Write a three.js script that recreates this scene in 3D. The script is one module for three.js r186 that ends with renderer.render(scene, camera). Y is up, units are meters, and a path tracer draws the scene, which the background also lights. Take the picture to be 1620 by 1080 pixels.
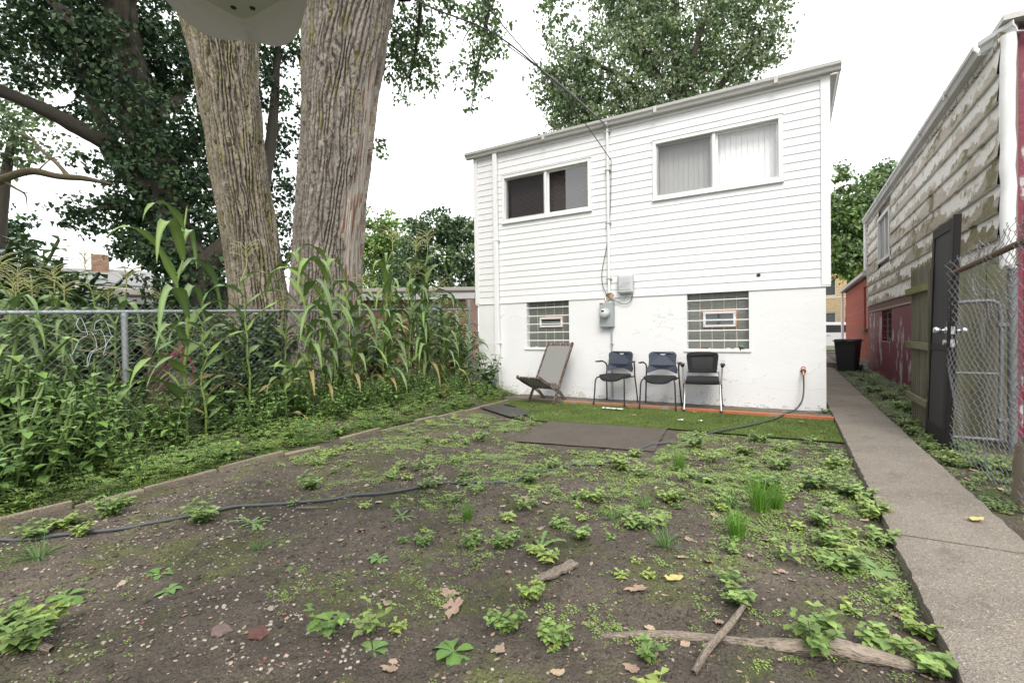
import * as THREE from 'three';
import { mergeGeometries } from 'three/addons/utils/BufferGeometryUtils.js';
import { RoundedBoxGeometry } from 'three/addons/geometries/RoundedBoxGeometry.js';
import { createNoise2D, createNoise3D } from 'simplex-noise';

// ---------- camera, sky, sun, exposure ----------
const scene = new THREE.Scene();
const camera = new THREE.PerspectiveCamera(70.99, 1024 / 682, 0.05, 900);
camera.rotation.order = 'YXZ';
camera.position.set(0, 1.18, 0);
camera.rotation.set(-0.0150, 0.5294, -0.0151);
const renderer = new THREE.WebGLRenderer();
renderer.toneMapping = THREE.LinearToneMapping;
renderer.toneMappingExposure = 2.05;
renderer.shadowMap.enabled = true;
{ // bright overcast sky: zenith brighter than the horizon, soft cloud mottling
  const W = 512, H = 256, d = new Float32Array(W * H * 4), n3 = createNoise3D(rng(77));
  for (let j = 0; j < H; j++) for (let i = 0; i < W; i++) {
    const el = ((j + 0.5) / H - 0.5) * Math.PI, az = (i / W) * 2 * Math.PI, s = Math.sin(el), c = Math.cos(el);
    const cl = n3(c * Math.cos(az) * 1.6, s * 3.2, c * Math.sin(az) * 1.6) * 0.05 + n3(c * Math.cos(az) * 5, s * 9, c * Math.sin(az) * 5) * 0.02;
    const up = Math.max(s, 0), L = (0.80 + 0.55 * up) * (1 + cl), o = (j * W + i) * 4;
    d[o] = L * 0.985; d[o + 1] = L; d[o + 2] = L * 1.02; d[o + 3] = 1;
  }
  const t = new THREE.DataTexture(d, W, H, THREE.RGBAFormat, THREE.FloatType);
  t.mapping = THREE.EquirectangularReflectionMapping; t.magFilter = THREE.LinearFilter; t.wrapS = THREE.RepeatWrapping; t.needsUpdate = true;
  scene.background = t; scene.environment = t;
}
const sun = new THREE.DirectionalLight(0xfff6ea, 1.4);
sun.position.set(9, 26, 15); sun.target.position.set(-2, 0, -6);
sun.castShadow = true; sun.shadow.radius = 45;
Object.assign(sun.shadow.camera, { left: -30, right: 30, top: 30, bottom: -30, near: 1, far: 90 });
sun.shadow.mapSize.set(4096, 4096);
scene.add(sun, sun.target);

// ---------- helpers ----------
function rng(a) { return () => { a = (a + 0x6d2b79f5) | 0; let t = Math.imul(a ^ (a >>> 15), 1 | a); t = (t + Math.imul(t ^ (t >>> 7), 61 | t)) ^ t; return ((t ^ (t >>> 14)) >>> 0) / 4294967296; }; }
const R0 = rng(4242), rr = (a, b, R = R0) => a + (b - a) * R();
const N2 = createNoise2D(rng(5)), N3 = createNoise3D(rng(6)), N2b = createNoise2D(rng(15));
const V = (x, y, z) => new THREE.Vector3(x, y, z);
const cl01 = (x) => Math.min(1, Math.max(0, x)), sst = (a, b, x) => { const t = cl01((x - a) / (b - a)); return t * t * (3 - 2 * t); }, mix = (a, b, t) => a + (b - a) * t;
const fbm = (x, y, o = 4) => { let s = 0, a = 0.5; for (let i = 0; i < o; i++) { s += a * N2(x, y); x = x * 2.03 + 3.1; y = y * 2.03 - 1.7; a *= 0.5; } return s; };
const lin = (r, g, b) => new THREE.Color().setRGB(r, g, b);
// tileable noise for textures: coordinates in tile units 0..1, f whole number of cells
function hash(x, y, s) { let h = Math.imul(x, 374761393) ^ Math.imul(y, 668265263) ^ Math.imul(s, 2246822519); h = Math.imul(h ^ (h >>> 13), 1274126177); return ((h ^ (h >>> 16)) >>> 0) / 4294967296; }
function tn(u, v, fx, fy, s) {
  const x = u * fx, y = v * fy, ix = Math.floor(x), iy = Math.floor(y), a = x - ix, b = y - iy, p = a * a * (3 - 2 * a), q = b * b * (3 - 2 * b), m = (k, f) => ((k % f) + f) % f;
  const x0 = m(ix, fx), x1 = m(ix + 1, fx), y0 = m(iy, fy), y1 = m(iy + 1, fy);
  return mix(mix(hash(x0, y0, s), hash(x1, y0, s), p), mix(hash(x0, y1, s), hash(x1, y1, s), p), q);
}
function tf(u, v, f, s, o = 4, ay = 1) { let t = 0, a = 0.5, n = 0; for (let i = 0; i < o; i++) { t += a * tn(u, v, f, Math.max(1, Math.round(f * ay)), s + i); n += a; f *= 2; a *= 0.5; } return t / n; }
// fn(u, v) gives linear [r, g, b]; stored as sRGB
const enc = (x) => 255 * (x <= 0.0031308 ? 12.92 * x : 1.055 * Math.pow(x, 1 / 2.4) - 0.055);
function colorTex(w, h, fn) {
  const d = new Uint8Array(w * h * 4);
  for (let j = 0; j < h; j++) for (let i = 0; i < w; i++) { const c = fn((i + 0.5) / w, (j + 0.5) / h), o = (j * w + i) * 4; for (let k = 0; k < 3; k++) d[o + k] = Math.max(0, Math.min(255, enc(Math.max(0, c[k])))); d[o + 3] = 255; }
  return finishTex(new THREE.DataTexture(d, w, h), true);
}
function grayTex(w, h, fn) {
  const d = new Uint8Array(w * h * 4);
  for (let j = 0; j < h; j++) for (let i = 0; i < w; i++) { const v = 255 * cl01(fn((i + 0.5) / w, (j + 0.5) / h)), o = (j * w + i) * 4; d[o] = d[o + 1] = d[o + 2] = v; d[o + 3] = 255; }
  return finishTex(new THREE.DataTexture(d, w, h), false);
}
function finishTex(t, srgb) { t.wrapS = t.wrapT = THREE.RepeatWrapping; t.magFilter = THREE.LinearFilter; t.minFilter = THREE.LinearMipmapLinearFilter; if (srgb) t.colorSpace = THREE.SRGBColorSpace; t.needsUpdate = true; return t; }
function rep(t, sx, sy = sx) { const c = t.clone(); c.repeat.set(1 / sx, 1 / sy); c.needsUpdate = true; return c; }   // tile size in metres
const M = (o) => new THREE.MeshStandardMaterial(Object.assign({ roughness: 0.8 }, o));
const P = (o) => new THREE.MeshPhysicalMaterial(Object.assign({ roughness: 0.8 }, o));

const used = {};
const numbered = (n) => { used[n] = (used[n] ?? -1) + 1; return used[n] ? n + '_' + String(used[n]).padStart(3, '0') : n; };
function mesh(name, geo, mat, parent) {
  const m = new THREE.Mesh(geo, mat); m.name = parent === scene ? numbered(name) : name; m.castShadow = m.receiveShadow = true; parent.add(m); return m;
}
function tag(o, label, category, group, kind) { o.userData = { label, category }; if (group) o.userData.group = group; if (kind) o.userData.kind = kind; return o; }
function group(name, label, category, pos = [0, 0, 0], turn = 0, grp) { const g = new THREE.Group(); g.name = numbered(name); scene.add(g); g.position.set(...pos); g.rotation.y = turn; return tag(g, label, category, grp); }
function part(name, parent, pos = [0, 0, 0], turn = 0) { const g = new THREE.Group(); g.name = name; g.position.set(...pos); g.rotation.y = turn; parent.add(g); return g; }
function structure(name, geo, mat) { const m = mesh(name, geo, mat, scene); m.userData.kind = 'structure'; return m; }
function dup(o, pos, turn, scale, label, grp) {
  const c = o.clone(); c.name = numbered(o.name.replace(/_\d{3}$/, '')); c.position.set(...pos); c.rotation.y = turn; c.userData = Object.assign({}, o.userData);
  if (typeof scale === 'number') c.scale.setScalar(scale); else if (scale) c.scale.set(...scale);
  if (label) c.userData.label = label; if (grp) c.userData.group = grp; scene.add(c); return c;
}
function clean(g) { let q = g.index ? g.toNonIndexed() : g; for (const k of Object.keys(q.attributes)) if (!['position', 'normal', 'uv'].includes(k)) q.deleteAttribute(k); if (!q.attributes.uv) q.setAttribute('uv', new THREE.BufferAttribute(new Float32Array(q.attributes.position.count * 2), 2)); return q; }
const merge = (l) => mergeGeometries(l.flat(9).map(clean));
// uv in metres from the face's main direction
function metric(g, s = 1) {
  g = g.index ? g.toNonIndexed() : g; const p = g.attributes.position, uv = new Float32Array(p.count * 2), a = V(), b = V(), c = V();
  for (let i = 0; i < p.count; i += 3) {
    a.fromBufferAttribute(p, i); b.fromBufferAttribute(p, i + 1).sub(a); c.fromBufferAttribute(p, i + 2).sub(a); b.cross(c);
    const ax = Math.abs(b.x), ay = Math.abs(b.y), az = Math.abs(b.z);
    for (let k = 0; k < 3; k++) { const x = p.getX(i + k), y = p.getY(i + k), z = p.getZ(i + k), o = (i + k) * 2; if (az >= ax && az >= ay) { uv[o] = x; uv[o + 1] = y; } else if (ax >= ay) { uv[o] = z; uv[o + 1] = y; } else { uv[o] = x; uv[o + 1] = z; } uv[o] *= s; uv[o + 1] *= s; }
  }
  g.setAttribute('uv', new THREE.BufferAttribute(uv, 2)); return g;
}
function shiftUv(g, du, dv) { const a = g.attributes.uv; for (let i = 0; i < a.count; i++) a.setXY(i, a.getX(i) + du, a.getY(i) + dv); return g; }
// box from corner to corner, edges eased when r > 0
function bx(x0, x1, y0, y1, z0, z1, r = 0) {
  const w = Math.abs(x1 - x0), h = Math.abs(y1 - y0), d = Math.abs(z1 - z0), g = r ? new RoundedBoxGeometry(w, h, d, 2, Math.min(r, w / 2.01, h / 2.01, d / 2.01)) : new THREE.BoxGeometry(w, h, d);
  g.translate((x0 + x1) / 2, (y0 + y1) / 2, (z0 + z1) / 2); return metric(g);
}
function cyl(a, b, r0, r1 = r0, n = 10) {
  const A = V(...a), B = V(...b), D = B.clone().sub(A), g = new THREE.CylinderGeometry(r1, r0, D.length(), n);
  g.applyMatrix4(new THREE.Matrix4().compose(A.add(B).multiplyScalar(0.5), new THREE.Quaternion().setFromUnitVectors(V(0, 1, 0), D.normalize()), V(1, 1, 1))); return g;
}
const tube = (pts, r, n = 8, seg) => new THREE.TubeGeometry(new THREE.CatmullRomCurve3(pts.map((p) => V(...p)), false, 'centripetal'), seg ?? pts.length * 6, r, n);
function extr(pts, depth, bevel = 0, holes = []) {
  const s = new THREE.Shape(pts.map((p) => new THREE.Vector2(...p))); for (const h of holes) s.holes.push(new THREE.Path(h.map((p) => new THREE.Vector2(...p))));
  return new THREE.ExtrudeGeometry(s, { depth, bevelEnabled: bevel > 0, bevelSize: bevel, bevelThickness: bevel, bevelSegments: 2, curveSegments: 8 });
}
const rect = (x0, x1, y0, y1) => [[x0, y0], [x1, y0], [x1, y1], [x0, y1]];
function warp(g, fn) { const p = g.attributes.position, v = V(); for (let i = 0; i < p.count; i++) { v.fromBufferAttribute(p, i); fn(v); p.setXYZ(i, v.x, v.y, v.z); } g.computeVertexNormals(); return g; }
// soft collector for plants: leaves and stems with vertex colours
class Plant {
  constructor() { this.p = []; this.c = []; this.i = []; }
  v(x, y, z, c) { this.p.push(x, y, z); this.c.push(c[0], c[1], c[2]); return this.p.length / 3 - 1; }
  // a leaf that starts at o, goes along d, arches down by bend; n segments, folded along the midrib, profile(t) half width
  leaf(o, d, len, w, col, { n = 3, bend = 0.5, fold = 0.25, prof = null, roll = 0, mid = null, wav = 0, ph = 0 } = {}) {
    const D = d.clone().normalize(), S = V().crossVectors(D, V(0, 1, 0)); if (S.lengthSq() < 1e-4) S.set(1, 0, 0); S.normalize(); if (roll) S.applyAxisAngle(D, roll);
    let p = o.clone(); const st = len / n; let prev = null; const dir = D.clone();
    for (let k = 0; k <= n; k++) {
      const t = k / n, hw = w * (prof ? prof(t) : Math.sin(Math.PI * Math.min(1, t * 0.92 + 0.08)) ** 0.8) * 0.5, U = V().crossVectors(S, dir).normalize(), wv = wav ? Math.sin(t * 17 + ph) * wav * hw : 0;
      const a = this.v(p.x - S.x * hw + U.x * (hw * fold + wv), p.y - S.y * hw + U.y * (hw * fold + wv), p.z - S.z * hw + U.z * (hw * fold + wv), col);
      const m = this.v(p.x, p.y, p.z, mid ?? col), b = this.v(p.x + S.x * hw + U.x * (hw * fold - wv), p.y + S.y * hw + U.y * (hw * fold - wv), p.z + S.z * hw + U.z * (hw * fold - wv), col);
      if (prev) this.i.push(prev[0], prev[1], a, prev[1], m, a, prev[1], prev[2], m, prev[2], b, m);
      prev = [a, m, b]; dir.y -= bend * (0.4 + t) / n * 1.6; dir.normalize(); p.addScaledVector(dir, st);
    }
    return p;
  }
  stem(a, b, r0, r1, col, n = 4) {
    const D = b.clone().sub(a).normalize(), S = V().crossVectors(D, Math.abs(D.y) > 0.9 ? V(1, 0, 0) : V(0, 1, 0)).normalize(), T = V().crossVectors(D, S), s = [];
    for (const [q, r] of [[a, r0], [b, r1]]) for (let k = 0; k < n; k++) { const t = k / n * 2 * Math.PI, x = Math.cos(t) * r, y = Math.sin(t) * r; s.push(this.v(q.x + S.x * x + T.x * y, q.y + S.y * x + T.y * y, q.z + S.z * x + T.z * y, col)); }
    for (let k = 0; k < n; k++) { const l = (k + 1) % n; this.i.push(s[k], s[l], s[n + k], s[l], s[n + l], s[n + k]); }
  }
  geo() { const g = new THREE.BufferGeometry(); g.setAttribute('position', new THREE.Float32BufferAttribute(this.p, 3)); g.setAttribute('color', new THREE.Float32BufferAttribute(this.c, 3)); g.setIndex(this.i); g.computeVertexNormals(); return g; }
}
const jit = (c, a, R = R0) => { const k = 1 + (R() - 0.5) * 2 * a, h = (R() - 0.5) * a * 0.5; return [c[0] * k * (1 + h), c[1] * k, c[2] * k * (1 - h)]; };
// ---------- materials ----------
const T = {};
T.soil = colorTex(1024, 1024, (u, v) => {
  const a = tf(u, v, 6, 1, 5), b = tf(u, v, 40, 9, 3), g = tn(u, v, 330, 330, 21), g2 = tn(u, v, 150, 150, 22);
  let k = 0.55 + 0.55 * a + 0.35 * (b - 0.5) + 0.28 * (g - 0.5); let c = [0.086 * k, 0.071 * k, 0.055 * k];
  if (g > 0.93 && b > 0.45) c = [0.3, 0.27, 0.22]; else if (g2 > 0.9) c = [0.038, 0.031, 0.025]; else if (g2 < 0.05) c = [0.13, 0.105, 0.082];
  return c;
});
T.soilB = grayTex(1024, 1024, (u, v) => 0.35 * tf(u, v, 12, 31, 5) + 0.35 * tf(u, v, 70, 35, 3) + 0.3 * Math.pow(tn(u, v, 200, 200, 38), 2));
T.conc = colorTex(1024, 1024, (u, v) => {
  const a = tf(u, v, 4, 41, 5), g = tn(u, v, 300, 300, 43), g2 = tn(u, v, 170, 170, 44), k = 0.66 + 0.45 * a + 0.3 * (g2 - 0.5); let c = [0.206 * k, 0.181 * k, 0.15 * k];
  if (g > 0.88) c = [0.38, 0.345, 0.295]; else if (g < 0.13) c = [0.11, 0.092, 0.075]; else if (g2 > 0.9) c = [0.33, 0.25, 0.17];
  const st = tf(u, v, 9, 47, 4); if (st > 0.62) c = c.map((x) => x * (1 - (st - 0.62) * 1.1));
  return c;
});
T.concB = grayTex(1024, 1024, (u, v) => 0.4 * tf(u, v, 20, 51, 3) + 0.6 * tn(u, v, 300, 300, 43));
T.stucco = colorTex(1024, 1024, (u, v) => {
  const a = tf(u, v, 3, 61, 5), b = tf(u, v, 14, 63, 4), k = 0.97 + 0.05 * (a - 0.5); let c = [0.81 * k, 0.815 * k, 0.82 * k];
  if (b > 0.76) c = c.map((x, i) => x * (1 - (b - 0.76) * [0.5, 0.55, 0.6][i])); return c;
});
// painted masonry: faint trowel patches, hairline cracks, mud specks splashed at the foot (tile 6 x 2 m, v = 0 at the ground)
T.masonry = colorTex(2048, 1024, (u, v) => {
  const x = u * 6, y = v * 2, a = tf(u, v, 6, 651, 5), p = tf(u, v, 14, 661, 3), k = 0.95 + 0.06 * (a - 0.5) + (p > 0.55 ? 0.012 : 0); let c = [0.735 * k, 0.742 * k, 0.75 * k];
  const cr = Math.abs(tf(u, v, 5, 671, 5) - 0.5); if (cr < 0.0022 && tf(u, v, 8, 681, 2) > 0.5) c = c.map((z) => z * 0.72);
  const g = tn(u, v, 420, 150, 691), cl = tf(u, 0.3, 18, 693, 3); if (y < 0.42 && g > 0.86 + 0.32 * y + 0.22 * (0.55 - cl)) c = [0.3, 0.285, 0.26];
  const d = tf(u, v, 60, 697, 4, 0.5); if (y < 0.14 && d > 0.5 + 1.6 * y) c = c.map((z, i) => z * [0.8, 0.78, 0.73][i]); return c;
});
T.stuccoB = grayTex(1024, 1024, (u, v) => 0.55 * tf(u, v, 5, 71, 4) + 0.3 * tf(u, v, 40, 73, 3) + 0.15 * tn(u, v, 200, 200, 76));
function brickTex(c1, c2, mort, seed, courses = 12, cols = 4) {   // tile: courses x 0.075 m high
  return colorTex(1024, 1024, (u, v) => {
    const y = v * courses, r = Math.floor(y), fy = y - r, x = u * cols * 1 + (r % 2) * 0.5, q = Math.floor(x), fx = x - q;
    const wob = 0.03 * (tf(u, v, 30, seed + 9, 3) - 0.5), m = Math.min(fx, 1 - fx) * 0.24 < 0.006 + wob * 0.1 || Math.min(fy, 1 - fy) < 0.075 + wob;
    const h = hash(((q % cols) + cols) % cols, r, seed), n = tf(u, v, 60, seed + 3, 3), k = 0.75 + 0.45 * h + 0.4 * (n - 0.5);
    if (m) return mort.map((z) => z * (0.8 + 0.4 * n)); return c1.map((z, i) => mix(z, c2[i], hash(q & 31, r, seed + 1)) * k);
  });
}
T.brickRed = brickTex([0.45, 0.085, 0.045], [0.36, 0.068, 0.038], [0.24, 0.06, 0.04], 101);
T.brickPink = brickTex([0.46, 0.25, 0.17], [0.40, 0.2, 0.13], [0.42, 0.33, 0.27], 111);
T.brickOld = brickTex([0.24, 0.075, 0.045], [0.17, 0.06, 0.04], [0.24, 0.2, 0.17], 121);
T.brickYellow = brickTex([0.52, 0.36, 0.2], [0.46, 0.31, 0.17], [0.44, 0.35, 0.24], 131);
T.brickB = grayTex(512, 512, (u, v) => { const y = v * 12, r = Math.floor(y), fy = y - r, x = u * 4 + (r % 2) * 0.5, fx = x - Math.floor(x); return sst(0.02, 0.12, Math.min(fy, 1 - fy)) * sst(0.01, 0.04, Math.min(fx, 1 - fx)) * (0.8 + 0.2 * tn(u, v, 60, 60, 5)); });
function woodTex(c1, c2, seed, extra) {   // grain along v, tile 0.5 x 2 m
  return colorTex(256, 1024, (u, v) => {
    const wv = tf(u, v, 3, seed + 2, 3, 1), gr = tn(u + wv * 0.08, v, 48, 5, seed), gr2 = tn(u + wv * 0.05, v, 110, 9, seed + 1), k = tf(u, v, 4, seed + 5, 4), t = cl01(0.5 * gr + 0.5 * gr2);
    let c = c1.map((z, i) => mix(z, c2[i], t) * (0.75 + 0.5 * k)); if (gr2 > 0.93) c = c.map((z) => z * 0.45); return extra ? extra(c, u, v) : c;
  });
}
T.woodGrey = woodTex([0.075, 0.07, 0.05], [0.17, 0.155, 0.115], 201, (c, u, v) => { const m = tf(u, v, 3, 231, 4); return m > 0.55 ? [mix(c[0], 0.075, (m - 0.55) * 3), mix(c[1], 0.085, (m - 0.55) * 3), mix(c[2], 0.03, (m - 0.55) * 3)] : c; });
T.woodBrown = woodTex([0.06, 0.035, 0.028], [0.12, 0.08, 0.065], 211, (c, u, v) => { const m = tf(u, v, 16, 241, 4, 0.7); return m > 0.6 ? [0.34, 0.32, 0.3].map((z, i) => mix(c[i], z, cl01((m - 0.6) * 12) * 0.7)) : c; });
T.woodOrange = woodTex([0.42, 0.14, 0.062], [0.35, 0.115, 0.05], 221, (c, u, v) => { const m = tf(u, v, 10, 251, 4); return m > 0.66 ? [0.3, 0.19, 0.13] : c; });
T.grainB = grayTex(256, 1024, (u, v) => 0.5 * tn(u, v, 48, 4, 261) + 0.5 * tn(u, v, 110, 8, 262));
// weathered boards of the neighbouring house: paint flaked off above the lower edge of each board
T.peel = colorTex(2048, 1024, (u, v) => {
  const rows = 8, y = v * rows, r = Math.floor(y), fy = y - r, x = u * 10.4, fl = tf(u, v, 170, 301, 4, 0.16), lg = tf(u, r / rows + 0.03, 7, 311, 3), n = tf(u, v, 200, 321, 3, 0.5);
  const g2 = tf(u, r / rows + 0.03, 40, 351, 3), top = 0.30 + 1.5 * (lg - 0.47) + 0.8 * (g2 - 0.5) + 0.55 * (fl - 0.5) + 0.10 * Math.sin(x * 1.3 + r * 2.3) + (r > 2 ? 0.12 : 0.02);
  const paint = [0.66, 0.645, 0.605].map((z) => z * (0.88 + 0.2 * n));
  if (fy < top || (fl > 0.72 && fy < 0.8)) {
    const moss = tf(u, v, 24, 331, 4, 0.5) + (r < 4 ? 0.03 : -0.06), w = 0.7 + 0.6 * n; let c = [0.33 * w, 0.285 * w, 0.23 * w]; if (r > 3) c = [0.42 * w, 0.37 * w, 0.31 * w];
    if (moss > 0.53) { const k = cl01((moss - 0.53) * 9); c = [mix(c[0], 0.17 * w, k), mix(c[1], 0.155 * w, k), mix(c[2], 0.08 * w, k)]; } return c;
  }
  const st = tf(u, v, 60, 341, 3, 0.3); return st > 0.68 ? paint.map((z, i) => z * [0.72, 0.68, 0.6][i]) : paint;
});
T.maroon = colorTex(1024, 512, (u, v) => {
  const f = tf(u, v, 34, 401, 4, 0.22), p = tf(u, v, 4, 411, 3), n = tf(u, v, 60, 421, 3), k = 0.8 + 0.4 * n;
  if (f > 0.69 - 0.16 * (p - 0.4)) return [0.4 * k, 0.36 * k, 0.37 * k]; if (f > 0.655 - 0.16 * (p - 0.4)) return [0.2, 0.11, 0.12];
  return [0.165 * k, 0.02 * k, 0.043 * k];
});
T.bark = colorTex(512, 512, (u, v) => { const a = tf(u, v, 6, 501, 5, 0.4), b = tn(u, v, 70, 22, 511), k = 0.7 + 0.6 * a + 0.35 * (b - 0.5); return [0.95 * k, 0.93 * k, 0.9 * k].map((z) => z * 0.8); });
T.barkB = grayTex(512, 512, (u, v) => 0.6 * tf(u, v, 20, 521, 4, 0.35) + 0.4 * tn(u, v, 90, 30, 531));
T.noise = grayTex(512, 512, (u, v) => tf(u, v, 16, 541, 5));
T.block = grayTex(256, 256, (u, v) => { const a = (u + v) * 9, b = (u - v) * 9, s = Math.sin(a * Math.PI * 2 / 2) * Math.sin(b * Math.PI * 2 / 2); return 0.5 + 0.5 * s; });
T.blockC = colorTex(256, 256, (u, v) => { const a = (u + v) * 9, b = (u - v) * 9, s = Math.sin(a * Math.PI) * Math.sin(b * Math.PI), k = 0.8 + 0.35 * s; return [0.19 * k, 0.2 * k, 0.175 * k]; });
T.dots = grayTex(256, 256, (u, v) => { const x = u * 16, y = v * 16 + (Math.floor(x) % 2) * 0.5, dx = x - Math.floor(x) - 0.5, dy = y - Math.floor(y) - 0.5; return dx * dx + dy * dy < 0.06 ? 0 : 1; });

const mat = {
  soil: M({ map: rep(T.soil, 1.7), bumpMap: rep(T.soilB, 1.7), bumpScale: 0.035, vertexColors: true, roughness: 0.96 }),
  conc: M({ map: rep(T.conc, 1.5), bumpMap: rep(T.concB, 1.5), bumpScale: 0.008, roughness: 0.93 }),
  stone: M({ map: rep(T.conc, 0.9), bumpMap: rep(T.concB, 0.9), bumpScale: 0.012, roughness: 0.95, color: lin(1.3, 1.24, 1.1) }),
  stucco: M({ map: rep(T.masonry, 6, 2), bumpMap: rep(T.stuccoB, 1.6), bumpScale: 0.004, roughness: 0.7 }),
  siding: M({ map: rep(T.stucco, 3.1), color: lin(0.88, 0.885, 0.89), bumpMap: rep(T.noise, 0.8), bumpScale: 0.0015, roughness: 0.5 }),
  trim: M({ color: lin(0.72, 0.725, 0.72), bumpMap: rep(T.noise, 0.7), bumpScale: 0.001, roughness: 0.45 }),
  gutter: M({ map: rep(T.stucco, 0.8), color: lin(0.62, 0.61, 0.58), bumpMap: rep(T.noise, 0.5), bumpScale: 0.003, roughness: 0.6 }),
  dark: M({ color: lin(0.03, 0.03, 0.032), roughness: 0.9 }),
  room: M({ color: lin(0.16, 0.15, 0.14), roughness: 0.95 }),
  glass: P({ color: lin(1, 1, 1), transmission: 1, thickness: 0, roughness: 0.015, ior: 2.0 }),
  screen: M({ color: lin(0.03, 0.03, 0.033), roughness: 0.9, transparent: true, opacity: 0.36 }),
  blind: M({ color: lin(0.78, 0.79, 0.78), roughness: 0.7 }),
  darkBlind: M({ color: lin(0.10, 0.09, 0.085), roughness: 0.75 }),
  block: P({ map: rep(T.blockC, 0.16), bumpMap: rep(T.block, 0.16), bumpScale: 0.004, roughness: 0.22, clearcoat: 0.5, clearcoatRoughness: 0.12 }),
  caulk: M({ color: lin(0.55, 0.17, 0.06), roughness: 0.9 }),
  galv: M({ color: lin(0.36, 0.385, 0.40), metalness: 0.55, roughness: 0.45, bumpMap: rep(T.noise, 0.2), bumpScale: 0.0006 }),
  wire: M({ color: lin(0.2, 0.21, 0.215), metalness: 0.4, roughness: 0.5 }),
  rust: M({ color: lin(0.12, 0.075, 0.05), metalness: 0.2, roughness: 0.85, bumpMap: rep(T.noise, 0.15), bumpScale: 0.002 }),
  black: M({ color: lin(0.018, 0.018, 0.02), roughness: 0.5 }),
  blackGloss: P({ color: lin(0.012, 0.0115, 0.011), roughness: 0.6, specularIntensity: 0.35 }),
  galvDull: M({ color: lin(0.15, 0.16, 0.165), metalness: 0.3, roughness: 0.6 }),
  brickDark: M({ map: rep(T.brickOld, 0.96, 0.9), color: lin(0.42, 0.62, 0.75), roughness: 0.9 }),
  chrome: M({ color: lin(0.62, 0.63, 0.65), metalness: 0.9, roughness: 0.25 }),
  satin: M({ color: lin(0.5, 0.5, 0.52), metalness: 0.75, roughness: 0.38 }),
  meter: M({ color: lin(0.33, 0.36, 0.36), roughness: 0.5, metalness: 0.2, bumpMap: rep(T.noise, 0.3), bumpScale: 0.0005 }),
  plasticGrey: M({ color: lin(0.46, 0.48, 0.49), roughness: 0.55 }),
  slate: M({ color: lin(0.036, 0.045, 0.07), roughness: 0.42, bumpMap: rep(T.dots, 0.09), bumpScale: 0.0012 }),
  fabric: M({ color: lin(0.012, 0.012, 0.014), roughness: 0.95, bumpMap: rep(T.dots, 0.03), bumpScale: 0.001 }),
  meshFabric: M({ color: lin(0.02, 0.02, 0.021), roughness: 0.9, transparent: true, opacity: 0.82 }),
  woodGrey: M({ map: rep(T.woodGrey, 0.5, 2), bumpMap: rep(T.grainB, 0.5, 2), bumpScale: 0.003, roughness: 0.9 }),
  woodBrown: M({ map: rep(T.woodBrown, 0.2, 1), bumpMap: rep(T.grainB, 0.2, 1), bumpScale: 0.002, roughness: 0.85 }),
  woodPale: M({ color: lin(0.235, 0.235, 0.225), bumpMap: rep(T.grainB, 0.3, 2), bumpScale: 0.002, roughness: 0.9 }),
  orange: M({ map: rep(T.woodOrange, 0.5, 2), bumpMap: rep(T.grainB, 0.5, 2), bumpScale: 0.002, roughness: 0.75 }),
  terracotta: M({ map: rep(T.woodOrange, 0.4, 1.5), color: lin(0.72, 1.15, 1.5), bumpMap: rep(T.grainB, 0.4, 1.5), bumpScale: 0.003, roughness: 0.9 }),
  peel: M({ map: T.peel, bumpMap: rep(T.noise, 0.3), bumpScale: 0.002, roughness: 0.85 }),
  maroon: M({ map: rep(T.maroon, 6, 2.4), bumpMap: rep(T.stuccoB, 1.2), bumpScale: 0.008, roughness: 0.55 }),
  brickRed: M({ map: rep(T.brickRed, 0.96, 0.9), bumpMap: rep(T.brickB, 0.96, 0.9), bumpScale: 0.02, roughness: 0.8 }),
  brickPink: M({ map: rep(T.brickPink, 0.96, 0.9), bumpMap: rep(T.brickB, 0.96, 0.9), bumpScale: 0.01, roughness: 0.9 }),
  brickOld: M({ map: rep(T.brickOld, 0.96, 0.9), bumpMap: rep(T.brickB, 0.96, 0.9), bumpScale: 0.01, roughness: 0.9 }),
  brickYellow: M({ map: rep(T.brickYellow, 0.96, 0.9), bumpMap: rep(T.brickB, 0.96, 0.9), bumpScale: 0.01, roughness: 0.9 }),
  shingle: M({ color: lin(0.19, 0.16, 0.135), bumpMap: rep(T.noise, 0.4), bumpScale: 0.01, roughness: 0.95 }),
  bark: M({ map: rep(T.bark, 0.7, 1.4), bumpMap: rep(T.barkB, 0.5, 0.8), bumpScale: 0.008, vertexColors: true, roughness: 0.95 }),
  barkDark: M({ map: rep(T.bark, 0.5, 1), bumpMap: rep(T.barkB, 0.4, 0.7), bumpScale: 0.02, color: lin(0.085, 0.075, 0.06), roughness: 0.95 }),
  leaf: P({ color: 0xffffff, roughness: 0.62, transmission: 0.3, thickness: 0, ior: 1.35 }),
  plant: P({ vertexColors: true, roughness: 0.6, transmission: 0.28, thickness: 0, ior: 1.35 }),
  matte: M({ vertexColors: true, roughness: 0.9 }),
  hose: M({ color: lin(0.06, 0.064, 0.07), roughness: 0.6 }),
  rubber: M({ map: rep(T.conc, 0.7), color: lin(0.20, 0.21, 0.23), bumpMap: rep(T.concB, 0.6), bumpScale: 0.003, roughness: 0.55 }),
  asphaltMat: M({ map: rep(T.conc, 0.8), color: lin(0.46, 0.44, 0.43), bumpMap: rep(T.concB, 0.5), bumpScale: 0.005, roughness: 0.95 }),
  cable: M({ color: lin(0.03, 0.03, 0.03), roughness: 0.6 }),
  cableGrey: M({ color: lin(0.2, 0.2, 0.2), roughness: 0.6 }),
};
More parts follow.
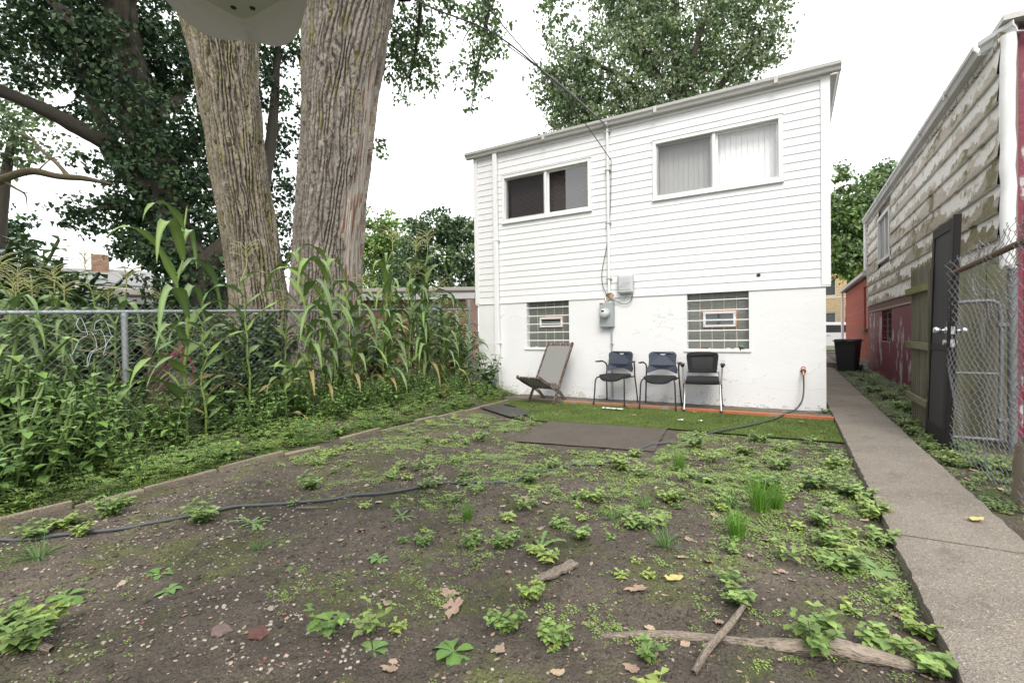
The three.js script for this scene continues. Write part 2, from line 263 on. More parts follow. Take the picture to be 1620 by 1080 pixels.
// ---------- ground ----------
function groundY(x, z) {
  const bed = sst(-4.46, -5.3, x) * 0.22 * cl01((-z - 2) / 6.5) * (1 - sst(-12, -16, x));
  const yard = sst(-4.5, -4.3, x) * sst(0.5, 0.3, x), flat = yard * sst(-5.6, -6.0, z), amp = 1 - 0.85 * flat;
  const path = sst(0.3, 0.47, x) * sst(1.5, 1.1, x), under = Math.max(sst(-3.2, -2.9, x) * sst(-0.85, -1.15, x) * sst(-4.3, -4.55, z) * sst(-6.3, -6.0, z), sst(-4.6, -4.35, x) * sst(-3.0, -3.25, x) * sst(-5.5, -5.8, z));
  return bed + amp * (0.022 * N2(x * 0.8, z * 0.8) + 0.014 * N2(x * 2.7 + 9, z * 2.7) + 0.008 * N2(x * 8, z * 8 + 4)) * (1 - 0.7 * path) * (1 - 0.8 * under) - 0.006 - 0.012 * Math.max(flat, under) - 0.01 * path;
}
{
  const axis = (a, b, s, lo, hi) => { const l = []; for (let v = a; v <= b + 1e-6; v += s) l.push(v); let st = s, v = a; const pre = []; while (v > lo) { st *= 1.35; v -= st; pre.unshift(v); } st = s; v = l[l.length - 1]; while (v < hi) { st *= 1.35; v += st; l.push(v); } return pre.concat(l); };
  const xs = axis(-6.4, 2.1, 0.04, -420, 420), zs = axis(-8.4, 0.6, 0.04, -420, 420), nx = xs.length, nz = zs.length, p = [], uv = [], co = [], ix = [];
  for (const z of zs) for (const x of xs) {
    p.push(x, groundY(x, z), z); uv.push(x, z);
    const big = fbm(x * 0.55 + 3, z * 0.55), fine = fbm(x * 5, z * 5, 3), mo = fbm(x * 1.3 - 7, z * 1.3 + 2, 4) + 0.5 * fine;
    let k = 1.03 + 0.5 * big + 0.2 * fine, c = [k, k * 0.985, k * 0.96];
    const moss = cl01((mo - 0.08) * 3.2) * 0.7 * (x > -4.4 ? 1 : 0.9); c = [mix(c[0], 0.82 * k, moss), mix(c[1], 1.2 * k, moss), mix(c[2], 0.36 * k, moss)];
    co.push(...c);
  }
  for (let j = 0; j < nz - 1; j++) for (let i = 0; i < nx - 1; i++) { const a = j * nx + i; ix.push(a, a + nx, a + 1, a + 1, a + nx, a + nx + 1); }
  const g = new THREE.BufferGeometry(); g.setAttribute('position', new THREE.Float32BufferAttribute(p, 3)); g.setAttribute('uv', new THREE.Float32BufferAttribute(uv, 2)); g.setAttribute('color', new THREE.Float32BufferAttribute(co, 3)); g.setIndex(ix); g.computeVertexNormals();
  structure('ground', g, mat.soil);
}
// concrete side path: slabs with joints
{
  const path = group('path', 'x', 'path'); path.userData = { kind: 'structure' };
  const slab = (z0, z1, y, x0 = 0.472, x1 = 1.06) => {
    const g = new THREE.BoxGeometry(x1 - x0, 0.16, z1 - z0 - 0.012, 12, 1, Math.round((z1 - z0) / 0.06));
    g.translate((x0 + x1) / 2, y - 0.08, (z0 + z1) / 2);
    const q = g.attributes.position; for (let i = 0; i < q.count; i++) { const x = q.getX(i), yy = q.getY(i), z = q.getZ(i), e = N2(z * 7, x * 3 + 4) * 0.006 + N2(z * 23, x) * 0.004; if (x < x0 + 0.001) q.setX(i, x + e - (yy > y - 0.01 ? 0 : 0.004)); if (x > x1 - 0.001) q.setX(i, x + e); if (yy > y - 0.001) q.setY(i, yy + N2(x * 3, z * 3) * 0.0025 - (Math.min(x - x0, x1 - x) < 0.001 ? 0.009 : 0) - (Math.min(z - z0, z1 - z) < 0.012 ? 0.004 : 0)); }
    g.computeVertexNormals(); mesh('slab', metric(g), mat.conc, path);
  };
  slab(-3.33, 1.4, 0.05); slab(-8.0, -3.33, 0.052); slab(-12.6, -8.0, 0.05); slab(-17.2, -12.6, 0.051); slab(-24, -17.21, 0.19, 0.50, 1.15);
}
// lawn and street far behind
{
  const g = new THREE.PlaneGeometry(60, 22, 60, 22); g.rotateX(-Math.PI / 2); warp(g, (v) => { v.y += N2(v.x * 0.3, v.z * 0.3) * 0.03 + sst(-4, -9, v.z) * 0.35; }); g.translate(0, 0.03, -45);
  structure('lawn', metric(g), M({ color: lin(0.10, 0.20, 0.025), bumpMap: rep(T.noise, 0.6), bumpScale: 0.06, roughness: 0.95 }));
  const s = new THREE.BoxGeometry(90, 0.1, 6); s.translate(0, 0.03, -30.5); structure('street', metric(s), M({ map: rep(T.conc, 2), color: lin(0.5, 0.52, 0.55), roughness: 0.9 }));
}
// stone edging along the bed
{
  const e = group('bed_edging', 'low edging of narrow stone blocks between the leafy bed and bare soil', 'edging'); let z = -0.75; const R = rng(31);
  while (z > -7.42) {
    const l = rr(0.42, 0.68, R), w = rr(0.042, 0.058, R), h = rr(0.018, 0.032, R), g = new RoundedBoxGeometry(w, h + 0.06, l - 0.012, 3, 0.011), x = -4.43 + 0.035 * Math.sin(z * 0.9) + rr(-0.012, 0.012, R), zc = z - l / 2;
    warp(g, (v) => { v.x += N3(v.x * 20, v.y * 20, v.z * 6 + zc) * 0.006; v.y += N3(v.x * 9, v.y * 9, v.z * 5 + zc * 3) * 0.008; });
    g.rotateY(rr(-0.03, 0.03, R)); g.rotateX(rr(-0.02, 0.02, R)); g.translate(x, groundY(-4.43, zc) + h / 2 - 0.03, zc); mesh('edging_stone', shiftUv(metric(g), z * 0.37, 0), mat.stone, e); z -= l;
  }
}
// artificial turf: a backing with blades
{
  const y = -0.002, sh = [[-4.2, -7.38], [0.468, -7.38], [0.466, -6.03], [-0.4, -6.01], [-1.3, -6.0], [-2.2, -5.88], [-3.05, -5.77], [-3.3, -6.05], [-3.9, -6.75], [-4.22, -6.9]];
  for (let e = sh.length - 1; e >= 1; e--) { const a = sh[e - 1], b = sh[e], L = Math.hypot(b[0] - a[0], b[1] - a[1]); if (a[1] < -7.3 && b[1] < -7.3) continue; const n = Math.floor(L / 0.12), add = []; for (let k = 1; k < n; k++) { const x = mix(a[0], b[0], k / n), z = mix(a[1], b[1], k / n); add.push([Math.min(0.468, x + 0.018 * N2(x * 5, z * 5)), z + 0.022 * N2b(x * 5, z * 5)]); } sh.splice(e, 0, ...add); }
  const g = extr(sh.map(([x, z]) => [x, -z]), 0.008); g.rotateX(-Math.PI / 2); g.translate(0, y, 0);
  const m = mesh('artificial_turf', metric(g), M({ color: lin(0.07, 0.11, 0.015), bumpMap: rep(T.noise, 0.12), bumpScale: 0.01, roughness: 0.95 }), scene); tag(m, 'bright green artificial turf strip laid before the white house wall', 'turf');
  const inside = (x, z) => { let c = false; for (let i = 0, j = sh.length - 1; i < sh.length; j = i++) { const [a, b] = sh[i], [d, e] = sh[j]; if ((b > z) !== (e > z) && x < (d - a) * (z - b) / (e - b) + a) c = !c; } return c; };
  const b = new THREE.BufferGeometry(); b.setAttribute('position', new THREE.Float32BufferAttribute([-0.0022, 0, 0, 0.0022, 0, 0, 0.004, 0.024, 0.006], 3)); b.computeVertexNormals();
  const R = rng(91), n = 42000, im = new THREE.InstancedMesh(b, M({ color: 0xffffff, roughness: 0.7 }), n), q = new THREE.Object3D(), col = new THREE.Color(); let k = 0;
  while (k < n) { const x = rr(-4.22, 0.47, R), z = rr(-7.38, -5.77, R); if (!inside(x, z)) continue; q.position.set(x, y + 0.008, z); q.rotation.set(rr(-0.5, 0.5, R), R() * 6.3, rr(-0.5, 0.5, R)); q.scale.set(rr(1, 1.8, R), rr(0.5, 1.1, R), 1); q.updateMatrix(); im.setMatrixAt(k, q.matrix); const t = rr(0.7, 1.3, R) * (0.94 + 0.25 * N2(x * 1.5, z * 1.5)); im.setColorAt(k, col.setRGB(0.115 * t, 0.165 * t, 0.036 * t)); k++; }
  im.name = 'blades'; im.userData.kind = 'stuff'; im.receiveShadow = true; m.add(im);
}
// mats on the soil
{
  const slabMat = (pts, th, lift) => { const g = extr(pts.map(([x, z]) => [x, -z]), th, 0.003); g.rotateX(-Math.PI / 2); g.translate(0, lift, 0); return metric(g); };
  const w1 = []; const cs = [[-2.86, -5.84], [-1.33, -6.04], [-1.2, -4.8], [-2.63, -4.58]];
  for (let e = 0; e < 4; e++) for (let k = 0; k < 10; k++) { const t = k / 10, a = cs[e], b = cs[(e + 1) % 4], x = mix(a[0], b[0], t), z = mix(a[1], b[1], t); w1.push([x + N2(x * 9, z * 9) * 0.014, z + N2b(x * 9, z * 9) * 0.014]); }
  tag(mesh('ground_mat', slabMat(w1, 0.003, -0.006), mat.asphaltMat, scene), 'large faded brown-grey mat lying flat in front of the turf', 'mat');
  tag(mesh('ground_mat', slabMat([[-4.36, -6.4], [-4.06, -6.68], [-3.26, -6.42], [-3.44, -5.82]], 0.006, 0.004), mat.rubber, scene), 'small dark rubber mat lying beside the bed edging', 'mat');
}
// ledge and boards at the foot of the house wall
{
  const L = group('wall_ledge', 'low dirty ledge edged with boards at the foot of the white wall', 'ledge');
  mesh('ledge_slab', warp(new THREE.BoxGeometry(4.95, 0.05, 0.5, 80, 1, 8), (v) => { v.y += N2(v.x * 4, v.z * 4) * 0.005; }).translate(-2.02, 0.008, -7.73), M({ map: rep(T.conc, 1.1), color: lin(0.85, 0.82, 0.8), bumpMap: rep(T.concB, 0.8), bumpScale: 0.01, roughness: 0.95 }), L);
  const plank = (x0, x1, z0, z1, y1, m, tilt = 0) => { const g = bx(x0, x1, -0.03, y1, z0, z1, 0.006).translate(0, 0, 0); const a = g.attributes.uv; for (let i = 0; i < a.count; i++) { const u = a.getX(i); a.setX(i, a.getY(i)); a.setY(i, u); } const o = mesh('plank', g, m, L); o.rotation.y = tilt; return o; };
  plank(-1.42, 0.468, -7.485, -7.39, 0.048, mat.orange); plank(-2.5, -1.43, -7.49, -7.385, 0.052, mat.terracotta); plank(-3.35, -2.51, -7.49, -7.385, 0.047, mat.terracotta); plank(-4.5, -3.36, -7.49, -7.38, 0.05, mat.woodGrey);
  plank(-1.0, 0.3, -7.62, -7.53, 0.05, mat.woodGrey); plank(-2.3, -1.75, -7.66, -7.56, 0.055, mat.woodBrown);
}
// ---------- white house ----------
const HX0 = -5.49, HX1 = 0.46, HZ = -7.99, SB = 1.80, ST = 4.66;
{
  const H = group('white_house', 'white two-storey house with lap siding over a painted masonry ground floor', 'house', [-2.5, 0, -8]);
  const put = (o) => { o.position.x += 2.5; o.position.z += 8; return o; };
  const wins = [[-1.949, -0.095, 3.337, 4.29], [-4.84, -3.017, 3.335, 4.24]], lows = [[-4.346, -3.475, 0.927, 1.86], [-1.438, -0.552, 0.903, 1.86]];
  // masonry ground floor with two recessed openings
  {
    const holes = lows.map(([a, b, c]) => rect(a, b, c, 1.85)), g = extr(rect(HX0 + 0.045, HX1 - 0.045, -0.3, 1.852), 0.3, 0, []);
    const wall = extr([[HX0 + 0.045, -0.3], [HX1 - 0.045, -0.3], [HX1 - 0.045, 1.86], [-0.552, 1.86], [-0.552, 0.903], [-1.438, 0.903], [-1.438, 1.86], [-3.475, 1.86], [-3.475, 0.927], [-4.346, 0.927], [-4.346, 1.86], [HX0 + 0.045, 1.86]], 0.3);
    wall.translate(0, 0, HZ - 0.3); put(mesh('masonry_wall', metric(wall), mat.stucco, H)); g.dispose();
    put(mesh('masonry_wall', merge([bx(HX0 + 0.045, HX0 + 0.3, -0.3, 1.86, -20, HZ - 0.301), bx(HX1 - 0.3, HX1 - 0.045, -0.3, 1.86, -20, HZ - 0.301), bx(HX0 + 0.045, HX1 - 0.045, -0.3, 1.86, -20.3, -20.001)]), mat.stucco, H));
    put(mesh('storey_floor', bx(HX0 + 0.05, HX1 - 0.05, 1.862, 2.0, -20.2, HZ - 0.01), mat.room, H));
    // sills proud of the wall
    for (const [a, b, c] of lows) put(mesh('window_ledge', bx(a - 0.05, b + 0.03, c - 0.05, c - 0.001, HZ - 0.16, HZ + 0.022, 0.012), mat.stucco, H));
  }
  // upper wall: backing with openings, then one board per course
  const up = extr(rect(HX0, HX1, SB + 0.01, ST + 0.12), 0.12, 0, wins.map(([a, b, c, d]) => rect(a + 0.06, b - 0.06, c + 0.06, d - 0.06))); up.translate(0, 0, HZ - 0.125);
  const upper = put(mesh('upper_wall', metric(up), mat.trim, H));
  put(mesh('upper_wall', merge([bx(HX0, HX0 + 0.12, SB + 0.01, ST + 0.12, -20.3, HZ - 0.126), bx(HX1 - 0.12, HX1, SB + 0.01, ST + 0.12, -20.3, HZ - 0.126), bx(HX0 + 0.12, HX1 - 0.12, SB + 0.01, ST + 0.12, -20.3, -20.18)]), mat.siding, H));
  const nC = 24, ex = (ST - 0.02 - SB) / nC, R = rng(51);
  for (let k = 0; k < nC; k++) {
    const y0 = SB + k * ex, cuts = [[HX0 + 0.075, HX1 - 0.1]];
    for (const [a, b, c, d] of wins) for (let i = cuts.length - 1; i >= 0; i--) { const [s, e] = cuts[i]; if (y0 + ex > c + 0.01 && y0 < d - 0.01 && a < e && b > s) cuts.splice(i, 1, [s, a + 0.005], [b - 0.005, e]); }
    const seam = HX0 + 1.0 + ((k * 2.37) % 4.2); for (let i = cuts.length - 1; i >= 0; i--) { const [s, e] = cuts[i]; if (seam > s + 0.5 && seam < e - 0.5) cuts.splice(i, 1, [s, seam], [seam - 0.02, e]); }
    for (const [s, e] of cuts) {
      // lap profile: thick lower lip with a drip edge, thin top tucked under the next course
      const pr = [[0, y0], [0.0122, y0 - 0.0035], [0.0138, y0 + 0.001], [0.0132, y0 + 0.009], [0.0038, y0 + ex + 0.006], [0, y0 + ex + 0.006]], L = e - s, ph = R() * 20;
      const g = extr(pr, L); g.rotateY(-Math.PI / 2); g.rotateZ(rr(-0.0006, 0.0006, R)); g.translate(e, rr(-0.0012, 0.0012, R), HZ - 0.005 - (e === seam ? 0.0018 : 0));
      mesh('siding_board', shiftUv(metric(g), ph, ph * 0.7), mat.siding, upper);
    }
  }
  // starter strip, corner boards, frieze
  put(mesh('trim_board', bx(HX0 - 0.012, HX1 + 0.012, SB - 0.022, SB - 0.003, HZ - 0.04, HZ + 0.018, 0.003), mat.trim, H));
  put(mesh('corner_board', bx(HX0 - 0.015, HX0 + 0.073, SB - 0.001, ST + 0.04, HZ - 0.09, HZ + 0.022, 0.004), mat.trim, H));
  put(mesh('corner_board', bx(HX1 - 0.098, HX1 + 0.015, SB - 0.001, ST + 0.04, HZ - 0.09, HZ + 0.022, 0.004), mat.trim, H));
  put(mesh('frieze_board', bx(HX0 + 0.076, HX1 - 0.101, ST - 0.012, ST + 0.11, HZ - 0.004, HZ + 0.02, 0.003), mat.trim, H));
  // flat roof with a gutter profile run along the front and down the side
  put(mesh('roof', bx(HX0 - 0.05, HX1 + 0.05, ST + 0.121, ST + 0.16, -20.35, HZ + 0.03), mat.gutter, H));
  {
    const pr = [[0, 0], [0.085, 0], [0.1, 0.035], [0.128, 0.06], [0.135, 0.1], [0.122, 0.104], [0.11, 0.07], [0.085, 0.045], [0.075, 0.014], [0, 0.014]];
    const run = (len) => { const g = extr(pr, len); return g; };
    const f = run(HX1 - HX0 + 0.28); f.rotateY(-Math.PI / 2); f.translate(HX1 + 0.14, ST + 0.035, HZ + 0.021);
    put(mesh('gutter', metric(f), mat.gutter, H));
    const s = run(12); s.translate(HX1 + 0.016, ST + 0.031, HZ - 12.01); put(mesh('gutter', metric(s), mat.gutter, H));
    for (const x of [-3.9, -1.9, -0.2]) put(mesh('gutter_seam', bx(x, x + 0.05, ST + 0.033, ST + 0.136, HZ + 0.1, HZ + 0.158, 0.003), mat.gutter, H));
  }
  // upper windows
  wins.forEach(([a, b, c, d], i) => {
    const W = part('window', H, [(a + b) / 2 + 2.5, c, 8 + HZ]); const w = (b - a) / 2, h = d - c, t = 0.055;
    const fr = (x0, x1, y0, y1, z0, z1, n = 'frame') => mesh(n, bx(x0, x1, y0, y1, z0, z1, 0.004), mat.trim, W);
    fr(-w, w, h - t, h, -0.1, 0.034); fr(-w, w, 0, t, -0.1, 0.034); fr(-w, -w + t, t + 0.001, h - t - 0.001, -0.1, 0.034); fr(w - t, w, t + 0.001, h - t - 0.001, -0.1, 0.034);
    fr(-w - 0.012, w + 0.012, -0.022, -0.001, -0.02, 0.045, 'sill'); fr(-w - 0.008, w + 0.008, h + 0.001, h + 0.016, -0.02, 0.042, 'drip_cap');
    const mu = i ? -3.91 - (a + b) / 2 : -1.02 - (a + b) / 2, q = t + 0.002;
    fr(mu - 0.022, mu + 0.022, q, h - q, -0.085, 0.008, 'mullion');
    for (const [x0, x1, z] of [[-w + q, mu - 0.023, -0.03], [mu + 0.023, w - q, -0.055]]) {   // sashes
      const s = 0.028; mesh('sash', merge([bx(x0, x1, q, q + s, z - 0.012, z + 0.012), bx(x0, x1, h - q - s, h - q, z - 0.012, z + 0.012), bx(x0, x0 + s, q + s, h - q - s, z - 0.012, z + 0.012), bx(x1 - s, x1, q + s, h - q - s, z - 0.012, z + 0.012)]), mat.trim, W);
      mesh('pane', new THREE.PlaneGeometry(x1 - x0 - 2 * s, h - 2 * q - 2 * s).translate((x0 + x1) / 2, h / 2, z - 0.002), mat.glass, W);
    }
    mesh('insect_screen', new THREE.PlaneGeometry(mu + w - q - 0.03, h - 2 * q - 0.01).translate((mu - w) / 2 + 0.01, h / 2, -0.013), mat.screen, W);
    if (!i) { for (let x = -w + 0.1, k = 0; x < w - 0.05; x += 0.078, k++) { const s = new THREE.BoxGeometry(0.082, h - 0.1, 0.003); s.rotateY(0.16 + 0.12 * N2(k * 0.7, 3)); s.translate(x, h / 2, -0.19); mesh('blind_slat', s, mat.blind, W); } }
    else { const s = []; for (let y = 0.06; y < h - 0.05; y += 0.024) s.push(new THREE.BoxGeometry(2 * w - 0.16, 0.0015, 0.024).rotateX(0.9).translate(0, y, -0.19)); const m = mesh('blind', merge(s), mat.darkBlind, W); m.userData.kind = 'stuff'; }
    mesh('room_lining', merge([bx(-w - 0.3, w + 0.3, -0.4, -0.38, -3, -0.14), bx(-w - 0.3, w + 0.3, h + 0.3, h + 0.32, -3, -0.14), bx(-w - 0.32, -w - 0.3, -0.4, h + 0.32, -3, -0.14), bx(w + 0.3, w + 0.32, -0.4, h + 0.32, -3, -0.14), bx(-w - 0.32, w + 0.32, -0.4, h + 0.32, -3.02, -3.0)]), mat.room, W);
  });
  // glass block windows behind bars
  lows.forEach(([a, b, c], i) => {
    const W = part('glass_block_window', H, [a + 2.5, c, 8 + HZ]), w = b - a, h = 1.80 - c, zf = -0.115, cols = 5, rows = 6, cw = w / cols, rh = h / rows, R = rng(61 + i);
    mesh('mortar', bx(0.002, w - 0.002, 0, h + 0.05, zf - 0.12, zf - 0.012), M({ color: lin(0.6, 0.59, 0.53), bumpMap: rep(T.noise, 0.2), bumpScale: 0.003, roughness: 0.9 }), W);
    const vent = i ? [0.228, 0.698, 0.345, 0.585] : [0.23, 0.70, 0.375, 0.56];
    for (let r = 0; r < rows; r++) for (let k = 0; k < cols; k++) {
      let x0 = k * cw + 0.006, x1 = (k + 1) * cw - 0.006, y0 = r * rh + 0.005, y1 = (r + 1) * rh - 0.005;
      if (x0 + 0.02 > vent[0] - 0.01 && x1 - 0.02 < vent[1] + 0.01) { if (y0 >= vent[2] - 0.01 && y1 <= vent[3] + 0.01) continue; if (y0 < vent[3] && y1 > vent[3]) y0 = vent[3] + 0.012; else if (y1 > vent[2] && y0 < vent[2]) y1 = vent[2] - 0.012; if (y1 - y0 < 0.02 || (y0 < vent[3] && y1 > vent[2])) continue; }
      const g = bx(x0, x1, y0, y1, zf - 0.05, zf + rr(-0.002, 0.002, R), 0.006); mesh('glass_block', shiftUv(g, R(), R()), mat.block, W);
    }
    const [v0, v1, u0, u1] = vent, F = 0.035;
    mesh('vent_caulk', bx(v0 - 0.008, v1 + 0.008, u0 - 0.008, u1 + 0.008, zf - 0.03, zf + 0.004), mat.caulk, W);
    mesh('vent_frame', merge([bx(v0, v1, u0, u0 + F, zf - 0.03, zf + 0.03, 0.003), bx(v0, v1, u1 - F, u1, zf - 0.03, zf + 0.03, 0.003), bx(v0, v0 + F, u0 + F, u1 - F, zf - 0.03, zf + 0.03, 0.003), bx(v1 - F, v1, u0 + F, u1 - F, zf - 0.03, zf + 0.03, 0.003)]), mat.trim, W);
    mesh('vent_pane', bx(v0 + F, v1 - F, u0 + F, u1 - F, zf + 0.005, zf + 0.009), P({ color: lin(0.05, 0.055, 0.06), roughness: 0.08, clearcoat: 1 }), W);
    mesh('vent_bar', bx(v0 + F, v1 - F, (u0 + u1) / 2 - 0.004, (u0 + u1) / 2 + 0.004, zf + 0.009, zf + 0.02), mat.plasticGrey, W);
    for (let k = 0; k < 5; k++) { const y = h * (0.145 + k * 0.176); mesh('security_bar', cyl([-0.012, y, -0.03], [w + 0.012, y, -0.03], 0.0095, 0.0095, 8), mat.trim, W); }
    const ci = R(); if (ci >= 0) for (let k = 0; k < 5; k++) { const x = rr(0.05, w - 0.1, R), l = rr(0.03, 0.11, R); mesh('paint_crust', warp(new THREE.BoxGeometry(l, 0.012, 0.01, 6, 1, 1), (v) => { v.y += N2(v.x * 60 + k, i) * 0.004; }).translate(x, 0.008, zf + 0.002), k % 2 ? mat.caulk : mat.trim, W); }
  });
  // downspout at the left
  put(mesh('downspout', merge([bx(-5.012, -4.925, 0.12, ST + 0.05, HZ + 0.03, HZ + 0.09, 0.008), bx(-5.03, -4.907, 1.0, 1.03, HZ + 0.0, HZ + 0.094, 0.002), bx(-5.03, -4.907, 3.0, 3.03, HZ + 0.0, HZ + 0.094, 0.002)]), mat.trim, H));
  // hole in the siding
  put(mesh('siding_hole', warp(new THREE.CylinderGeometry(0.024, 0.02, 0.004, 12).rotateX(Math.PI / 2), (v) => { v.x *= 1.25; v.y += N2(v.x * 60, v.y * 60) * 0.006; }).translate(-0.42, 2.0, HZ + 0.0095), mat.dark, H));
  // hose tap
  const tap = part('hose_tap', H, [0.14 + 2.5, 0.59, 8 + HZ]);
  mesh('flange', cyl([0, 0, 0.0], [0, 0, 0.012], 0.035, 0.035, 14), mat.rust, tap); mesh('spout', merge([cyl([0, 0, 0.01], [0, 0, 0.07], 0.014), cyl([0, 0, 0.065], [0, -0.05, 0.085], 0.015, 0.017)]), M({ color: lin(0.35, 0.22, 0.08), metalness: 0.8, roughness: 0.45 }), tap); mesh('tap_handle', new THREE.TorusGeometry(0.024, 0.006, 6, 14).translate(0, 0.035, 0.05).rotateX(-0.2), M({ color: lin(0.35, 0.05, 0.03), roughness: 0.5 }), tap);
}
// ---------- service equipment on the wall ----------
{
  const z = HZ + 0.002;
  const E = group('electric_meter', 'grey electric meter box with round dial on the white wall', 'meter', [-2.74, 1.28, z]);
  mesh('box', bx(-0.12, 0.12, 0, 0.42, 0, 0.1, 0.008), mat.meter, E); mesh('meter_socket', cyl([-0.015, 0.235, 0.1], [-0.015, 0.235, 0.125], 0.092, 0.088, 24), mat.satin, E);
  const dome = mesh('meter_dome', new THREE.LatheGeometry([[0, 0.1], [0.03, 0.098], [0.062, 0.09], [0.075, 0.07], [0.08, 0]].map((p) => new THREE.Vector2(...p)).reverse(), 24).rotateX(Math.PI / 2).translate(-0.015, 0.235, 0.125), P({ color: lin(0.55, 0.57, 0.58), roughness: 0.15, clearcoat: 1, metalness: 0.1 }), E);
  mesh('display', bx(-0.045, 0.005, 0.255, 0.285, 0.218, 0.226), mat.dark, dome).rotation.x = 0; mesh('warning_sticker', bx(-0.115, -0.06, 0.392, 0.412, 0.1005, 0.1015), M({ color: lin(0.5, 0.03, 0.03) }), E); mesh('sticker', bx(0.02, 0.05, 0.27, 0.29, 0.212, 0.216), M({ color: lin(0.6, 0.45, 0.05) }), dome);
  mesh('hub', merge([cyl([0.0, 0.42, 0.05], [0.0, 0.45, 0.05], 0.03), bx(-0.03, 0.05, -0.02, 0.0, 0.02, 0.08, 0.004)]), mat.meter, E);
  mesh('lower_conduit', merge([cyl([0.07, -0.02, 0.035], [0.07, -1.22, 0.03], 0.0115), bx(0.05, 0.09, -0.3, -0.285, 0, 0.05), bx(0.05, 0.09, -0.9, -0.885, 0, 0.05)]), mat.galv, E);
  const C = group('service_conduit', 'white service conduit running up the siding to the roof edge', 'conduit', [-2.7, 1.74, HZ + 0.02]);
  mesh('pipe', cyl([0, 0.12, 0.035], [0, 2.95, 0.035], 0.024, 0.024, 12), mat.trim, C); for (const y of [0.35, 1.3, 2.2, 2.85]) mesh('strap', bx(-0.045, 0.045, y, y + 0.025, -0.006, 0.061, 0.004), mat.galv, C);
  mesh('weatherhead', new THREE.SphereGeometry(0.05, 14, 10).scale(1, 1.2, 1.3).translate(0, 2.98, 0.06), mat.meter, C); mesh('wall_patch', merge([bx(-0.06, 0.06, 0.0, 0.12, -0.03, 0.012, 0.01)]), M({ color: lin(0.42, 0.3, 0.2), roughness: 0.95 }), C);
  mesh('sealing_ring', new THREE.TorusGeometry(0.085, 0.012, 8, 20).translate(0, 0.055, 0.0), mat.stucco, C);
  const B = group('telecom_box', 'rounded light grey utility enclosure with ribbed lid on the siding', 'box', [-2.405, 1.83, HZ + 0.015]);
  mesh('cover', bx(-0.135, 0.135, 0, 0.33, 0, 0.115, 0.045), mat.plasticGrey, B); mesh('lid_panel', bx(-0.1, 0.1, 0.06, 0.28, 0.1, 0.121, 0.012), mat.plasticGrey, B);
  for (let k = 0; k < 5; k++) { const g = bx(-0.006, 0.006, -0.06, 0.06, 0.118, 0.127, 0.003); g.rotateZ(-0.7); g.translate(-0.055 + k * 0.027, 0.15 + (k % 2) * 0.01, 0); mesh('rib', g, mat.plasticGrey, B); }
  mesh('latch', bx(0.13, 0.146, 0.14, 0.18, 0.04, 0.07, 0.004), mat.meter, B);
  const wire = (name, pts, r, m, label) => tag(mesh(name, tube(pts, r, 6), m, scene), label, 'cable');
  const Z = HZ + 0.04;
  wire('drop_wire', [[-2.64, 4.1, Z], [-2.66, 3.4, Z], [-2.73, 2.7, Z], [-2.83, 2.2, Z], [-2.8, 1.95, Z], [-2.7, 1.79, Z + 0.01], [-2.58, 1.72, Z], [-2.45, 1.66, Z], [-2.33, 1.7, Z], [-2.29, 1.82, Z + 0.03]], 0.0055, mat.cable, 'thin black wire drooping down the siding to the utility enclosure');
  wire('ground_wire', [[-2.7, 1.77, Z], [-2.58, 1.7, Z], [-2.46, 1.73, Z], [-2.38, 1.83, Z + 0.02]], 0.003, M({ color: lin(0.08, 0.35, 0.22) }), 'short green wire below the utility enclosure');
  wire('overhead_cable', [[-2.72, 4.72, HZ + 0.12], [-2.83, 4.8, -7.4], [-3.03, 4.95, -6.7], [-3.5, 5.3, -5.6], [-4.1, 5.42, -4.62], [-5.2, 6.3, -2.4], [-7.4, 8.2, 2.0]], 0.011, mat.cable, 'thick twisted overhead service cable reaching the roof edge by the conduit');
  wire('overhead_cable', [[-2.7, 4.69, HZ + 0.1], [-2.86, 4.85, -7.35], [-3.05, 5.0, -6.7], [-3.42, 5.22, -5.8]], 0.008, mat.cableGrey, 'pale spliced wire running along the service cable above the gutter');
  wire('overhead_cable', [[-2.64, 4.11, HZ + 0.03], [-2.69, 4.35, -7.0], [-2.72, 4.5, -5.9], [-2.9, 4.8, -4.75], [-3.3, 5.6, -2.5], [-4.2, 7.2, 2.2]], 0.007, mat.cable, 'thin overhead wire fixed to the siding between the two upper windows');
  // window hinge clip on the sill
  const k = group('faucet_knob', 'small green plastic clip on the sill of the glass block window', 'clip', [-0.66, 0.915, HZ - 0.0]); mesh('clip', merge([bx(-0.03, 0.035, -0.005, 0.02, -0.02, 0.03, 0.006), bx(-0.02, 0.0, -0.04, 0.0, 0.0, 0.022, 0.004), bx(0.015, 0.05, -0.03, -0.012, 0.0, 0.02, 0.004)]), mat.black, k); mesh('cap', bx(-0.025, 0.028, 0.02, 0.042, -0.018, 0.022, 0.006).rotateZ(-0.3), M({ color: lin(0.03, 0.3, 0.12), roughness: 0.4 }), k);
}
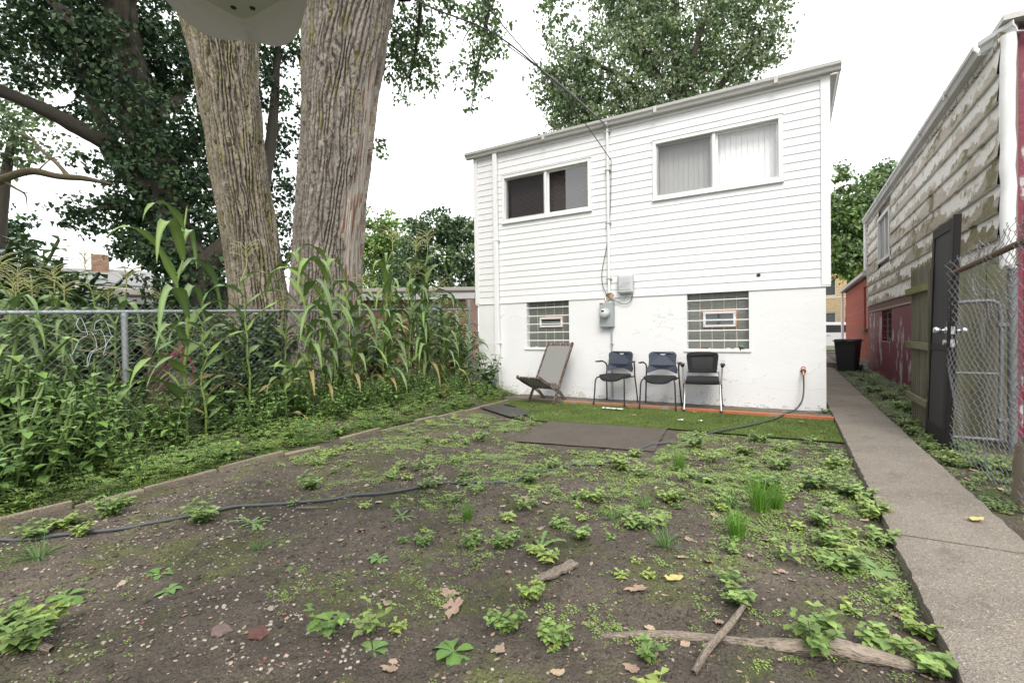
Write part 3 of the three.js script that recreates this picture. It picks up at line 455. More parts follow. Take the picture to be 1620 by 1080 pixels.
// ---------- chairs ----------
function shellPanel(pts, depth, holes, curve) { const g = extr(pts, depth, 0.004, holes); return metric(warp(g, curve)); }
function ring(n, f) { const a = []; for (let k = 0; k < n; k++) a.push(f(k / n * 2 * Math.PI)); return a; }
const sq = (t, a, b, e) => { const c = Math.cos(t), s = Math.sin(t); return [Math.sign(c) * Math.abs(c) ** e * a, Math.sign(s) * Math.abs(s) ** e * b]; };
{
  const c = group('stacking_chair', 'slate blue plastic back chair in front of the thin conduit beside the wooden deck chair', 'chair', [-2.50, 0.03, -7.60], -0.10, 'slate blue stacking armchairs');
  // back: rounded top, waist, arched lower edge, hand slot
  const n = 26, b = []; for (let k = 0; k <= n; k++) { const t = k / n, x = mix(-0.225, 0.225, t); b.push([x, 0.505 + 0.06 * Math.cos((t - 0.5) * Math.PI) ** 1.2]); }
  b.push([0.232, 0.56], [0.205, 0.63], [0.205, 0.72]); for (let k = 0; k <= 8; k++) { const t = k / 8 * Math.PI / 2; b.push([0.145 + 0.065 * Math.cos(t), 0.775 + 0.06 * Math.sin(t)]); } for (let k = 0; k <= 8; k++) { const t = Math.PI / 2 + k / 8 * Math.PI / 2; b.push([-0.145 + 0.065 * Math.cos(t), 0.775 + 0.06 * Math.sin(t)]); }
  b.push([-0.205, 0.72], [-0.205, 0.63], [-0.232, 0.56]);
  const slot = []; for (let k = 0; k <= 10; k++) { const t = Math.PI + k / 10 * Math.PI; slot.push([0.05 * Math.cos(t), 0.806 + 0.026 * Math.sin(t)]); }
  mesh('backrest', shellPanel(b, 0.012, [slot], (v) => { const y = v.y; v.z += -0.235 + 0.9 * v.x * v.x - (y - 0.52) * 0.2 + 0.35 * (y - 0.68) ** 2; }), mat.slate, c);
  mesh('seat', metric(warp(extr(ring(40, (t) => sq(t, 0.235, 0.225, 0.72)), 0.014, 0.006).rotateX(-Math.PI / 2).translate(0, 0.438, 0), (v) => { v.y += 0.022 * (v.x / 0.24) ** 2 - 0.014 - 0.05 * sst(0.14, 0.23, v.z) + 0.02 * sst(0.1, 0.22, -v.z); })), mat.fabric, c);
  for (const s of [-1, 1]) {
    mesh('front_leg', merge([tube([[s * 0.265, -0.012, 0.26], [s * 0.255, 0.2, 0.235], [s * 0.247, 0.38, 0.215], [s * 0.235, 0.422, 0.19], [s * 0.232, 0.428, 0.1], [s * 0.232, 0.428, -0.21]], 0.0115, 10, 40), cyl([s * 0.265, -0.014, 0.26], [s * 0.265, 0.016, 0.26], 0.015)]), mat.black, c);
    mesh('rear_leg', merge([tube([[s * 0.275, 0.01, -0.27], [s * 0.262, 0.25, -0.24], [s * 0.25, 0.45, -0.215], [s * 0.246, 0.58, -0.22], [s * 0.25, 0.63, -0.2], [s * 0.268, 0.667, -0.13], [s * 0.28, 0.675, -0.03], [s * 0.285, 0.672, 0.02]], 0.0115, 10, 48), cyl([s * 0.275, 0.0, -0.27], [s * 0.275, 0.02, -0.27], 0.015)]), mat.black, c);
    mesh('armrest', bx(s * 0.285 - 0.025, s * 0.285 + 0.025, 0.668, 0.69, -0.11, 0.1, 0.01), mat.black, c);
  }
  mesh('crossbar', cyl([-0.235, 0.428, -0.18], [0.235, 0.428, -0.18], 0.01), mat.black, c);
  dup(c, [-1.755, 0.03, -7.50], 0.06, 1, 'slate blue plastic back chair standing between its twin and the chrome legged chair');
  const m = group('office_chair', 'black mesh back armchair with chrome folding legs below the glass block window', 'chair', [-1.15, 0.03, -7.55], 0.14);
  const ob = [[-0.19, 0.515], [0.19, 0.515], [0.2, 0.55], [0.225, 0.78], [0.212, 0.818], [0.1, 0.836], [-0.1, 0.836], [-0.212, 0.818], [-0.225, 0.78], [-0.2, 0.55]], ib = [[-0.145, 0.585], [-0.165, 0.755], [-0.15, 0.775], [0.15, 0.775], [0.165, 0.755], [0.145, 0.585]];
  const cv = (v) => { v.z += -0.215 + 0.7 * v.x * v.x - (v.y - 0.5) * 0.24; v.y += -0.25 * v.x * v.x * (v.y < 0.56 ? -1.6 : 0.3); };
  mesh('back_frame', shellPanel(ob, 0.03, [ib], cv), mat.fabric, m); mesh('back_mesh', shellPanel(ib, 0.004, [], (v) => { cv(v); v.z += 0.012; }), mat.meshFabric, m);
  mesh('seat', metric(warp(new RoundedBoxGeometry(0.46, 0.07, 0.45, 6, 0.03).translate(0, 0.435, 0.01), (v) => { v.y += 0.012 * Math.cos(v.x * 6) - 0.025 * sst(0.12, 0.24, v.z); })), mat.fabric, m); mesh('seat_pan', bx(-0.19, 0.19, 0.385, 0.403, -0.17, 0.18, 0.006), mat.black, m);
  for (const s of [-1, 1]) {
    mesh('front_leg', merge([cyl([s * 0.25, 0.0, 0.25], [s * 0.24, 0.36, 0.02], 0.0125), cyl([s * 0.24, 0.36, 0.02], [s * 0.232, 0.53, -0.2], 0.0125)]), mat.satin, m);
    mesh('rear_leg', merge([cyl([s * 0.275, 0.04, -0.27], [s * 0.255, 0.34, 0.0], 0.0125), cyl([s * 0.255, 0.34, 0.0], [s * 0.275, 0.645, 0.0], 0.0125)]), mat.satin, m);
    mesh('hinge', bx(s * 0.255 - 0.016, s * 0.255 + 0.016, 0.31, 0.375, -0.018, 0.03, 0.006), mat.rust, m);
    mesh('foot', cyl([s * 0.25, -0.022, 0.25], [s * 0.25, 0.018, 0.247], 0.019, 0.015), mat.black, m); mesh('caster', new THREE.SphereGeometry(0.024, 12, 8).translate(s * 0.277, 0.022, -0.275), mat.black, m);
    mesh('armrest', merge([bx(s * 0.28 - 0.032, s * 0.28 + 0.032, 0.65, 0.674, -0.14, 0.12, 0.011), cyl([s * 0.276, 0.62, 0], [s * 0.276, 0.655, 0], 0.022, 0.03)]), mat.black, m);
    mesh('bracket', bx(s * 0.225 - 0.02, s * 0.225 + 0.02, 0.4, 0.415, -0.06, 0.06), mat.satin, m);
  }
  mesh('back_bar', tube([[-0.232, 0.53, -0.2], [-0.1, 0.525, -0.235], [0.1, 0.525, -0.235], [0.232, 0.53, -0.2]], 0.011), mat.satin, m);
}
{ // weathered wooden deck chair: a tall back frame through a curved seat frame
  const c = group('deck_chair', 'weathered wooden folding deck chair with thin slats leaning back', 'deck chair', [-3.62, 0.022, -7.32], -0.16);
  const bar = (pts, w, t) => { const A = []; for (let i = 0; i < pts.length - 1; i++) { const a = V(...pts[i]), b = V(...pts[i + 1]), d = b.clone().sub(a), L = d.length() + (i < pts.length - 2 ? 0.012 : 0), g = new RoundedBoxGeometry(w, L, t, 2, 0.006); g.translate(0, L / 2, 0); g.applyMatrix4(new THREE.Matrix4().compose(a, new THREE.Quaternion().setFromUnitVectors(V(0, 1, 0), d.normalize()), V(1, 1, 1))); A.push(g); } return metric(merge(A)); };
  for (const s of [-1, 1]) {
    mesh('back_rail', bar([[s * 0.255, 0, 0.16], [s * 0.255, 1.0, -0.46]], 0.026, 0.05), mat.woodBrown, c);
    mesh('seat_rail', bar([[s * 0.222, 0.46, 0.52], [s * 0.222, 0.345, 0.30], [s * 0.222, 0.25, 0.08], [s * 0.222, 0.15, -0.1], [s * 0.222, 0, -0.26]], 0.026, 0.055), mat.woodBrown, c);
  }
  mesh('top_rail', bx(-0.24, 0.24, -0.028, 0.028, -0.014, 0.014, 0.005).rotateX(-0.55).translate(0, 0.965, -0.436), mat.woodBrown, c);
  mesh('front_rail', bx(-0.208, 0.208, -0.02, 0.02, -0.014, 0.014, 0.005).rotateX(0.5).translate(0, 0.44, 0.49), mat.woodBrown, c);
  mesh('cross_rail', bx(-0.208, 0.208, -0.026, 0.026, -0.016, 0.016, 0.005).translate(0, 0.262, 0.12), mat.woodBrown, c);
  mesh('cross_rail', bx(-0.24, 0.24, -0.02, 0.02, -0.014, 0.014, 0.005).rotateX(-0.55).translate(0, 0.30, -0.03), mat.woodBrown, c);
  const sl = []; for (let k = 0; k < 22; k++) { const x = -0.228 + k * 0.0217; sl.push(bx(x - 0.0078, x + 0.0078, 0, 0.79, -0.006, 0.006).rotateX(-0.556).translate(0, 0.285, -0.014)); } mesh('back_slats', merge(sl), mat.woodPale, c).userData.kind = 'stuff';
  const ss = []; for (let k = 0; k < 19; k++) { const x = -0.196 + k * 0.0217; ss.push(bx(x - 0.0078, x + 0.0078, -0.005, 0.005, 0, 0.42).rotateX(-0.46).translate(0, 0.265, 0.12)); } mesh('seat_slats', merge(ss), mat.woodPale, c).userData.kind = 'stuff';
}
// garden hose from the tap across the yard
{
  const G = (x, z, r = 0.011) => [x, groundY(x, z) + r, z], pts = [[0.14, 0.54, HZ + 0.09], [0.142, 0.36, HZ + 0.12], [0.12, 0.2, HZ + 0.22], [0.04, 0.09, HZ + 0.38], [-0.06, 0.052, -7.5], [-0.2, 0.034, -7.05], [-0.49, 0.03, -6.39], [-0.72, 0.03, -5.97]].map((p) => p);
  const line = [[-0.9, -5.6], [-1.1, -5.25], [-1.28, -5.03], [-1.33, -4.76], [-1.35, -4.39], [-1.43, -4.08], [-1.73, -3.93], [-1.89, -3.62], [-1.94, -3.28], [-2.16, -3.15], [-2.38, -2.95], [-2.53, -2.62], [-2.82, -2.46], [-3.13, -2.1], [-3.38, -1.71], [-3.54, -1.42], [-3.7, -1.19], [-3.89, -1.01], [-4.03, -0.89], [-4.3, -0.6]];
  for (let i = 0; i < line.length - 1; i++) for (let k = 0; k < 3; k++) { const t = k / 3; pts.push(G(mix(line[i][0], line[i + 1][0], t), mix(line[i][1], line[i + 1][1], t), line[i][0] > -1.36 ? 0.02 : 0.012)); }
  tag(mesh('garden_hose', tube(pts, 0.0108, 9, 420), mat.hose, scene), 'long dark grey garden hose snaking from the wall tap across the soil', 'hose');
}
// ---------- neighbouring house on the right ----------
const RX = 1.95;
{
  const H = group('neighbour_house', 'neighbouring house with flaking painted boards over a maroon ground floor', 'house', [RX, 0, -12]), o = (m) => { m.position.x -= RX; m.position.z += 12; return m; };
  const Z0 = -17.3, Z1 = -7.08, Y0 = 1.84, Y1 = 4.18, rows = 8, ex = (Y1 - Y0) / rows, win = [-15.25, -13.72, 2.86, 3.9];
  // upper wall with a window opening (built in z,y then turned)
  const side = (pts, th, holes, x) => { const g = extr(pts.map(([z, y]) => [-z, y]), th, 0, holes.map((h) => h.map(([z, y]) => [-z, y]))); g.rotateY(Math.PI / 2); g.translate(x, 0, 0); return metric(g); };
  const up = o(mesh('upper_wall', side(rect(Z0, Z1, Y0, Y1 + 0.2), 0.1, [rect(win[0] + 0.03, win[1] - 0.03, win[2] + 0.03, win[3] - 0.03)], RX + 0.02), M({ color: lin(0.2, 0.17, 0.14), roughness: 0.95 }), H));
  const R = rng(71);
  for (let k = 0; k < rows; k++) {
    const y0 = Y0 + k * ex; let cuts = [[Z0 + 0.02, Z1 - 0.005]];
    if (y0 + ex > win[2] && y0 < win[3]) cuts = [[Z0 + 0.02, win[0] - 0.05], [win[1] + 0.05, Z1 - 0.005]];
    const seam = k % 3 === 0 ? -12.4 : k % 3 === 1 ? -10.1 : -14.0; cuts = cuts.flatMap(([a, b]) => (a < seam && b > seam ? [[a, seam - 0.004], [seam + 0.004, b]] : [[a, b]]));
    for (const [a, b] of cuts) {
      const L = b - a, n = Math.max(2, Math.round(L / 0.12)), pr = [[0, y0 + ex + 0.012], [-0.006, y0 + ex + 0.012], [-0.04, y0 + 0.008], [-0.037, y0 - 0.012], [-0.012, y0 - 0.01]], p = [], uv = [], ix = [], lift = rr(-0.006, 0.006, R);
      for (let i = 0; i <= n; i++) { const z = mix(a, b, i / n), wv = N2(z * 2.5, k * 5) * 0.004 + N2(z * 9, k * 3) * 0.003, ch = Math.max(0, N2(z * 6 + 40, k * 7) - 0.55) * 0.05; pr.forEach(([x, y], j) => { p.push(RX + x + wv, y + (j >= 2 ? lift + wv + ch : 0), z); uv.push((z - Z0) / 10.4, (y - Y0) / (Y1 - Y0)); }); }
      const m = pr.length; for (let i = 0; i < n; i++) for (let j = 0; j < m - 1; j++) { const q = i * m + j; ix.push(q, q + 1, q + m, q + 1, q + m + 1, q + m); }
      const g = new THREE.BufferGeometry(); g.setAttribute('position', new THREE.Float32BufferAttribute(p, 3)); g.setAttribute('uv', new THREE.Float32BufferAttribute(uv, 2)); g.setIndex(ix); g.computeVertexNormals(); mesh('siding_board', g, mat.peel, up);
    }
  }
  o(mesh('corner_board', bx(RX - 0.045, RX + 0.05, Y0 - 0.03, Y1 + 0.1, Z0 - 0.06, Z0 + 0.018, 0.004), M({ map: T.peel, roughness: 0.8 }), H));
  o(mesh('apron_board', bx(RX - 0.015, RX + 0.019, 1.68, 1.834, Z0, Z1 - 0.02, 0.004), M({ map: rep(T.woodOrange, 0.3, 1.2), color: lin(0.55, 0.9, 1.6), bumpMap: rep(T.grainB, 0.3, 1.2), bumpScale: 0.006, roughness: 0.95 }), H)); o(mesh('apron_board', bx(RX - 0.03, RX + 0.018, 1.645, 1.678, Z0, Z1 - 0.02, 0.006), M({ map: rep(T.conc, 0.7), color: lin(1.9, 1.9, 1.9) }), H));
  // maroon ground floor with a barred window
  const lw = [-15.0, -13.66, 0.88, 1.62];
  const lower = o(mesh('ground_floor_wall', side(rect(Z0, Z1 - 0.0, -0.3, 1.643), 0.25, [rect(...lw)], RX), mat.maroon, H));
  {
    const W = part('barred_window', H, [0.12, lw[2], (lw[0] + lw[1]) / 2 + 12]), w = (lw[1] - lw[0]) / 2, h = lw[3] - lw[2];
    mesh('frame', merge([bx(-0.02, 0.03, 0, 0.06, -w, w), bx(-0.02, 0.03, h - 0.06, h, -w, w), bx(-0.02, 0.03, 0.06, h - 0.06, -w, -w + 0.06), bx(-0.02, 0.03, 0.06, h - 0.06, w - 0.06, w), bx(-0.018, 0.028, 0.06, h - 0.06, -0.03, 0.03)]), M({ color: lin(0.3, 0.29, 0.28) }), W);
    mesh('pane', bx(0.0, 0.006, 0.05, h - 0.05, -w + 0.05, w - 0.05), P({ color: lin(0.03, 0.033, 0.035), roughness: 0.12, clearcoat: 0.8 }), W);
    for (let k = 0; k < 5; k++) mesh('security_bar', cyl([-0.09, h * (k + 0.5) / 5, -w - 0.005], [-0.09, h * (k + 0.5) / 5, w + 0.005], 0.009), mat.rust, W);
    for (const z of [-w * 0.5, 0, w * 0.5]) mesh('security_bar', cyl([-0.075, -0.005, z], [-0.075, h + 0.005, z], 0.007), mat.rust, W);
    mesh('sill', bx(-0.14, 0.02, -0.03, -0.001, -w - 0.02, w + 0.02, 0.006), M({ map: rep(T.conc, 0.6), color: lin(1.2, 1.0, 0.9) }), W);
  }
  {
    const W = part('window', H, [0, win[2], (win[0] + win[1]) / 2 + 12]), w = (win[1] - win[0]) / 2, h = win[3] - win[2], wm = M({ color: lin(0.58, 0.58, 0.56), bumpMap: rep(T.noise, 0.3), bumpScale: 0.003, roughness: 0.7 });
    mesh('casing', merge([bx(-0.05, 0.05, -0.05, 0.03, -w - 0.06, w + 0.06, 0.004), bx(-0.05, 0.05, h - 0.03, h + 0.06, -w - 0.06, w + 0.06, 0.004), bx(-0.05, 0.05, 0.03, h - 0.03, -w - 0.06, -w + 0.02, 0.004), bx(-0.05, 0.05, 0.03, h - 0.03, w - 0.02, w + 0.06, 0.004)]), wm, W);
    mesh('mullion', bx(-0.01, 0.04, 0.03, h - 0.03, -0.03, 0.03), wm, W); mesh('pane', bx(0.02, 0.026, 0.03, h - 0.03, 0.03, w - 0.02), P({ color: lin(0.05, 0.07, 0.065), roughness: 0.06, clearcoat: 1 }), W); mesh('pane', bx(0.012, 0.018, 0.03, h - 0.03, -w + 0.02, -0.03), M({ color: lin(0.2, 0.2, 0.2), roughness: 0.5 }), W);
  }
  // the end wall that faces the yard, roof, eave and gutter
  o(mesh('end_wall', bx(RX + 0.12, RX + 5, -0.3, Y1 + 0.12, Z1 - 0.2, Z1 - 0.01), mat.maroon, H)); o(mesh('roof', bx(RX - 0.02, RX + 5.1, Y1 + 0.201, Y1 + 0.26, Z0 - 0.1, Z1 + 0.1), mat.gutter, H));
  o(mesh('back_wall', bx(RX + 0.12, RX + 5, -0.3, Y1 + 0.12, Z0, Z0 + 0.15), mat.maroon, H));
  o(mesh('frieze_board', bx(RX - 0.035, RX + 0.019, Y1 - 0.005, Y1 + 0.14, Z0, Z1 - 0.004, 0.004), M({ map: T.peel, color: lin(0.9, 0.9, 0.9), roughness: 0.8 }), H));
  {
    const pr = [[0, 0], [-0.08, 0], [-0.1, 0.05], [-0.125, 0.07], [-0.125, 0.12], [-0.115, 0.12], [-0.11, 0.08], [-0.088, 0.055], [-0.07, 0.012], [0, 0.012]], old = M({ map: rep(T.stucco, 0.7), color: lin(0.6, 0.59, 0.56), bumpMap: rep(T.noise, 0.3), bumpScale: 0.006, roughness: 0.7 });
    const g = extr(pr, Z1 - Z0 - 0.26); g.translate(RX - 0.036, Y1 + 0.062, Z0 - 0.05); o(mesh('gutter', metric(g), old, H));
    const mit = (x0, z0, x1, z1) => { const L = Math.hypot(x1 - x0, z1 - z0), q = extr(pr, L), a = Math.atan2(x1 - x0, z1 - z0); q.rotateY(a); q.translate(x0, Y1 + 0.065, z0); return metric(q); };
    o(mesh('gutter_corner', mit(RX - 0.03, Z1 - 0.3, RX + 0.16, Z1 + 0.04), M({ color: lin(0.62, 0.63, 0.63), bumpMap: rep(T.noise, 0.3), bumpScale: 0.002, roughness: 0.5 }), H)); o(mesh('gutter', mit(RX + 0.16, Z1 + 0.04, RX + 2, Z1 + 0.04), old, H));
    for (let k = 0; k < 6; k++) o(mesh('gutter_seam', bx(RX - 0.168, RX - 0.155, Y1 + 0.06, Y1 + 0.185, -8.6 - k * 1.5, -8.55 - k * 1.5, 0.003), old, H));
    o(mesh('corner_downspout', metric(warp(new THREE.CylinderGeometry(0.062, 0.062, Y1 + 0.06, 14, 40).translate(RX + 0.03, (Y1 + 0.06) / 2, Z1 + 0.045), (v) => { v.z += 0.012 * N2(v.y * 1.5, 3); v.x += 0.01 * N2(v.y * 2, 8); })), mat.trim, H));
    o(mesh('rear_downspout', merge([cyl([RX - 0.07, 2.86, Z0 - 0.1], [RX - 0.07, Y1 + 0.06, Z0 - 0.1], 0.045), bx(RX - 0.12, RX - 0.02, 3.5, 3.53, Z0 - 0.15, Z0 - 0.05)]), mat.trim, H));
    o(mesh('crack', warp(new THREE.BoxGeometry(0.004, 0.32, 0.06, 1, 12, 1), (v) => { v.z += N2(v.y * 14, 1) * 0.06; }).translate(RX - 0.034, 2.78, -13.5), mat.dark, H));
  }
}
{ // red brick extension behind it
  const B = group('brick_extension', 'low red painted brick extension beyond the flaking house', 'building', [RX + 2, 0, -21]), o = (m) => { m.position.x -= RX + 2; m.position.z += 21; return m; };
  const side = (pts, th, holes, x) => { const g = extr(pts.map(([z, y]) => [-z, y]), th, 0, holes.map((h) => h.map(([z, y]) => [-z, y]))); g.rotateY(Math.PI / 2); g.translate(x, 0, 0); return metric(g); };
  o(mesh('wall', side(rect(-24.6, -17.36, 0.22, 2.72), 0.2, [rect(-18.75, -17.95, 1.2, 2.5)], RX + 0.03), mat.brickRed, B)); o(mesh('wall', merge([bx(RX + 0.232, RX + 4, 0.22, 2.72, -24.6, -24.4)]), mat.brickRed, B)); o(mesh('foundation', bx(RX - 0.01, RX + 4, -0.2, 0.218, -24.62, -17.35, 0.01), mat.conc, B));
  o(mesh('window_frame', merge([bx(RX + 0.1, RX + 0.18, 1.2, 2.5, -18.75, -18.66), bx(RX + 0.1, RX + 0.18, 1.2, 2.5, -18.04, -17.95), bx(RX + 0.1, RX + 0.18, 1.2, 1.28, -18.66, -18.04), bx(RX + 0.1, RX + 0.18, 2.3, 2.5, -18.66, -18.04)]), mat.trim, B)); o(mesh('window_pane', bx(RX + 0.15, RX + 0.155, 1.28, 2.3, -18.66, -18.04), P({ color: lin(0.05, 0.05, 0.05), roughness: 0.1, clearcoat: 1 }), B)); o(mesh('window_ledge', bx(RX - 0.06, RX + 0.1, 1.13, 1.199, -18.85, -17.85, 0.01), mat.conc, B));
  o(mesh('roof', bx(RX - 0.1, RX + 4.2, 2.86, 2.92, -24.9, -17.36), mat.shingle, B)); o(mesh('eave_board', bx(RX - 0.02, RX + 0.22, 2.722, 2.855, -24.8, -17.37), M({ map: rep(T.woodGrey, 0.4, 2), roughness: 0.9 }), B)); o(mesh('gutter', bx(RX - 0.16, RX - 0.022, 2.74, 2.85, -24.9, -17.4, 0.02), mat.gutter, B)); o(mesh('downspout', cyl([RX - 0.08, 0.2, -24.75], [RX - 0.08, 2.75, -24.75], 0.05), mat.trim, B));
}
// ---------- chain link ----------
// wires zigzag upward and hook the next one; shape(s, y) gives the point of the sheet
function chainLink(len, h, cell, r, shape, sides = 4) {
  const hw = cell / 2, rowsN = Math.floor(h / hw), p = [], nn = [], ix = [], nW = Math.floor(len / hw);
  const seg = (a, b) => { const d = b.clone().sub(a).normalize(), s = V().crossVectors(d, Math.abs(d.z) > 0.95 ? V(0, 1, 0) : V(0, 0, 1)).normalize(), t = V().crossVectors(d, s), base = p.length / 3; for (const q of [a, b]) for (let k = 0; k < sides; k++) { const g = k / sides * 6.2832, x = Math.cos(g), y = Math.sin(g), n = [s.x * x + t.x * y, s.y * x + t.y * y, s.z * x + t.z * y]; nn.push(...n); p.push(q.x + n[0] * r, q.y + n[1] * r, q.z + n[2] * r); } for (let k = 0; k < sides; k++) { const l = (k + 1) % sides; ix.push(base + k, base + l, base + sides + k, base + l, base + sides + l, base + sides + k); } };
  for (let w = 0; w < nW; w++) { let prev = null; for (let k = 0; k <= rowsN; k++) { const s = (w + ((k + w) % 2 ? 1 : 0)) * hw, q = shape(s, k * hw, (k + w) % 2); if (prev) seg(prev, q); prev = q; } const a = shape((w + ((rowsN + w) % 2 ? 1 : 0)) * hw, rowsN * hw, 0); seg(a, a.clone().add(V(0.004, 0.018, 0.006 * (w % 2 ? 1 : -1)))); }
  const g = new THREE.BufferGeometry(); g.setAttribute('position', new THREE.Float32BufferAttribute(p, 3)); g.setAttribute('normal', new THREE.Float32BufferAttribute(nn, 3)); g.setIndex(ix); return g;
}
const railY = (z) => 1.42 + 0.041 * (-z - 0.8);
{
  const F = group('chain_link_fence', 'long galvanised chain link fence with top rail along the corn bed', 'fence', [-6.2, 0, -4.5]), o = (m) => { m.position.x += 6.2; m.position.z += 4.5; return m; };
  o(mesh('chain_link_mesh', chainLink(10, 1.66, 0.08, 0.0017, (s, y, f) => { const z = 0.9 - s, gy = groundY(-6.2, z) + 0.02, top = railY(z) + 0.06; return V(-6.165 + 0.004 * (f ? 1 : -1) + 0.02 * N2(z * 0.8, y * 1.5), gy + y / 1.638 * (top - gy), z + 0.01 * N2(z * 2, y * 3 + 9)); }), mat.wire, F));
  const rp = []; for (let z = 0.9; z >= -8.75; z -= 0.6) rp.push([-6.2, railY(z), z]); o(mesh('top_rail', tube(rp, 0.021, 12, 60), mat.galv, F));
  for (const [z, dx, up] of [[-2.34, 0.0, -0.022], [-5.42, 0.0, -0.02], [0.7, 0, -0.02], [-8.72, 0, 0.2]]) { const y = railY(z) + up, g0 = groundY(-6.2, z); o(mesh('post', merge([cyl([-6.2 + dx, g0 - 0.1, z], [-6.2, y, z], up > 0 ? 0.038 : 0.03, up > 0 ? 0.038 : 0.03, 14), cyl([-6.2, y - 0.03, z], [-6.2, y + 0.012, z], 0.036, 0.034, 14)]), mat.galv, F)); }
  for (let z = -0.2; z > -8.6; z -= 0.62) o(mesh('wire_tie', new THREE.TorusGeometry(0.025, 0.002, 4, 12).translate(-6.195, railY(z), z), mat.wire, F));
}
{ // rusty chain link panel beside the path
  const F = group('chain_link_fence', 'sagging chain link panel on a rusty rail beside the concrete path', 'fence', [1.3, 0, -5.2]), o = (m) => { m.position.x -= 1.3; m.position.z += 5.2; return m; };
  o(mesh('chain_link_mesh', chainLink(1.75, 1.86, 0.082, 0.0022, (s0, y, f) => { const s = s0 * 1.45, z = -5.98 + s, t = y / 1.86, sag = 0.05 * Math.sin(s * 2.2) * t + 0.05 * N2(z * 1.4, y * 1.2), hi = 1.72 + 0.09 * sst(0, 1.6, s) + 0.03 * N2(z * 4, 2); return V(1.28 + 0.006 * (f ? 1 : -1) + sag * 0.6 + 0.03 * sst(0.9, 1, t) * N2(z * 9, 4), 0.04 + t * (hi + 0.05) * (1 + 0.02 * N2(z * 3, y * 2)), z + 0.025 * N2(z * 2 + 5, y * 2.4)); }, 5), mat.wire, F));
  o(mesh('rail', tube([[1.31, 1.69, -5.95], [1.31, 1.71, -5.2], [1.31, 1.735, -4.4], [1.31, 1.75, -3.4]], 0.022, 12), mat.rust, F)); o(mesh('post', merge([cyl([1.335, 0.0, -4.36], [1.335, 1.98, -4.36], 0.034, 0.034, 14)]), mat.rust, F)); o(mesh('post_footing', warp(new THREE.CylinderGeometry(0.075, 0.09, 0.42, 18, 6).translate(1.335, 0.2, -4.36), (v) => { const k = 1 + 0.12 * N3(v.x * 14, v.y * 9, v.z * 14); v.x = 1.335 + (v.x - 1.335) * k; v.z = -4.36 + (v.z + 4.36) * k; }), mat.stone, F)); o(mesh('post', cyl([1.32, 0.0, -3.4], [1.32, 1.8, -3.4], 0.03, 0.03, 12), mat.galv, F));
  o(mesh('loose_wire', tube([[1.36, 1.46, -5.8], [1.38, 1.55, -5.7], [1.36, 1.6, -5.62], [1.35, 1.5, -5.55], [1.37, 1.44, -5.5], [1.36, 1.5, -5.4], [1.38, 1.47, -5.25], [1.36, 1.44, -5.1]], 0.0035, 5, 60), mat.wire, F));
}
{ // galvanised gate frame leaning behind the mesh
  const G = group('pipe_gate', 'galvanised pipe gate frame standing behind the sagging chain link panel', 'gate', [1.62, 0, -6.45]);
  mesh('frame', merge([tube([[-0.22, 0.06, 0], [-0.22, 1.36, 0], [-0.2, 1.42, 0], [-0.16, 1.43, 0], [0.08, 1.435, 0], [0.12, 1.42, 0], [0.14, 1.36, 0], [0.14, 0.06, 0]], 0.02, 10, 70), cyl([-0.22, 0.72, 0], [0.14, 0.72, 0], 0.014), cyl([-0.22, 0.07, 0], [0.14, 0.07, 0], 0.018)]), mat.galvDull, G); mesh('hinge', merge([bx(0.12, 0.24, 1.18, 1.215, -0.03, 0.03, 0.006), bx(0.12, 0.24, 0.25, 0.285, -0.03, 0.03, 0.006)]), mat.galvDull, G);
  const p = group('fence_post', 'blue-grey steel post at the maroon wall corner', 'post', [1.845, 0, -6.44]); mesh('pipe', cyl([0, -0.05, 0], [0, 1.74, 0], 0.036, 0.036, 14), mat.galvDull, p); mesh('cap', new THREE.SphereGeometry(0.04, 12, 6, 0, 6.3, 0, 1.57).translate(0, 1.74, 0), mat.galv, p);
}
// ---------- wooden fences ----------
function picket(w, h, t, R) { const a = w / 2, e = 0.028, g = extr([[-a, 0], [a, 0], [a, h - 0.05], [a - e, h], [-a + e, h], [-a, h - 0.05]], t, 0.003); g.translate(0, 0, -t / 2); warp(g, (v) => { v.x += 0.006 * N2(v.y * 1.2, R() * 0 + h * 30); }); return metric(g); }
{
  const F = group('wooden_fence', 'weathered picket fence piece with mossy rails beside the storm door', 'fence', [1.33, 0, -7.3]), R = rng(81);
  for (let z = -0.62, k = 0; z < 0.56; z += 0.12, k++) { const g = picket(0.104, 1.93 + rr(-0.02, 0.02, R), 0.018, R); g.rotateY(Math.PI / 2); g.rotateX(rr(-0.008, 0.008, R)); shiftUv(g, R(), R() * 2); g.translate(0.02, 0.02, z); mesh('picket', g, mat.woodGrey, F); }
  for (const y of [0.28, 0.93, 1.6]) { const g = bx(-0.045, -0.005, y, y + 0.085, -0.72, 0.55, 0.006), a = g.attributes.uv; for (let i = 0; i < a.count; i++) { const u = a.getX(i); a.setX(i, a.getY(i)); a.setY(i, u); } mesh('rail', g, M({ map: rep(T.woodGrey, 0.5, 2), color: y > 1.5 ? lin(1.3, 1.45, 0.75) : lin(1.2, 1.2, 1.0), bumpMap: rep(T.grainB, 0.5, 2), bumpScale: 0.003, roughness: 0.9 }), F); }
  const G = group('wooden_fence', 'short run of grey pickets closing the gap before the maroon wall', 'fence', [1.62, 0, -6.7]);
  for (let x = -0.3, k = 0; x < 0.3; x += 0.115, k++) { const g = picket(0.108, 1.8 + rr(-0.03, 0.03, R), 0.018, R); shiftUv(g, R(), R() * 2); g.translate(x, 0.02, 0); mesh('picket', g, mat.woodGrey, G); }
  for (const y of [0.35, 1.45]) mesh('rail', bx(-0.36, 0.33, y, y + 0.08, -0.055, -0.012, 0.005), mat.woodGrey, G);
}
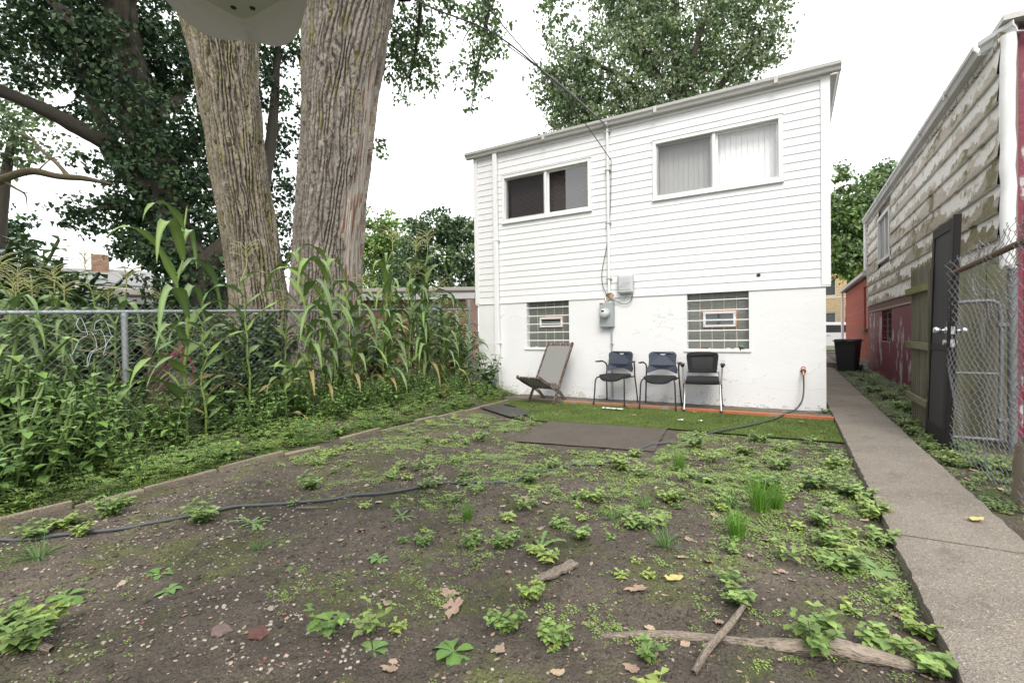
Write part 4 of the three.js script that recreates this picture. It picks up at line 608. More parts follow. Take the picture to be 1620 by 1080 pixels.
{ // black steel screen door standing open along the path
  const D = group('storm_door', 'tall black steel screen door standing open beside the path', 'door', [1.27, 0.0, -6.38]); D.rotation.z = -0.032; const W = 0.38, B = 0.04, T2 = 2.22;
  mesh('frame', merge([bx(-0.022, 0.022, B, T2, -W, -W + 0.09, 0.004), bx(-0.022, 0.022, B, T2, W - 0.09, W - 0.002, 0.004), bx(-0.022, 0.022, T2 - 0.1, T2, -W + 0.091, W - 0.091, 0.004), bx(-0.022, 0.022, B, B + 0.16, -W + 0.091, W - 0.091, 0.004), bx(-0.02, 0.02, 0.95, 1.02, -W + 0.091, W - 0.091, 0.004)]), mat.blackGloss, D);
  for (const z of [-0.14, 0, 0.14]) mesh('bar', bx(0.0, 0.014, B + 0.16, T2 - 0.1, z - 0.009, z + 0.009), mat.blackGloss, D);
  mesh('screen', bx(-0.012, -0.0105, B + 0.16, T2 - 0.1, -W + 0.09, W - 0.09), M({ color: lin(0.02, 0.02, 0.022), roughness: 0.7, transparent: true, opacity: 0.84 }), D);
  mesh('edge_channel', bx(-0.026, 0.03, B - 0.02, T2 + 0.02, W, W + 0.04, 0.005), mat.blackGloss, D);
  const k = mesh('lock_plate', bx(-0.03, 0.03, 1.0, 1.24, W - 0.075, W - 0.02, 0.006), mat.black, D);
  for (const s of [-1, 1]) mesh('door_knob', new THREE.LatheGeometry([[0.0, 0.095], [0.022, 0.094], [0.03, 0.08], [0.031, 0.06], [0.024, 0.045], [0.013, 0.04], [0.013, 0.012], [0.033, 0.01], [0.033, 0]].map((q) => new THREE.Vector2(...q)), 20).rotateZ(-s * Math.PI / 2).translate(s * 0.03, 1.155, W - 0.047), mat.chrome, k);
  mesh('deadbolt', merge([cyl([-0.05, 1.04, W - 0.047], [0.05, 1.04, W - 0.047], 0.026, 0.026, 16)]), mat.satin, k); mesh('strike', bx(-0.016, 0.014, 1.0, 1.07, W + 0.04, W + 0.043), mat.satin, D); mesh('strike', bx(-0.016, 0.014, 1.12, 1.19, W + 0.04, W + 0.043), mat.satin, D);
  for (const y of [0.3, 1.1, 1.9]) mesh('hinge', cyl([0.02, y, -W - 0.008], [0.02, y + 0.1, -W - 0.008], 0.01), mat.black, D);
}
{ // wheeled bin
  const B = group('wheelie_bin', 'dark grey wheeled rubbish bin at the end of the path', 'bin', [1.36, 0.0, -16.35], -0.35); B.scale.setScalar(0.88);
  const body = new THREE.BoxGeometry(0.58, 0.92, 0.62, 4, 10, 4); body.translate(0, 0.5, 0); warp(body, (v) => { const k = 0.78 + 0.22 * cl01((v.y - 0.04) / 0.92); v.x *= k; v.z *= k; });
  const pm = M({ color: lin(0.022, 0.024, 0.027), roughness: 0.5, bumpMap: rep(T.noise, 0.1), bumpScale: 0.0008 }); mesh('body', metric(body), pm, B); mesh('lid', merge([bx(-0.33, 0.33, 0.96, 1.0, -0.36, 0.36, 0.018), bx(-0.29, 0.29, 0.995, 1.03, -0.31, 0.3, 0.02), bx(-0.2, -0.05, 0.93, 0.975, 0.35, 0.385, 0.01), bx(0.08, 0.25, 0.93, 0.975, 0.35, 0.385, 0.01)]), pm, B);
  mesh('front_panel', warp(extr([[-0.1, 0.2], [0.2, 0.2], [0.24, 0.72], [0.24, 0.76], [-0.06, 0.76], [-0.08, 0.7]], 0.012, 0.006).translate(0, 0, 0.28), (v) => { v.z += (v.y - 0.5) * 0.075 + 0.005; }), pm, B); mesh('base', bx(-0.22, 0.2, 0.0, 0.16, -0.2, 0.235, 0.02), pm, B);
  for (const s of [-1, 1]) mesh('wheel', cyl([s * 0.25, 0.11, -0.26], [s * 0.31, 0.11, -0.26], 0.11, 0.11, 20), mat.black, B); mesh('handle', tube([[-0.2, 0.97, -0.36], [-0.18, 0.99, -0.43], [0.18, 0.99, -0.43], [0.2, 0.97, -0.36]], 0.016), pm, B);
}
// ---------- trees ----------
// tapered limb through points [x, y, z, r]; bark(theta, y, along) may add relief
function limb(pts, nA = 12, nL = 40, rough = 0.06, seed = 0) {
  const cv = new THREE.CatmullRomCurve3(pts.map((p) => V(p[0], p[1], p[2])), false, 'centripetal'), p = [], uv = [], ix = [], m = pts.length - 1; let U = V(1, 0, 0.2), L = 0, last = null;
  for (let j = 0; j <= nL; j++) {
    const t = j / nL, c = cv.getPoint(t), d = cv.getTangent(t), q = Math.min(m - 1, Math.floor(t * m)), r = mix(pts[q][3], pts[q + 1][3], t * m - q), S = V().crossVectors(d, U).normalize(), W = V().crossVectors(S, d).normalize(); U = W; if (last) L += c.distanceTo(last); last = c;
    for (let k = 0; k <= nA; k++) { const a = k / nA * 2 * Math.PI, n = r * (1 + rough * (N3(Math.cos(a) * 2.5 + seed, Math.sin(a) * 2.5, L * 1.2) + 0.6 * N3(Math.cos(a) * 7 + seed, Math.sin(a) * 7, L * 2.5))); p.push(c.x + (S.x * Math.cos(a) + W.x * Math.sin(a)) * n, c.y + (S.y * Math.cos(a) + W.y * Math.sin(a)) * n, c.z + (S.z * Math.cos(a) + W.z * Math.sin(a)) * n); uv.push(k / nA * 6.28 * pts[0][3], L); }
  }
  for (let j = 0; j < nL; j++) for (let k = 0; k < nA; k++) { const a = j * (nA + 1) + k; ix.push(a, a + 1, a + nA + 1, a + 1, a + nA + 2, a + nA + 1); }
  const g = new THREE.BufferGeometry(); g.setAttribute('position', new THREE.Float32BufferAttribute(p, 3)); g.setAttribute('uv', new THREE.Float32BufferAttribute(uv, 2)); g.setIndex(ix); g.computeVertexNormals(); return g;
}
// old cottonwood trunk: deep interlacing furrows and plates as real relief; colour gives bare wood, moss and lichen patches
function furrowedTrunk(pts, face, opt) {
  const { seed = 0, depth = 0.05, gap = 0.08, rows = 640, front = 400, back = 44, moss, bare, base } = opt, ys = pts.map((q) => q[1]), y0 = ys[0], y1 = ys[ys.length - 1];
  const cv = new THREE.CatmullRomCurve3(pts.map((q) => V(q[0], q[3], q[2]))), thetas = [];
  for (let i = 0; i < front; i++) thetas.push(face - Math.PI * 0.56 + i / front * Math.PI * 1.12); for (let i = 0; i <= back; i++) thetas.push(face + Math.PI * 0.56 + i / back * Math.PI * 0.88);
  const p = [], uv = [], co = [], ix = [], n = thetas.length;
  for (let j = 0; j <= rows; j++) {
    const t = j / rows, c = cv.getPoint(t), m = pts.length - 1, f = Math.min(m - 1e-6, t * m), q = Math.floor(f), y = mix(ys[q], ys[q + 1], f - q), r = c.y;
    for (let i = 0; i < n; i++) {
      const a = thetas[i], ca = Math.cos(a), sa = Math.sin(a), U = a * 0.68, lo = N3(ca * 1.6 + seed, sa * 1.6, y * 0.45), md = N3(ca * 3 + seed, sa * 3 + 7, y * 1.3), hi = N3(ca * 9, sa * 9 + seed, y * 4.5), fz = N3(ca * 26 + seed, sa * 26, y * 16);
      // two families of steep furrows cross and merge into long lozenge ridges
      const s1 = (U + 0.05 * y) / gap + 1.0 * lo + 0.42 * md + 0.13 * hi + 0.05 * fz, s2 = (U - 0.16 * y) / (gap * 1.3) + 0.5 * md - 0.8 * lo - 0.12 * hi + 0.05 * fz, b1 = Math.floor(s1), b2 = Math.floor(s2), w1 = s1 - b1, w2 = s2 - b2, d1 = Math.min(w1, 1 - w1), d2 = Math.min(w2, 1 - w2);
      const mm = N3(ca * 4 + 20, sa * 4 + seed, y * 0.8), m1 = sst(-0.75, -0.2, mm), m2 = sst(0.0, -0.4, mm), f1 = mix(1, sst(0.04, 0.3, d1 + 0.03 * hi), m1), f2 = mix(1, sst(0.03, 0.22, d2), m2 * 0.85), ridge = Math.min(f1, f2);
      const band = m1 > m2 ? b1 : b2 + 500, ph = hash(band + 900, 3, seed) * 9, cy = y / (0.10 + 0.09 * hash(band + 900, 5, seed)) + ph + 0.35 * hi + 0.25 * fz, row = Math.floor(cy), fc = cy - row, crack = (1 - sst(0.0, 0.09, Math.min(fc, 1 - fc))) * (hash(band + 900, row, seed + 2) > 0.45 ? 1 : 0.15), n4 = N3(ca * 1.4 + seed, sa * 1.4, y * 0.8), u = ca, v = sa, k = 8, n2 = hi;
      const bw = bare ? bare(a, y, md) : 0; let h = depth * (ridge - 0.65) + ridge * (0.008 * (0.5 - fc) - 0.013 * crack + 0.006 * fz) + 0.03 * n4; h = mix(h, -0.04 + 0.012 * N3(u * 24, v * 24, y * 0.9), bw);
      const flare = 1 + 0.16 * sst(0.9, 0, y) * (0.6 + 0.8 * Math.max(0, Math.sin(a * 4 + seed))), R = r * flare + h; p.push(c.x + ca * R, y, c.z + sa * R); uv.push(a * 0.68, y);
      const pt = 0.5 + 0.5 * N3(ca * 4 + 9, sa * 4 + seed, y * 2.4), pl = 0.8 + 0.4 * hash(band + 900, row, seed + 7) + 0.1 * fz; let col = base.map((z, e) => z * pl * mix(0.85, 1.15, pt) * [1, 0.99, 0.97][e]);
      const ms = moss(a, y, N3(ca * 6 + 40, sa * 6, y * 1.1 + seed), fz + 0.4 * hi); if (ms > 0) col = [mix(col[0], 0.21, ms), mix(col[1], 0.2, ms), mix(col[2], 0.07, ms)];
      if (bw > 0) { const w = 0.85 + 0.35 * N3(u * 40, v * 40, y * 0.7), rd = N3(ca * 8, sa * 8 + 3, y * 1.6) > 0.35 ? [0.27, 0.15, 0.10] : [0.47, 0.43, 0.385]; col = col.map((z, e) => mix(z, rd[e] * w, bw)); }
      co.push(...col);
    }
  }
  for (let j = 0; j < rows; j++) for (let i = 0; i < n - 1; i++) { const a = j * n + i; ix.push(a, a + n, a + 1, a + 1, a + n, a + n + 1); }
  const g = new THREE.BufferGeometry(); g.setAttribute('position', new THREE.Float32BufferAttribute(p, 3)); g.setAttribute('uv', new THREE.Float32BufferAttribute(uv, 2)); g.setAttribute('color', new THREE.Float32BufferAttribute(co, 3)); g.setIndex(ix); g.computeVertexNormals(); return g;
}
// leaf: deltoid, slightly folded
const leafGeo = (() => { const g = new THREE.BufferGeometry(); g.setAttribute('position', new THREE.Float32BufferAttribute([0, 0, 0, 0.46, 0.1, 0.18, 0.3, 0.03, 0.6, 0, -0.06, 1.0, -0.3, 0.03, 0.6, -0.46, 0.1, 0.18, 0, -0.03, 0.45], 3)); g.setIndex([0, 1, 6, 1, 2, 6, 2, 3, 6, 3, 4, 6, 4, 5, 6, 5, 0, 6]); g.computeVertexNormals(); return g; })();
// fills rounded masses [x, y, z, r] with twig sprays of leaves; gaps stay between sprays
function foliage(name, parent, masses, per, size, cols, seed, { spray = 0.34, flat = 0.75, m = mat.leaf, n = 16 } = {}) {
  const R = rng(seed), list = []; const g = () => (R() + R() + R() - 1.5) * 0.9;
  for (const [x, y, z, r, w = 1] of masses) {
    const sp = Math.max(4, Math.round(per * w * r ** 2.1));
    for (let s = 0; s < sp; s++) {
      let a = V(g(), g(), g()); const l = a.length() || 1; a.multiplyScalar((0.45 + 0.6 * R()) / l * Math.min(1.15, 0.5 + l)); const sx = x + a.x * r, sy = y + a.y * r * 0.9, sz = z + a.z * r, tone = rr(0.72, 1.28, R), q = cols[Math.floor(R() * cols.length)];
      for (let k = 0; k < n; k++) list.push([sx + g() * spray, sy + g() * spray * flat - 0.1 * R() * spray, sz + g() * spray, tone * rr(0.8, 1.2, R), q]);
    }
  }
  const im = new THREE.InstancedMesh(leafGeo, m, list.length), o = new THREE.Object3D(), c = new THREE.Color();
  list.forEach(([x, y, z, t, q], i) => { o.position.set(x, y, z); o.rotation.set(rr(0.1, 1.5, R), R() * 6.283, rr(-0.6, 0.6, R), 'YXZ'); o.scale.setScalar(size * rr(0.65, 1.25, R)); o.updateMatrix(); im.setMatrixAt(i, o.matrix); im.setColorAt(i, c.setRGB(q[0] * t, q[1] * t, q[2] * t)); });
  im.name = name; im.userData.kind = 'stuff'; im.castShadow = im.receiveShadow = true; parent.add(im); return list.length;
}
const DARKLEAF = [[0.051, 0.101, 0.042], [0.062, 0.121, 0.046], [0.043, 0.089, 0.047], [0.077, 0.138, 0.053]], MIDLEAF = [[0.110, 0.182, 0.067], [0.140, 0.221, 0.077], [0.100, 0.163, 0.070], [0.170, 0.240, 0.115]], LIGHTLEAF = [[0.160, 0.260, 0.052], [0.189, 0.295, 0.070], [0.133, 0.209, 0.052]];
{
  const mossL = (a, y, n, f) => cl01((n - 0.12) * 2.4 + (y < 3 ? 0.05 : 0)) * (f > -0.25 ? 0.75 : 0.2), mossR = (a, y, n, f) => (y > 4.6 ? cl01((n - 0.3) * 3) : 0) * (f > -0.2 ? 0.8 : 0.2);
  const face = (x, z) => Math.atan2(-z, -x);
  const A = group('cottonwood_tree', 'massive leaning furrowed trunk with mossy ridges behind the fence', 'tree', [-8.9, 0, -5.7]), oa = (m) => { m.position.set(8.9, 0, 5.7); return m; };
  oa(mesh('trunk', furrowedTrunk([[-8.85, -0.1, -5.7, 0.616], [-8.92, 0.9, -5.68, 0.562], [-8.97, 1.9, -5.6, 0.507], [-9.02, 2.7, -5.52, 0.476], [-9.08, 3.7, -5.42, 0.460], [-9.18, 4.8, -5.33, 0.468], [-9.29, 5.9, -5.27, 0.499], [-9.38, 6.8, -5.22, 0.577], [-9.5, 7.7, -5.2, 0.702], [-9.7, 8.6, -5.1, 0.819]], face(-9, -5.5), { seed: 3, depth: 0.085, gap: 0.098, moss: mossL, base: [0.30, 0.272, 0.225] }), mat.bark, A));
  oa(mesh('limb', merge([limb([[-9.9, 8.2, -5.0, 0.6], [-10.6, 9.6, -4.6, 0.5], [-11.5, 12, -4.2, 0.35], [-12, 15, -4, 0.15]]), limb([[-9.3, 8.2, -5.3, 0.55], [-8.9, 10.5, -5.4, 0.42], [-8.6, 14, -6, 0.15]])]), mat.barkDark, A));
  const crownA = part('crown', A, [8.9, 0, 5.7]); foliage('leaves', crownA, [[-11, 12, -4.4, 2.2], [-9, 13.5, -5.5, 2.2], [-12.5, 14, -4, 2.2], [-10.5, 15.5, -6, 2.4], [-8.5, 11.5, -7, 1.4]], 26, 0.13, DARKLEAF, 801);
  const B = group('cottonwood_tree', 'massive upright grey trunk with a bare rotten streak behind the corn', 'tree', [-7.1, 0, -5.7]), ob = (m) => { m.position.set(7.1, 0, 5.7); return m; };
  const edge = 1.03, fb = face(-7, -5.8), bare = (a, y, n) => { let d = a - fb; d = Math.atan2(Math.sin(d), Math.cos(d)); const lo = -1.3 + 0.12 * Math.sin(y * 1.4) + 0.10 * n, hi = -0.36 - 0.16 * sst(2.5, 5, y) + 0.14 * Math.sin(y * 2.1 + 1) + 0.12 * n - 0.7 * sst(5.2, 6.4, y); return d > lo && d < hi && y > 0.6 ? 1 : 0; };
  ob(mesh('trunk', furrowedTrunk([[-7.2, -0.1, -5.66, 0.689], [-7.19, 0.9, -5.68, 0.622], [-7.15, 1.8, -5.7, 0.580], [-7.1, 2.7, -5.73, 0.571], [-7.02, 3.8, -5.8, 0.580], [-6.95, 4.9, -5.86, 0.596], [-6.86, 6.0, -5.92, 0.655], [-6.74, 7.2, -6.0, 0.748], [-6.62, 8.3, -6.08, 0.874]], fb, { seed: 17, depth: 0.06, gap: 0.08, moss: mossR, bare, base: [0.262, 0.238, 0.215] }), mat.bark, B));
  ob(mesh('limb', merge([limb([[-6.2, 7.6, -6.4, 0.5], [-5.7, 9.0, -6.9, 0.4], [-4.8, 11, -7.6, 0.28], [-3.8, 13, -8, 0.1]]), limb([[-7.1, 8, -5.8, 0.55], [-7.6, 10.5, -5.4, 0.42], [-8, 14, -4.6, 0.12]]), limb([[-5.9, 8.5, -6.8, 0.14], [-5.5, 8.7, -7.3, 0.1], [-5.1, 8.1, -7.6, 0.06], [-4.92, 7.3, -7.68, 0.042], [-5.0, 6.75, -7.62, 0.032], [-5.1, 6.0, -7.52, 0.02], [-5.2, 5.45, -7.5, 0.008]], 8, 50, 0.05, 4), limb([[-5.02, 6.9, -7.63, 0.018], [-5.2, 7.05, -7.62, 0.013], [-5.4, 6.9, -7.6, 0.01], [-5.5, 6.6, -7.6, 0.006]], 6, 16), limb([[-6.1, 8.6, -6.8, 0.09], [-6.4, 8.2, -7.5, 0.05], [-6.7, 7.2, -7.7, 0.03], [-6.9, 6.4, -7.65, 0.01]], 8, 30), limb([[-5.1, 9.6, -7.3, 0.1], [-4.4, 8.6, -8.4, 0.05], [-4.0, 7.7, -8.75, 0.015]], 8, 24)]), mat.barkDark, B));
  const crownB = part('crown', B, [7.1, 0, 5.7]);
  foliage('leaves', crownB, [[-5.0, 7.5, -7.6, 0.34], [-4.9, 6.95, -7.68, 0.34], [-5.0, 6.5, -7.6, 0.28], [-4.78, 6.6, -7.7, 0.25], [-5.1, 6.2, -7.5, 0.25], [-5.12, 5.75, -7.5, 0.2], [-5.18, 5.5, -7.5, 0.14], [-6.0, 7.35, -7.6, 0.32], [-6.1, 7.8, -7.6, 0.32], [-4.2, 7.75, -8.7, 0.26], [-3.9, 7.6, -8.8, 0.2], [-5.4, 6.5, -7.6, 0.2], [-5.7, 6.35, -7.7, 0.2], [-4.95, 7.2, -7.5, 0.42], [-5.05, 6.0, -7.6, 0.28], [-4.1, 7.95, -8.8, 0.36], [-5.6, 7.7, -7.7, 0.3], [-4.7, 6.9, -7.7, 0.25]], 190, 0.075, MIDLEAF, 811, { spray: 0.13, n: 9 });
  foliage('leaves', crownB, [[-6.85, 7.7, -7.65, 0.33], [-7.0, 7.1, -7.6, 0.33], [-6.8, 6.6, -7.7, 0.33], [-7.0, 6.2, -7.6, 0.2], [-7.1, 7.4, -7.5, 0.28], [-7.4, 5.2, -7.3, 0.13], [-7.42, 5.05, -7.3, 0.13], [-6.6, 6.9, -7.8, 0.24], [-6.45, 7.4, -7.9, 0.24], [-7.1, 8.0, -7.6, 0.3], [-6.7, 7.2, -7.8, 0.42], [-6.9, 6.8, -7.4, 0.36], [-6.5, 6.55, -7.9, 0.28], [-6.9, 7.5, -7.9, 0.42], [-7.2, 6.8, -7.5, 0.3]], 190, 0.075, MIDLEAF, 812, { spray: 0.15, n: 10 });
  foliage('leaves', crownB, [[-5, 10.5, -7.6, 1.6], [-3.8, 12.2, -8.4, 1.5], [-7.8, 11.5, -5, 1.8], [-7, 13.5, -6.5, 2], [-5.4, 13, -6.4, 1.6]], 24, 0.12, MIDLEAF, 813);
  // ivy-dark tree further back with a long low bough
  const C = group('cottonwood_tree', 'dark leafy tree with a long bough reaching left behind the fence', 'tree', [-12.7, 0, -6.5]), oc = (m) => { m.position.set(12.7, 0, 6.5); return m; };
  oc(mesh('trunk', limb([[-12.3, -0.2, -6.7, 0.75], [-12.6, 2.1, -6.5, 0.48], [-13.0, 3.0, -6.3, 0.44], [-13.5, 4.3, -6.05, 0.42], [-13.9, 5.7, -5.9, 0.39], [-14.2, 7.3, -5.7, 0.36], [-14.4, 8.8, -5.6, 0.33], [-14.7, 12, -5.5, 0.3], [-14.8, 15, -5.4, 0.1]], 40, 200, 0.2, 7), mat.barkDark, C));
  for (const [q, s] of [[[[-13.8, 5.1, -5.9, 0.26], [-14.5, 5.9, -5.5, 0.21], [-14.7, 6.15, -5.1, 0.18], [-15.3, 6.65, -4.4, 0.16], [-16.1, 7.1, -3.8, 0.14], [-17.5, 7.6, -2.8, 0.09]], 11], [[[-14.0, 4.6, -5.9, 0.22], [-14.7, 5.6, -5.6, 0.18], [-14.8, 6.5, -5.3, 0.16], [-15.0, 7.7, -5.0, 0.15], [-14.95, 8.8, -4.8, 0.13], [-15.5, 9.5, -4.5, 0.1], [-16.2, 10.4, -4.2, 0.06]], 12], [[[-12.7, 3.0, -6.6, 0.3], [-12.2, 4.4, -7.4, 0.22], [-12.6, 6.2, -8.2, 0.16], [-12.9, 9.8, -8.8, 0.08]], 13], [[[-13.6, 4.2, -6, 0.12], [-14.6, 4.5, -5.4, 0.08], [-15.6, 4.4, -4.9, 0.03]], 14], [[[-13.9, 6.8, -6, 0.16], [-14.6, 8, -7, 0.1], [-15.3, 9.4, -7.6, 0.05]], 15]]) oc(mesh('limb', limb(q, 14, 60, 0.1, s), mat.barkDark, C));
  const crownC = part('crown', C, [12.7, 0, 6.5]);
  foliage('leaves', crownC, [[-16.5, 9.1, -4.4, 0.9], [-15.5, 9.2, -5.0, 0.85], [-15.9, 8.15, -4.7, 0.6], [-15.7, 9.4, -6.0, 1.2], [-14.7, 8.9, -6.6, 1.03], [-16.1, 7.7, -4.0, 0.5], [-15.1, 7.7, -5.2, 0.7], [-15.1, 7.7, -6.3, 1.03], [-14.3, 7.0, -6.8, 0.9], [-15.3, 6.9, -5.0, 0.5], [-14.1, 5.8, -6.3, 1.05], [-13.6, 5.9, -5.5, 0.7], [-15.6, 4.5, -4.8, 0.38], [-15.2, 4.2, -5.1, 0.42], [-14.5, 4.5, -5.5, 0.63], [-14.0, 4.5, -5.8, 0.79], [-13.4, 4.1, -6.1, 0.79], [-13.7, 3.4, -5.9, 0.71], [-14.3, 3.6, -5.6, 0.48], [-13.6, 5.1, -6.6, 0.8], [-13.8, 3.9, -7.0, 0.9], [-17.0, 9.9, -4.7, 0.99], [-15.6, 10.4, -6.1, 1.37], [-15.7, 10.6, -8.3, 1.2], [-14.8, 5.6, -5.3, 0.5], [-15.2, 8.7, -7.5, 1.1], [-17.0, 8.8, -4.1, 0.63], [-14.6, 6.4, -7.6, 1.2], [-13.2, 2.4, -6, 0.6], [-13.2, 4.9, -5.5, 0.8], [-13.6, 6.9, -5.3, 0.8], [-13.0, 3.4, -5.6, 0.6], [-14.2, 8.4, -5.0, 0.8], [-16.3, 8.6, -6, 1.2], [-14.8, 10.0, -5.2, 0.9], [-12.9, 4.4, -6.9, 0.7], [-12.6, 2.6, -6.0, 0.65], [-12.9, 3.2, -5.7, 0.6], [-12.3, 1.8, -6.1, 0.8], [-12.0, 2.8, -6.6, 0.6]], 84, 0.115, DARKLEAF, 821, { spray: 0.24, n: 16 });
  foliage('leaves', crownC, [[-12.9, 9.9, -8.8, 0.7], [-13.0, 8.3, -8.7, 0.6], [-12.9, 5.5, -8.8, 0.5], [-13.2, 9.2, -8.6, 0.55], [-13.4, 7.4, -9.1, 0.55], [-12.8, 4.6, -8.8, 0.5], [-12.7, 10.7, -9.0, 0.6], [-13.1, 6.3, -8.6, 0.3], [-12.7, 3.6, -8.9, 0.6], [-12.4, 7.8, -9.4, 0.5], [-12.3, 9.4, -9.4, 0.5], [-12.5, 6.6, -9.6, 0.4]], 110, 0.11, DARKLEAF, 822, { spray: 0.22, n: 14 });
  // tree behind the white house
  const D = group('poplar_tree', 'broad grey-green tree rising behind the flat roof of the white house', 'tree', [-4.5, 0, -25]), od = (m) => { m.position.set(4.5, 0, 25); return m; };
  od(mesh('trunk', limb([[-4.4, -0.2, -25, 0.6], [-4.6, 5, -25, 0.5], [-4.8, 10, -25, 0.4], [-4.9, 14, -25.2, 0.28], [-5, 20, -25.6, 0.1]], 16, 40), mat.barkDark, D));
  for (const q of [[[-4.7, 9.5, -25, 0.3], [-4.0, 11.6, -25.3, 0.22], [-2.8, 13.6, -26, 0.16], [-1.2, 16, -27, 0.08]], [[-4.75, 10, -25, 0.28], [-5.6, 11.8, -24.5, 0.2], [-7, 13.6, -23.3, 0.13], [-9, 14.6, -21.8, 0.06]], [[-4.8, 11, -25, 0.22], [-4.2, 13.6, -24.4, 0.16], [-3.2, 17, -24.6, 0.09]], [[-4.85, 12.5, -25.1, 0.2], [-6.2, 15, -24, 0.13], [-7.2, 18.5, -23.6, 0.06]]]) od(mesh('limb', limb(q, 10, 30, 0.08, q[1][0]), mat.barkDark, D));
  const crownD = part('crown', D, [4.5, 0, 25]);
  foliage('leaves', crownD, [[-6.4, 16.2, -24.6, 2.0], [-4.4, 16.0, -25.2, 2.2], [-7.9, 14.4, -22.5, 2.1], [-9.2, 13.9, -21.5, 1.3], [-9.6, 12.5, -21.4, 1.0], [-7.6, 12.2, -22.6, 1.7], [-2.7, 15.9, -26.3, 2.2], [-1.2, 16.4, -27, 1.5], [-0.8, 15.0, -27.3, 0.9], [-6.8, 17.6, -24.1, 2.0], [-5.3, 13.0, -24.6, 2.1], [-3.3, 13.9, -25.8, 1.9], [-1.7, 14.3, -26.8, 1.2], [-4.8, 20.0, -26, 3], [-9.8, 15.5, -21.1, 0.7], [-7.1, 19.1, -24.0, 2.2], [-5.5, 14.8, -23.4, 1.4], [-8.6, 11.2, -22.0, 1.0], [-6.5, 11.2, -23.6, 1.0], [-9.3, 11.4, -21.4, 0.8], [-10.2, 13.4, -20.9, 0.8], [-7.6, 10.6, -22.8, 0.9], [-9.2, 12.2, -21.8, 1.5], [-8.2, 11.6, -22.3, 1.4], [-9.0, 13.2, -22.0, 1.4], [-6.2, 12.2, -23.6, 1.5], [-2.2, 17.8, -26, 1.6]], 43, 0.15, MIDLEAF.concat([[0.27, 0.32, 0.19], [0.25, 0.31, 0.17], [0.2, 0.26, 0.15], [0.24, 0.3, 0.18]]), 831, { spray: 0.36, n: 15 });
}
// background trees
function bgTree(label, base, trunkPts, masses, cols, seed, per, size, spray, grp) {
  const t = group('background_tree', label, 'tree', base, 0, grp), b = (m) => { m.position.set(-base[0], 0, -base[2]); return m; };
  b(mesh('trunk', limb(trunkPts, 10, 24, 0.08, seed), mat.barkDark, t)); const c = part('crown', t, [-base[0], 0, -base[2]]); foliage('leaves', c, masses, per, size, cols, seed, { spray, n: 14 });
}
bgTree('yellow-green tree rising behind the pale brick house beside the big trunk', [-29.5, 0, -29], [[-29.5, 0, -29, 0.4], [-29.4, 6, -29, 0.25], [-29.4, 11, -29, 0.08]], [[-29.7, 9.8, -29.1, 2.0], [-28.4, 8.4, -29.8, 1.8], [-30.4, 8.0, -28.8, 1.9], [-29, 6, -29, 2.2], [-27, 6.5, -30, 1.6]], LIGHTLEAF, 841, 26, 0.26, 0.5);
bgTree('dark green tree rising behind the pale brick house next to the white siding', [-18.6, 0, -24], [[-18.6, 0, -24, 0.4], [-18.6, 4, -24, 0.3], [-18.5, 8, -24, 0.1]], [[-20.2, 7.4, -23.0, 1.2], [-19.2, 8.2, -23.6, 1.2], [-18.4, 7.7, -24.1, 1.3], [-17.7, 6.3, -24.5, 1.4], [-19.2, 6.3, -23.6, 1.6], [-21.5, 5.9, -24.3, 1.6], [-18.2, 4.7, -24.2, 1.4], [-17.5, 7.8, -24.6, 1.1], [-20.4, 4.4, -23.4, 1.6], [-17.4, 4.0, -24.8, 1.3], [-22.6, 4.6, -24, 1.6]], DARKLEAF.concat(MIDLEAF), 842, 40, 0.2, 0.4);
bgTree('bright leafy tree above the red brick extension', [3.6, 0, -39.3], [[3.4, 0, -39.2, 0.35], [3.5, 5, -39.2, 0.25], [3.6, 9, -39.3, 0.1]], [[2.9, 9.2, -38.9, 1.4], [3.6, 10.1, -39.3, 1.4], [3.4, 7.5, -39.2, 2.0], [4.4, 8.4, -39.7, 1.6], [2.9, 11.6, -38.9, 0.6], [4.9, 7.1, -39.9, 2.0], [2.7, 5.9, -38.7, 1.3], [3.6, 5.4, -39.2, 1.3], [1.6, 8.4, -39.6, 1.5], [1.4, 6, -39.4, 1.5]], LIGHTLEAF.concat(MIDLEAF), 843, 34, 0.24, 0.45);
bgTree('tall green tree half hidden by the gutter of the flaking house', [6.4, 0, -43], [[6.4, 0, -43, 0.4], [6.2, 7, -43, 0.25], [6, 12, -43, 0.08]], [[5.4, 11.1, -42.7, 1.4], [6.2, 12.0, -43.2, 1.2], [5.8, 9.4, -41.8, 1.6], [7.2, 10.5, -43.5, 2], [7, 8, -43, 2.2]], MIDLEAF, 844, 34, 0.26, 0.45);
bgTree('pale feathery tree far off beyond the long bough', [-25.5, 0, -6], [[-26, 0, -5.6, 0.4], [-25.8, 5, -5.8, 0.28], [-25.2, 9, -6.2, 0.1]], [[-25.0, 9.4, -6.3, 1.2], [-24.3, 8.6, -6.7, 0.8], [-25.5, 8.0, -6.1, 0.7], [-25.2, 10.3, -6.2, 1.0], [-26.3, 9.1, -5.6, 1.4]], MIDLEAF, 845, 28, 0.15, 0.4);
bgTree('small dark tree far off beside the grey roofed house', [-31, 0, -7.3], [[-31, 0, -7.3, 0.3], [-31, 5, -7.3, 0.1]], [[-31.0, 6.6, -7.4, 0.9], [-30.8, 5.3, -7.5, 1.1], [-31.8, 5.9, -7.1, 1.2], [-31.2, 4, -7.3, 1.3]], DARKLEAF, 846, 30, 0.2, 0.4);
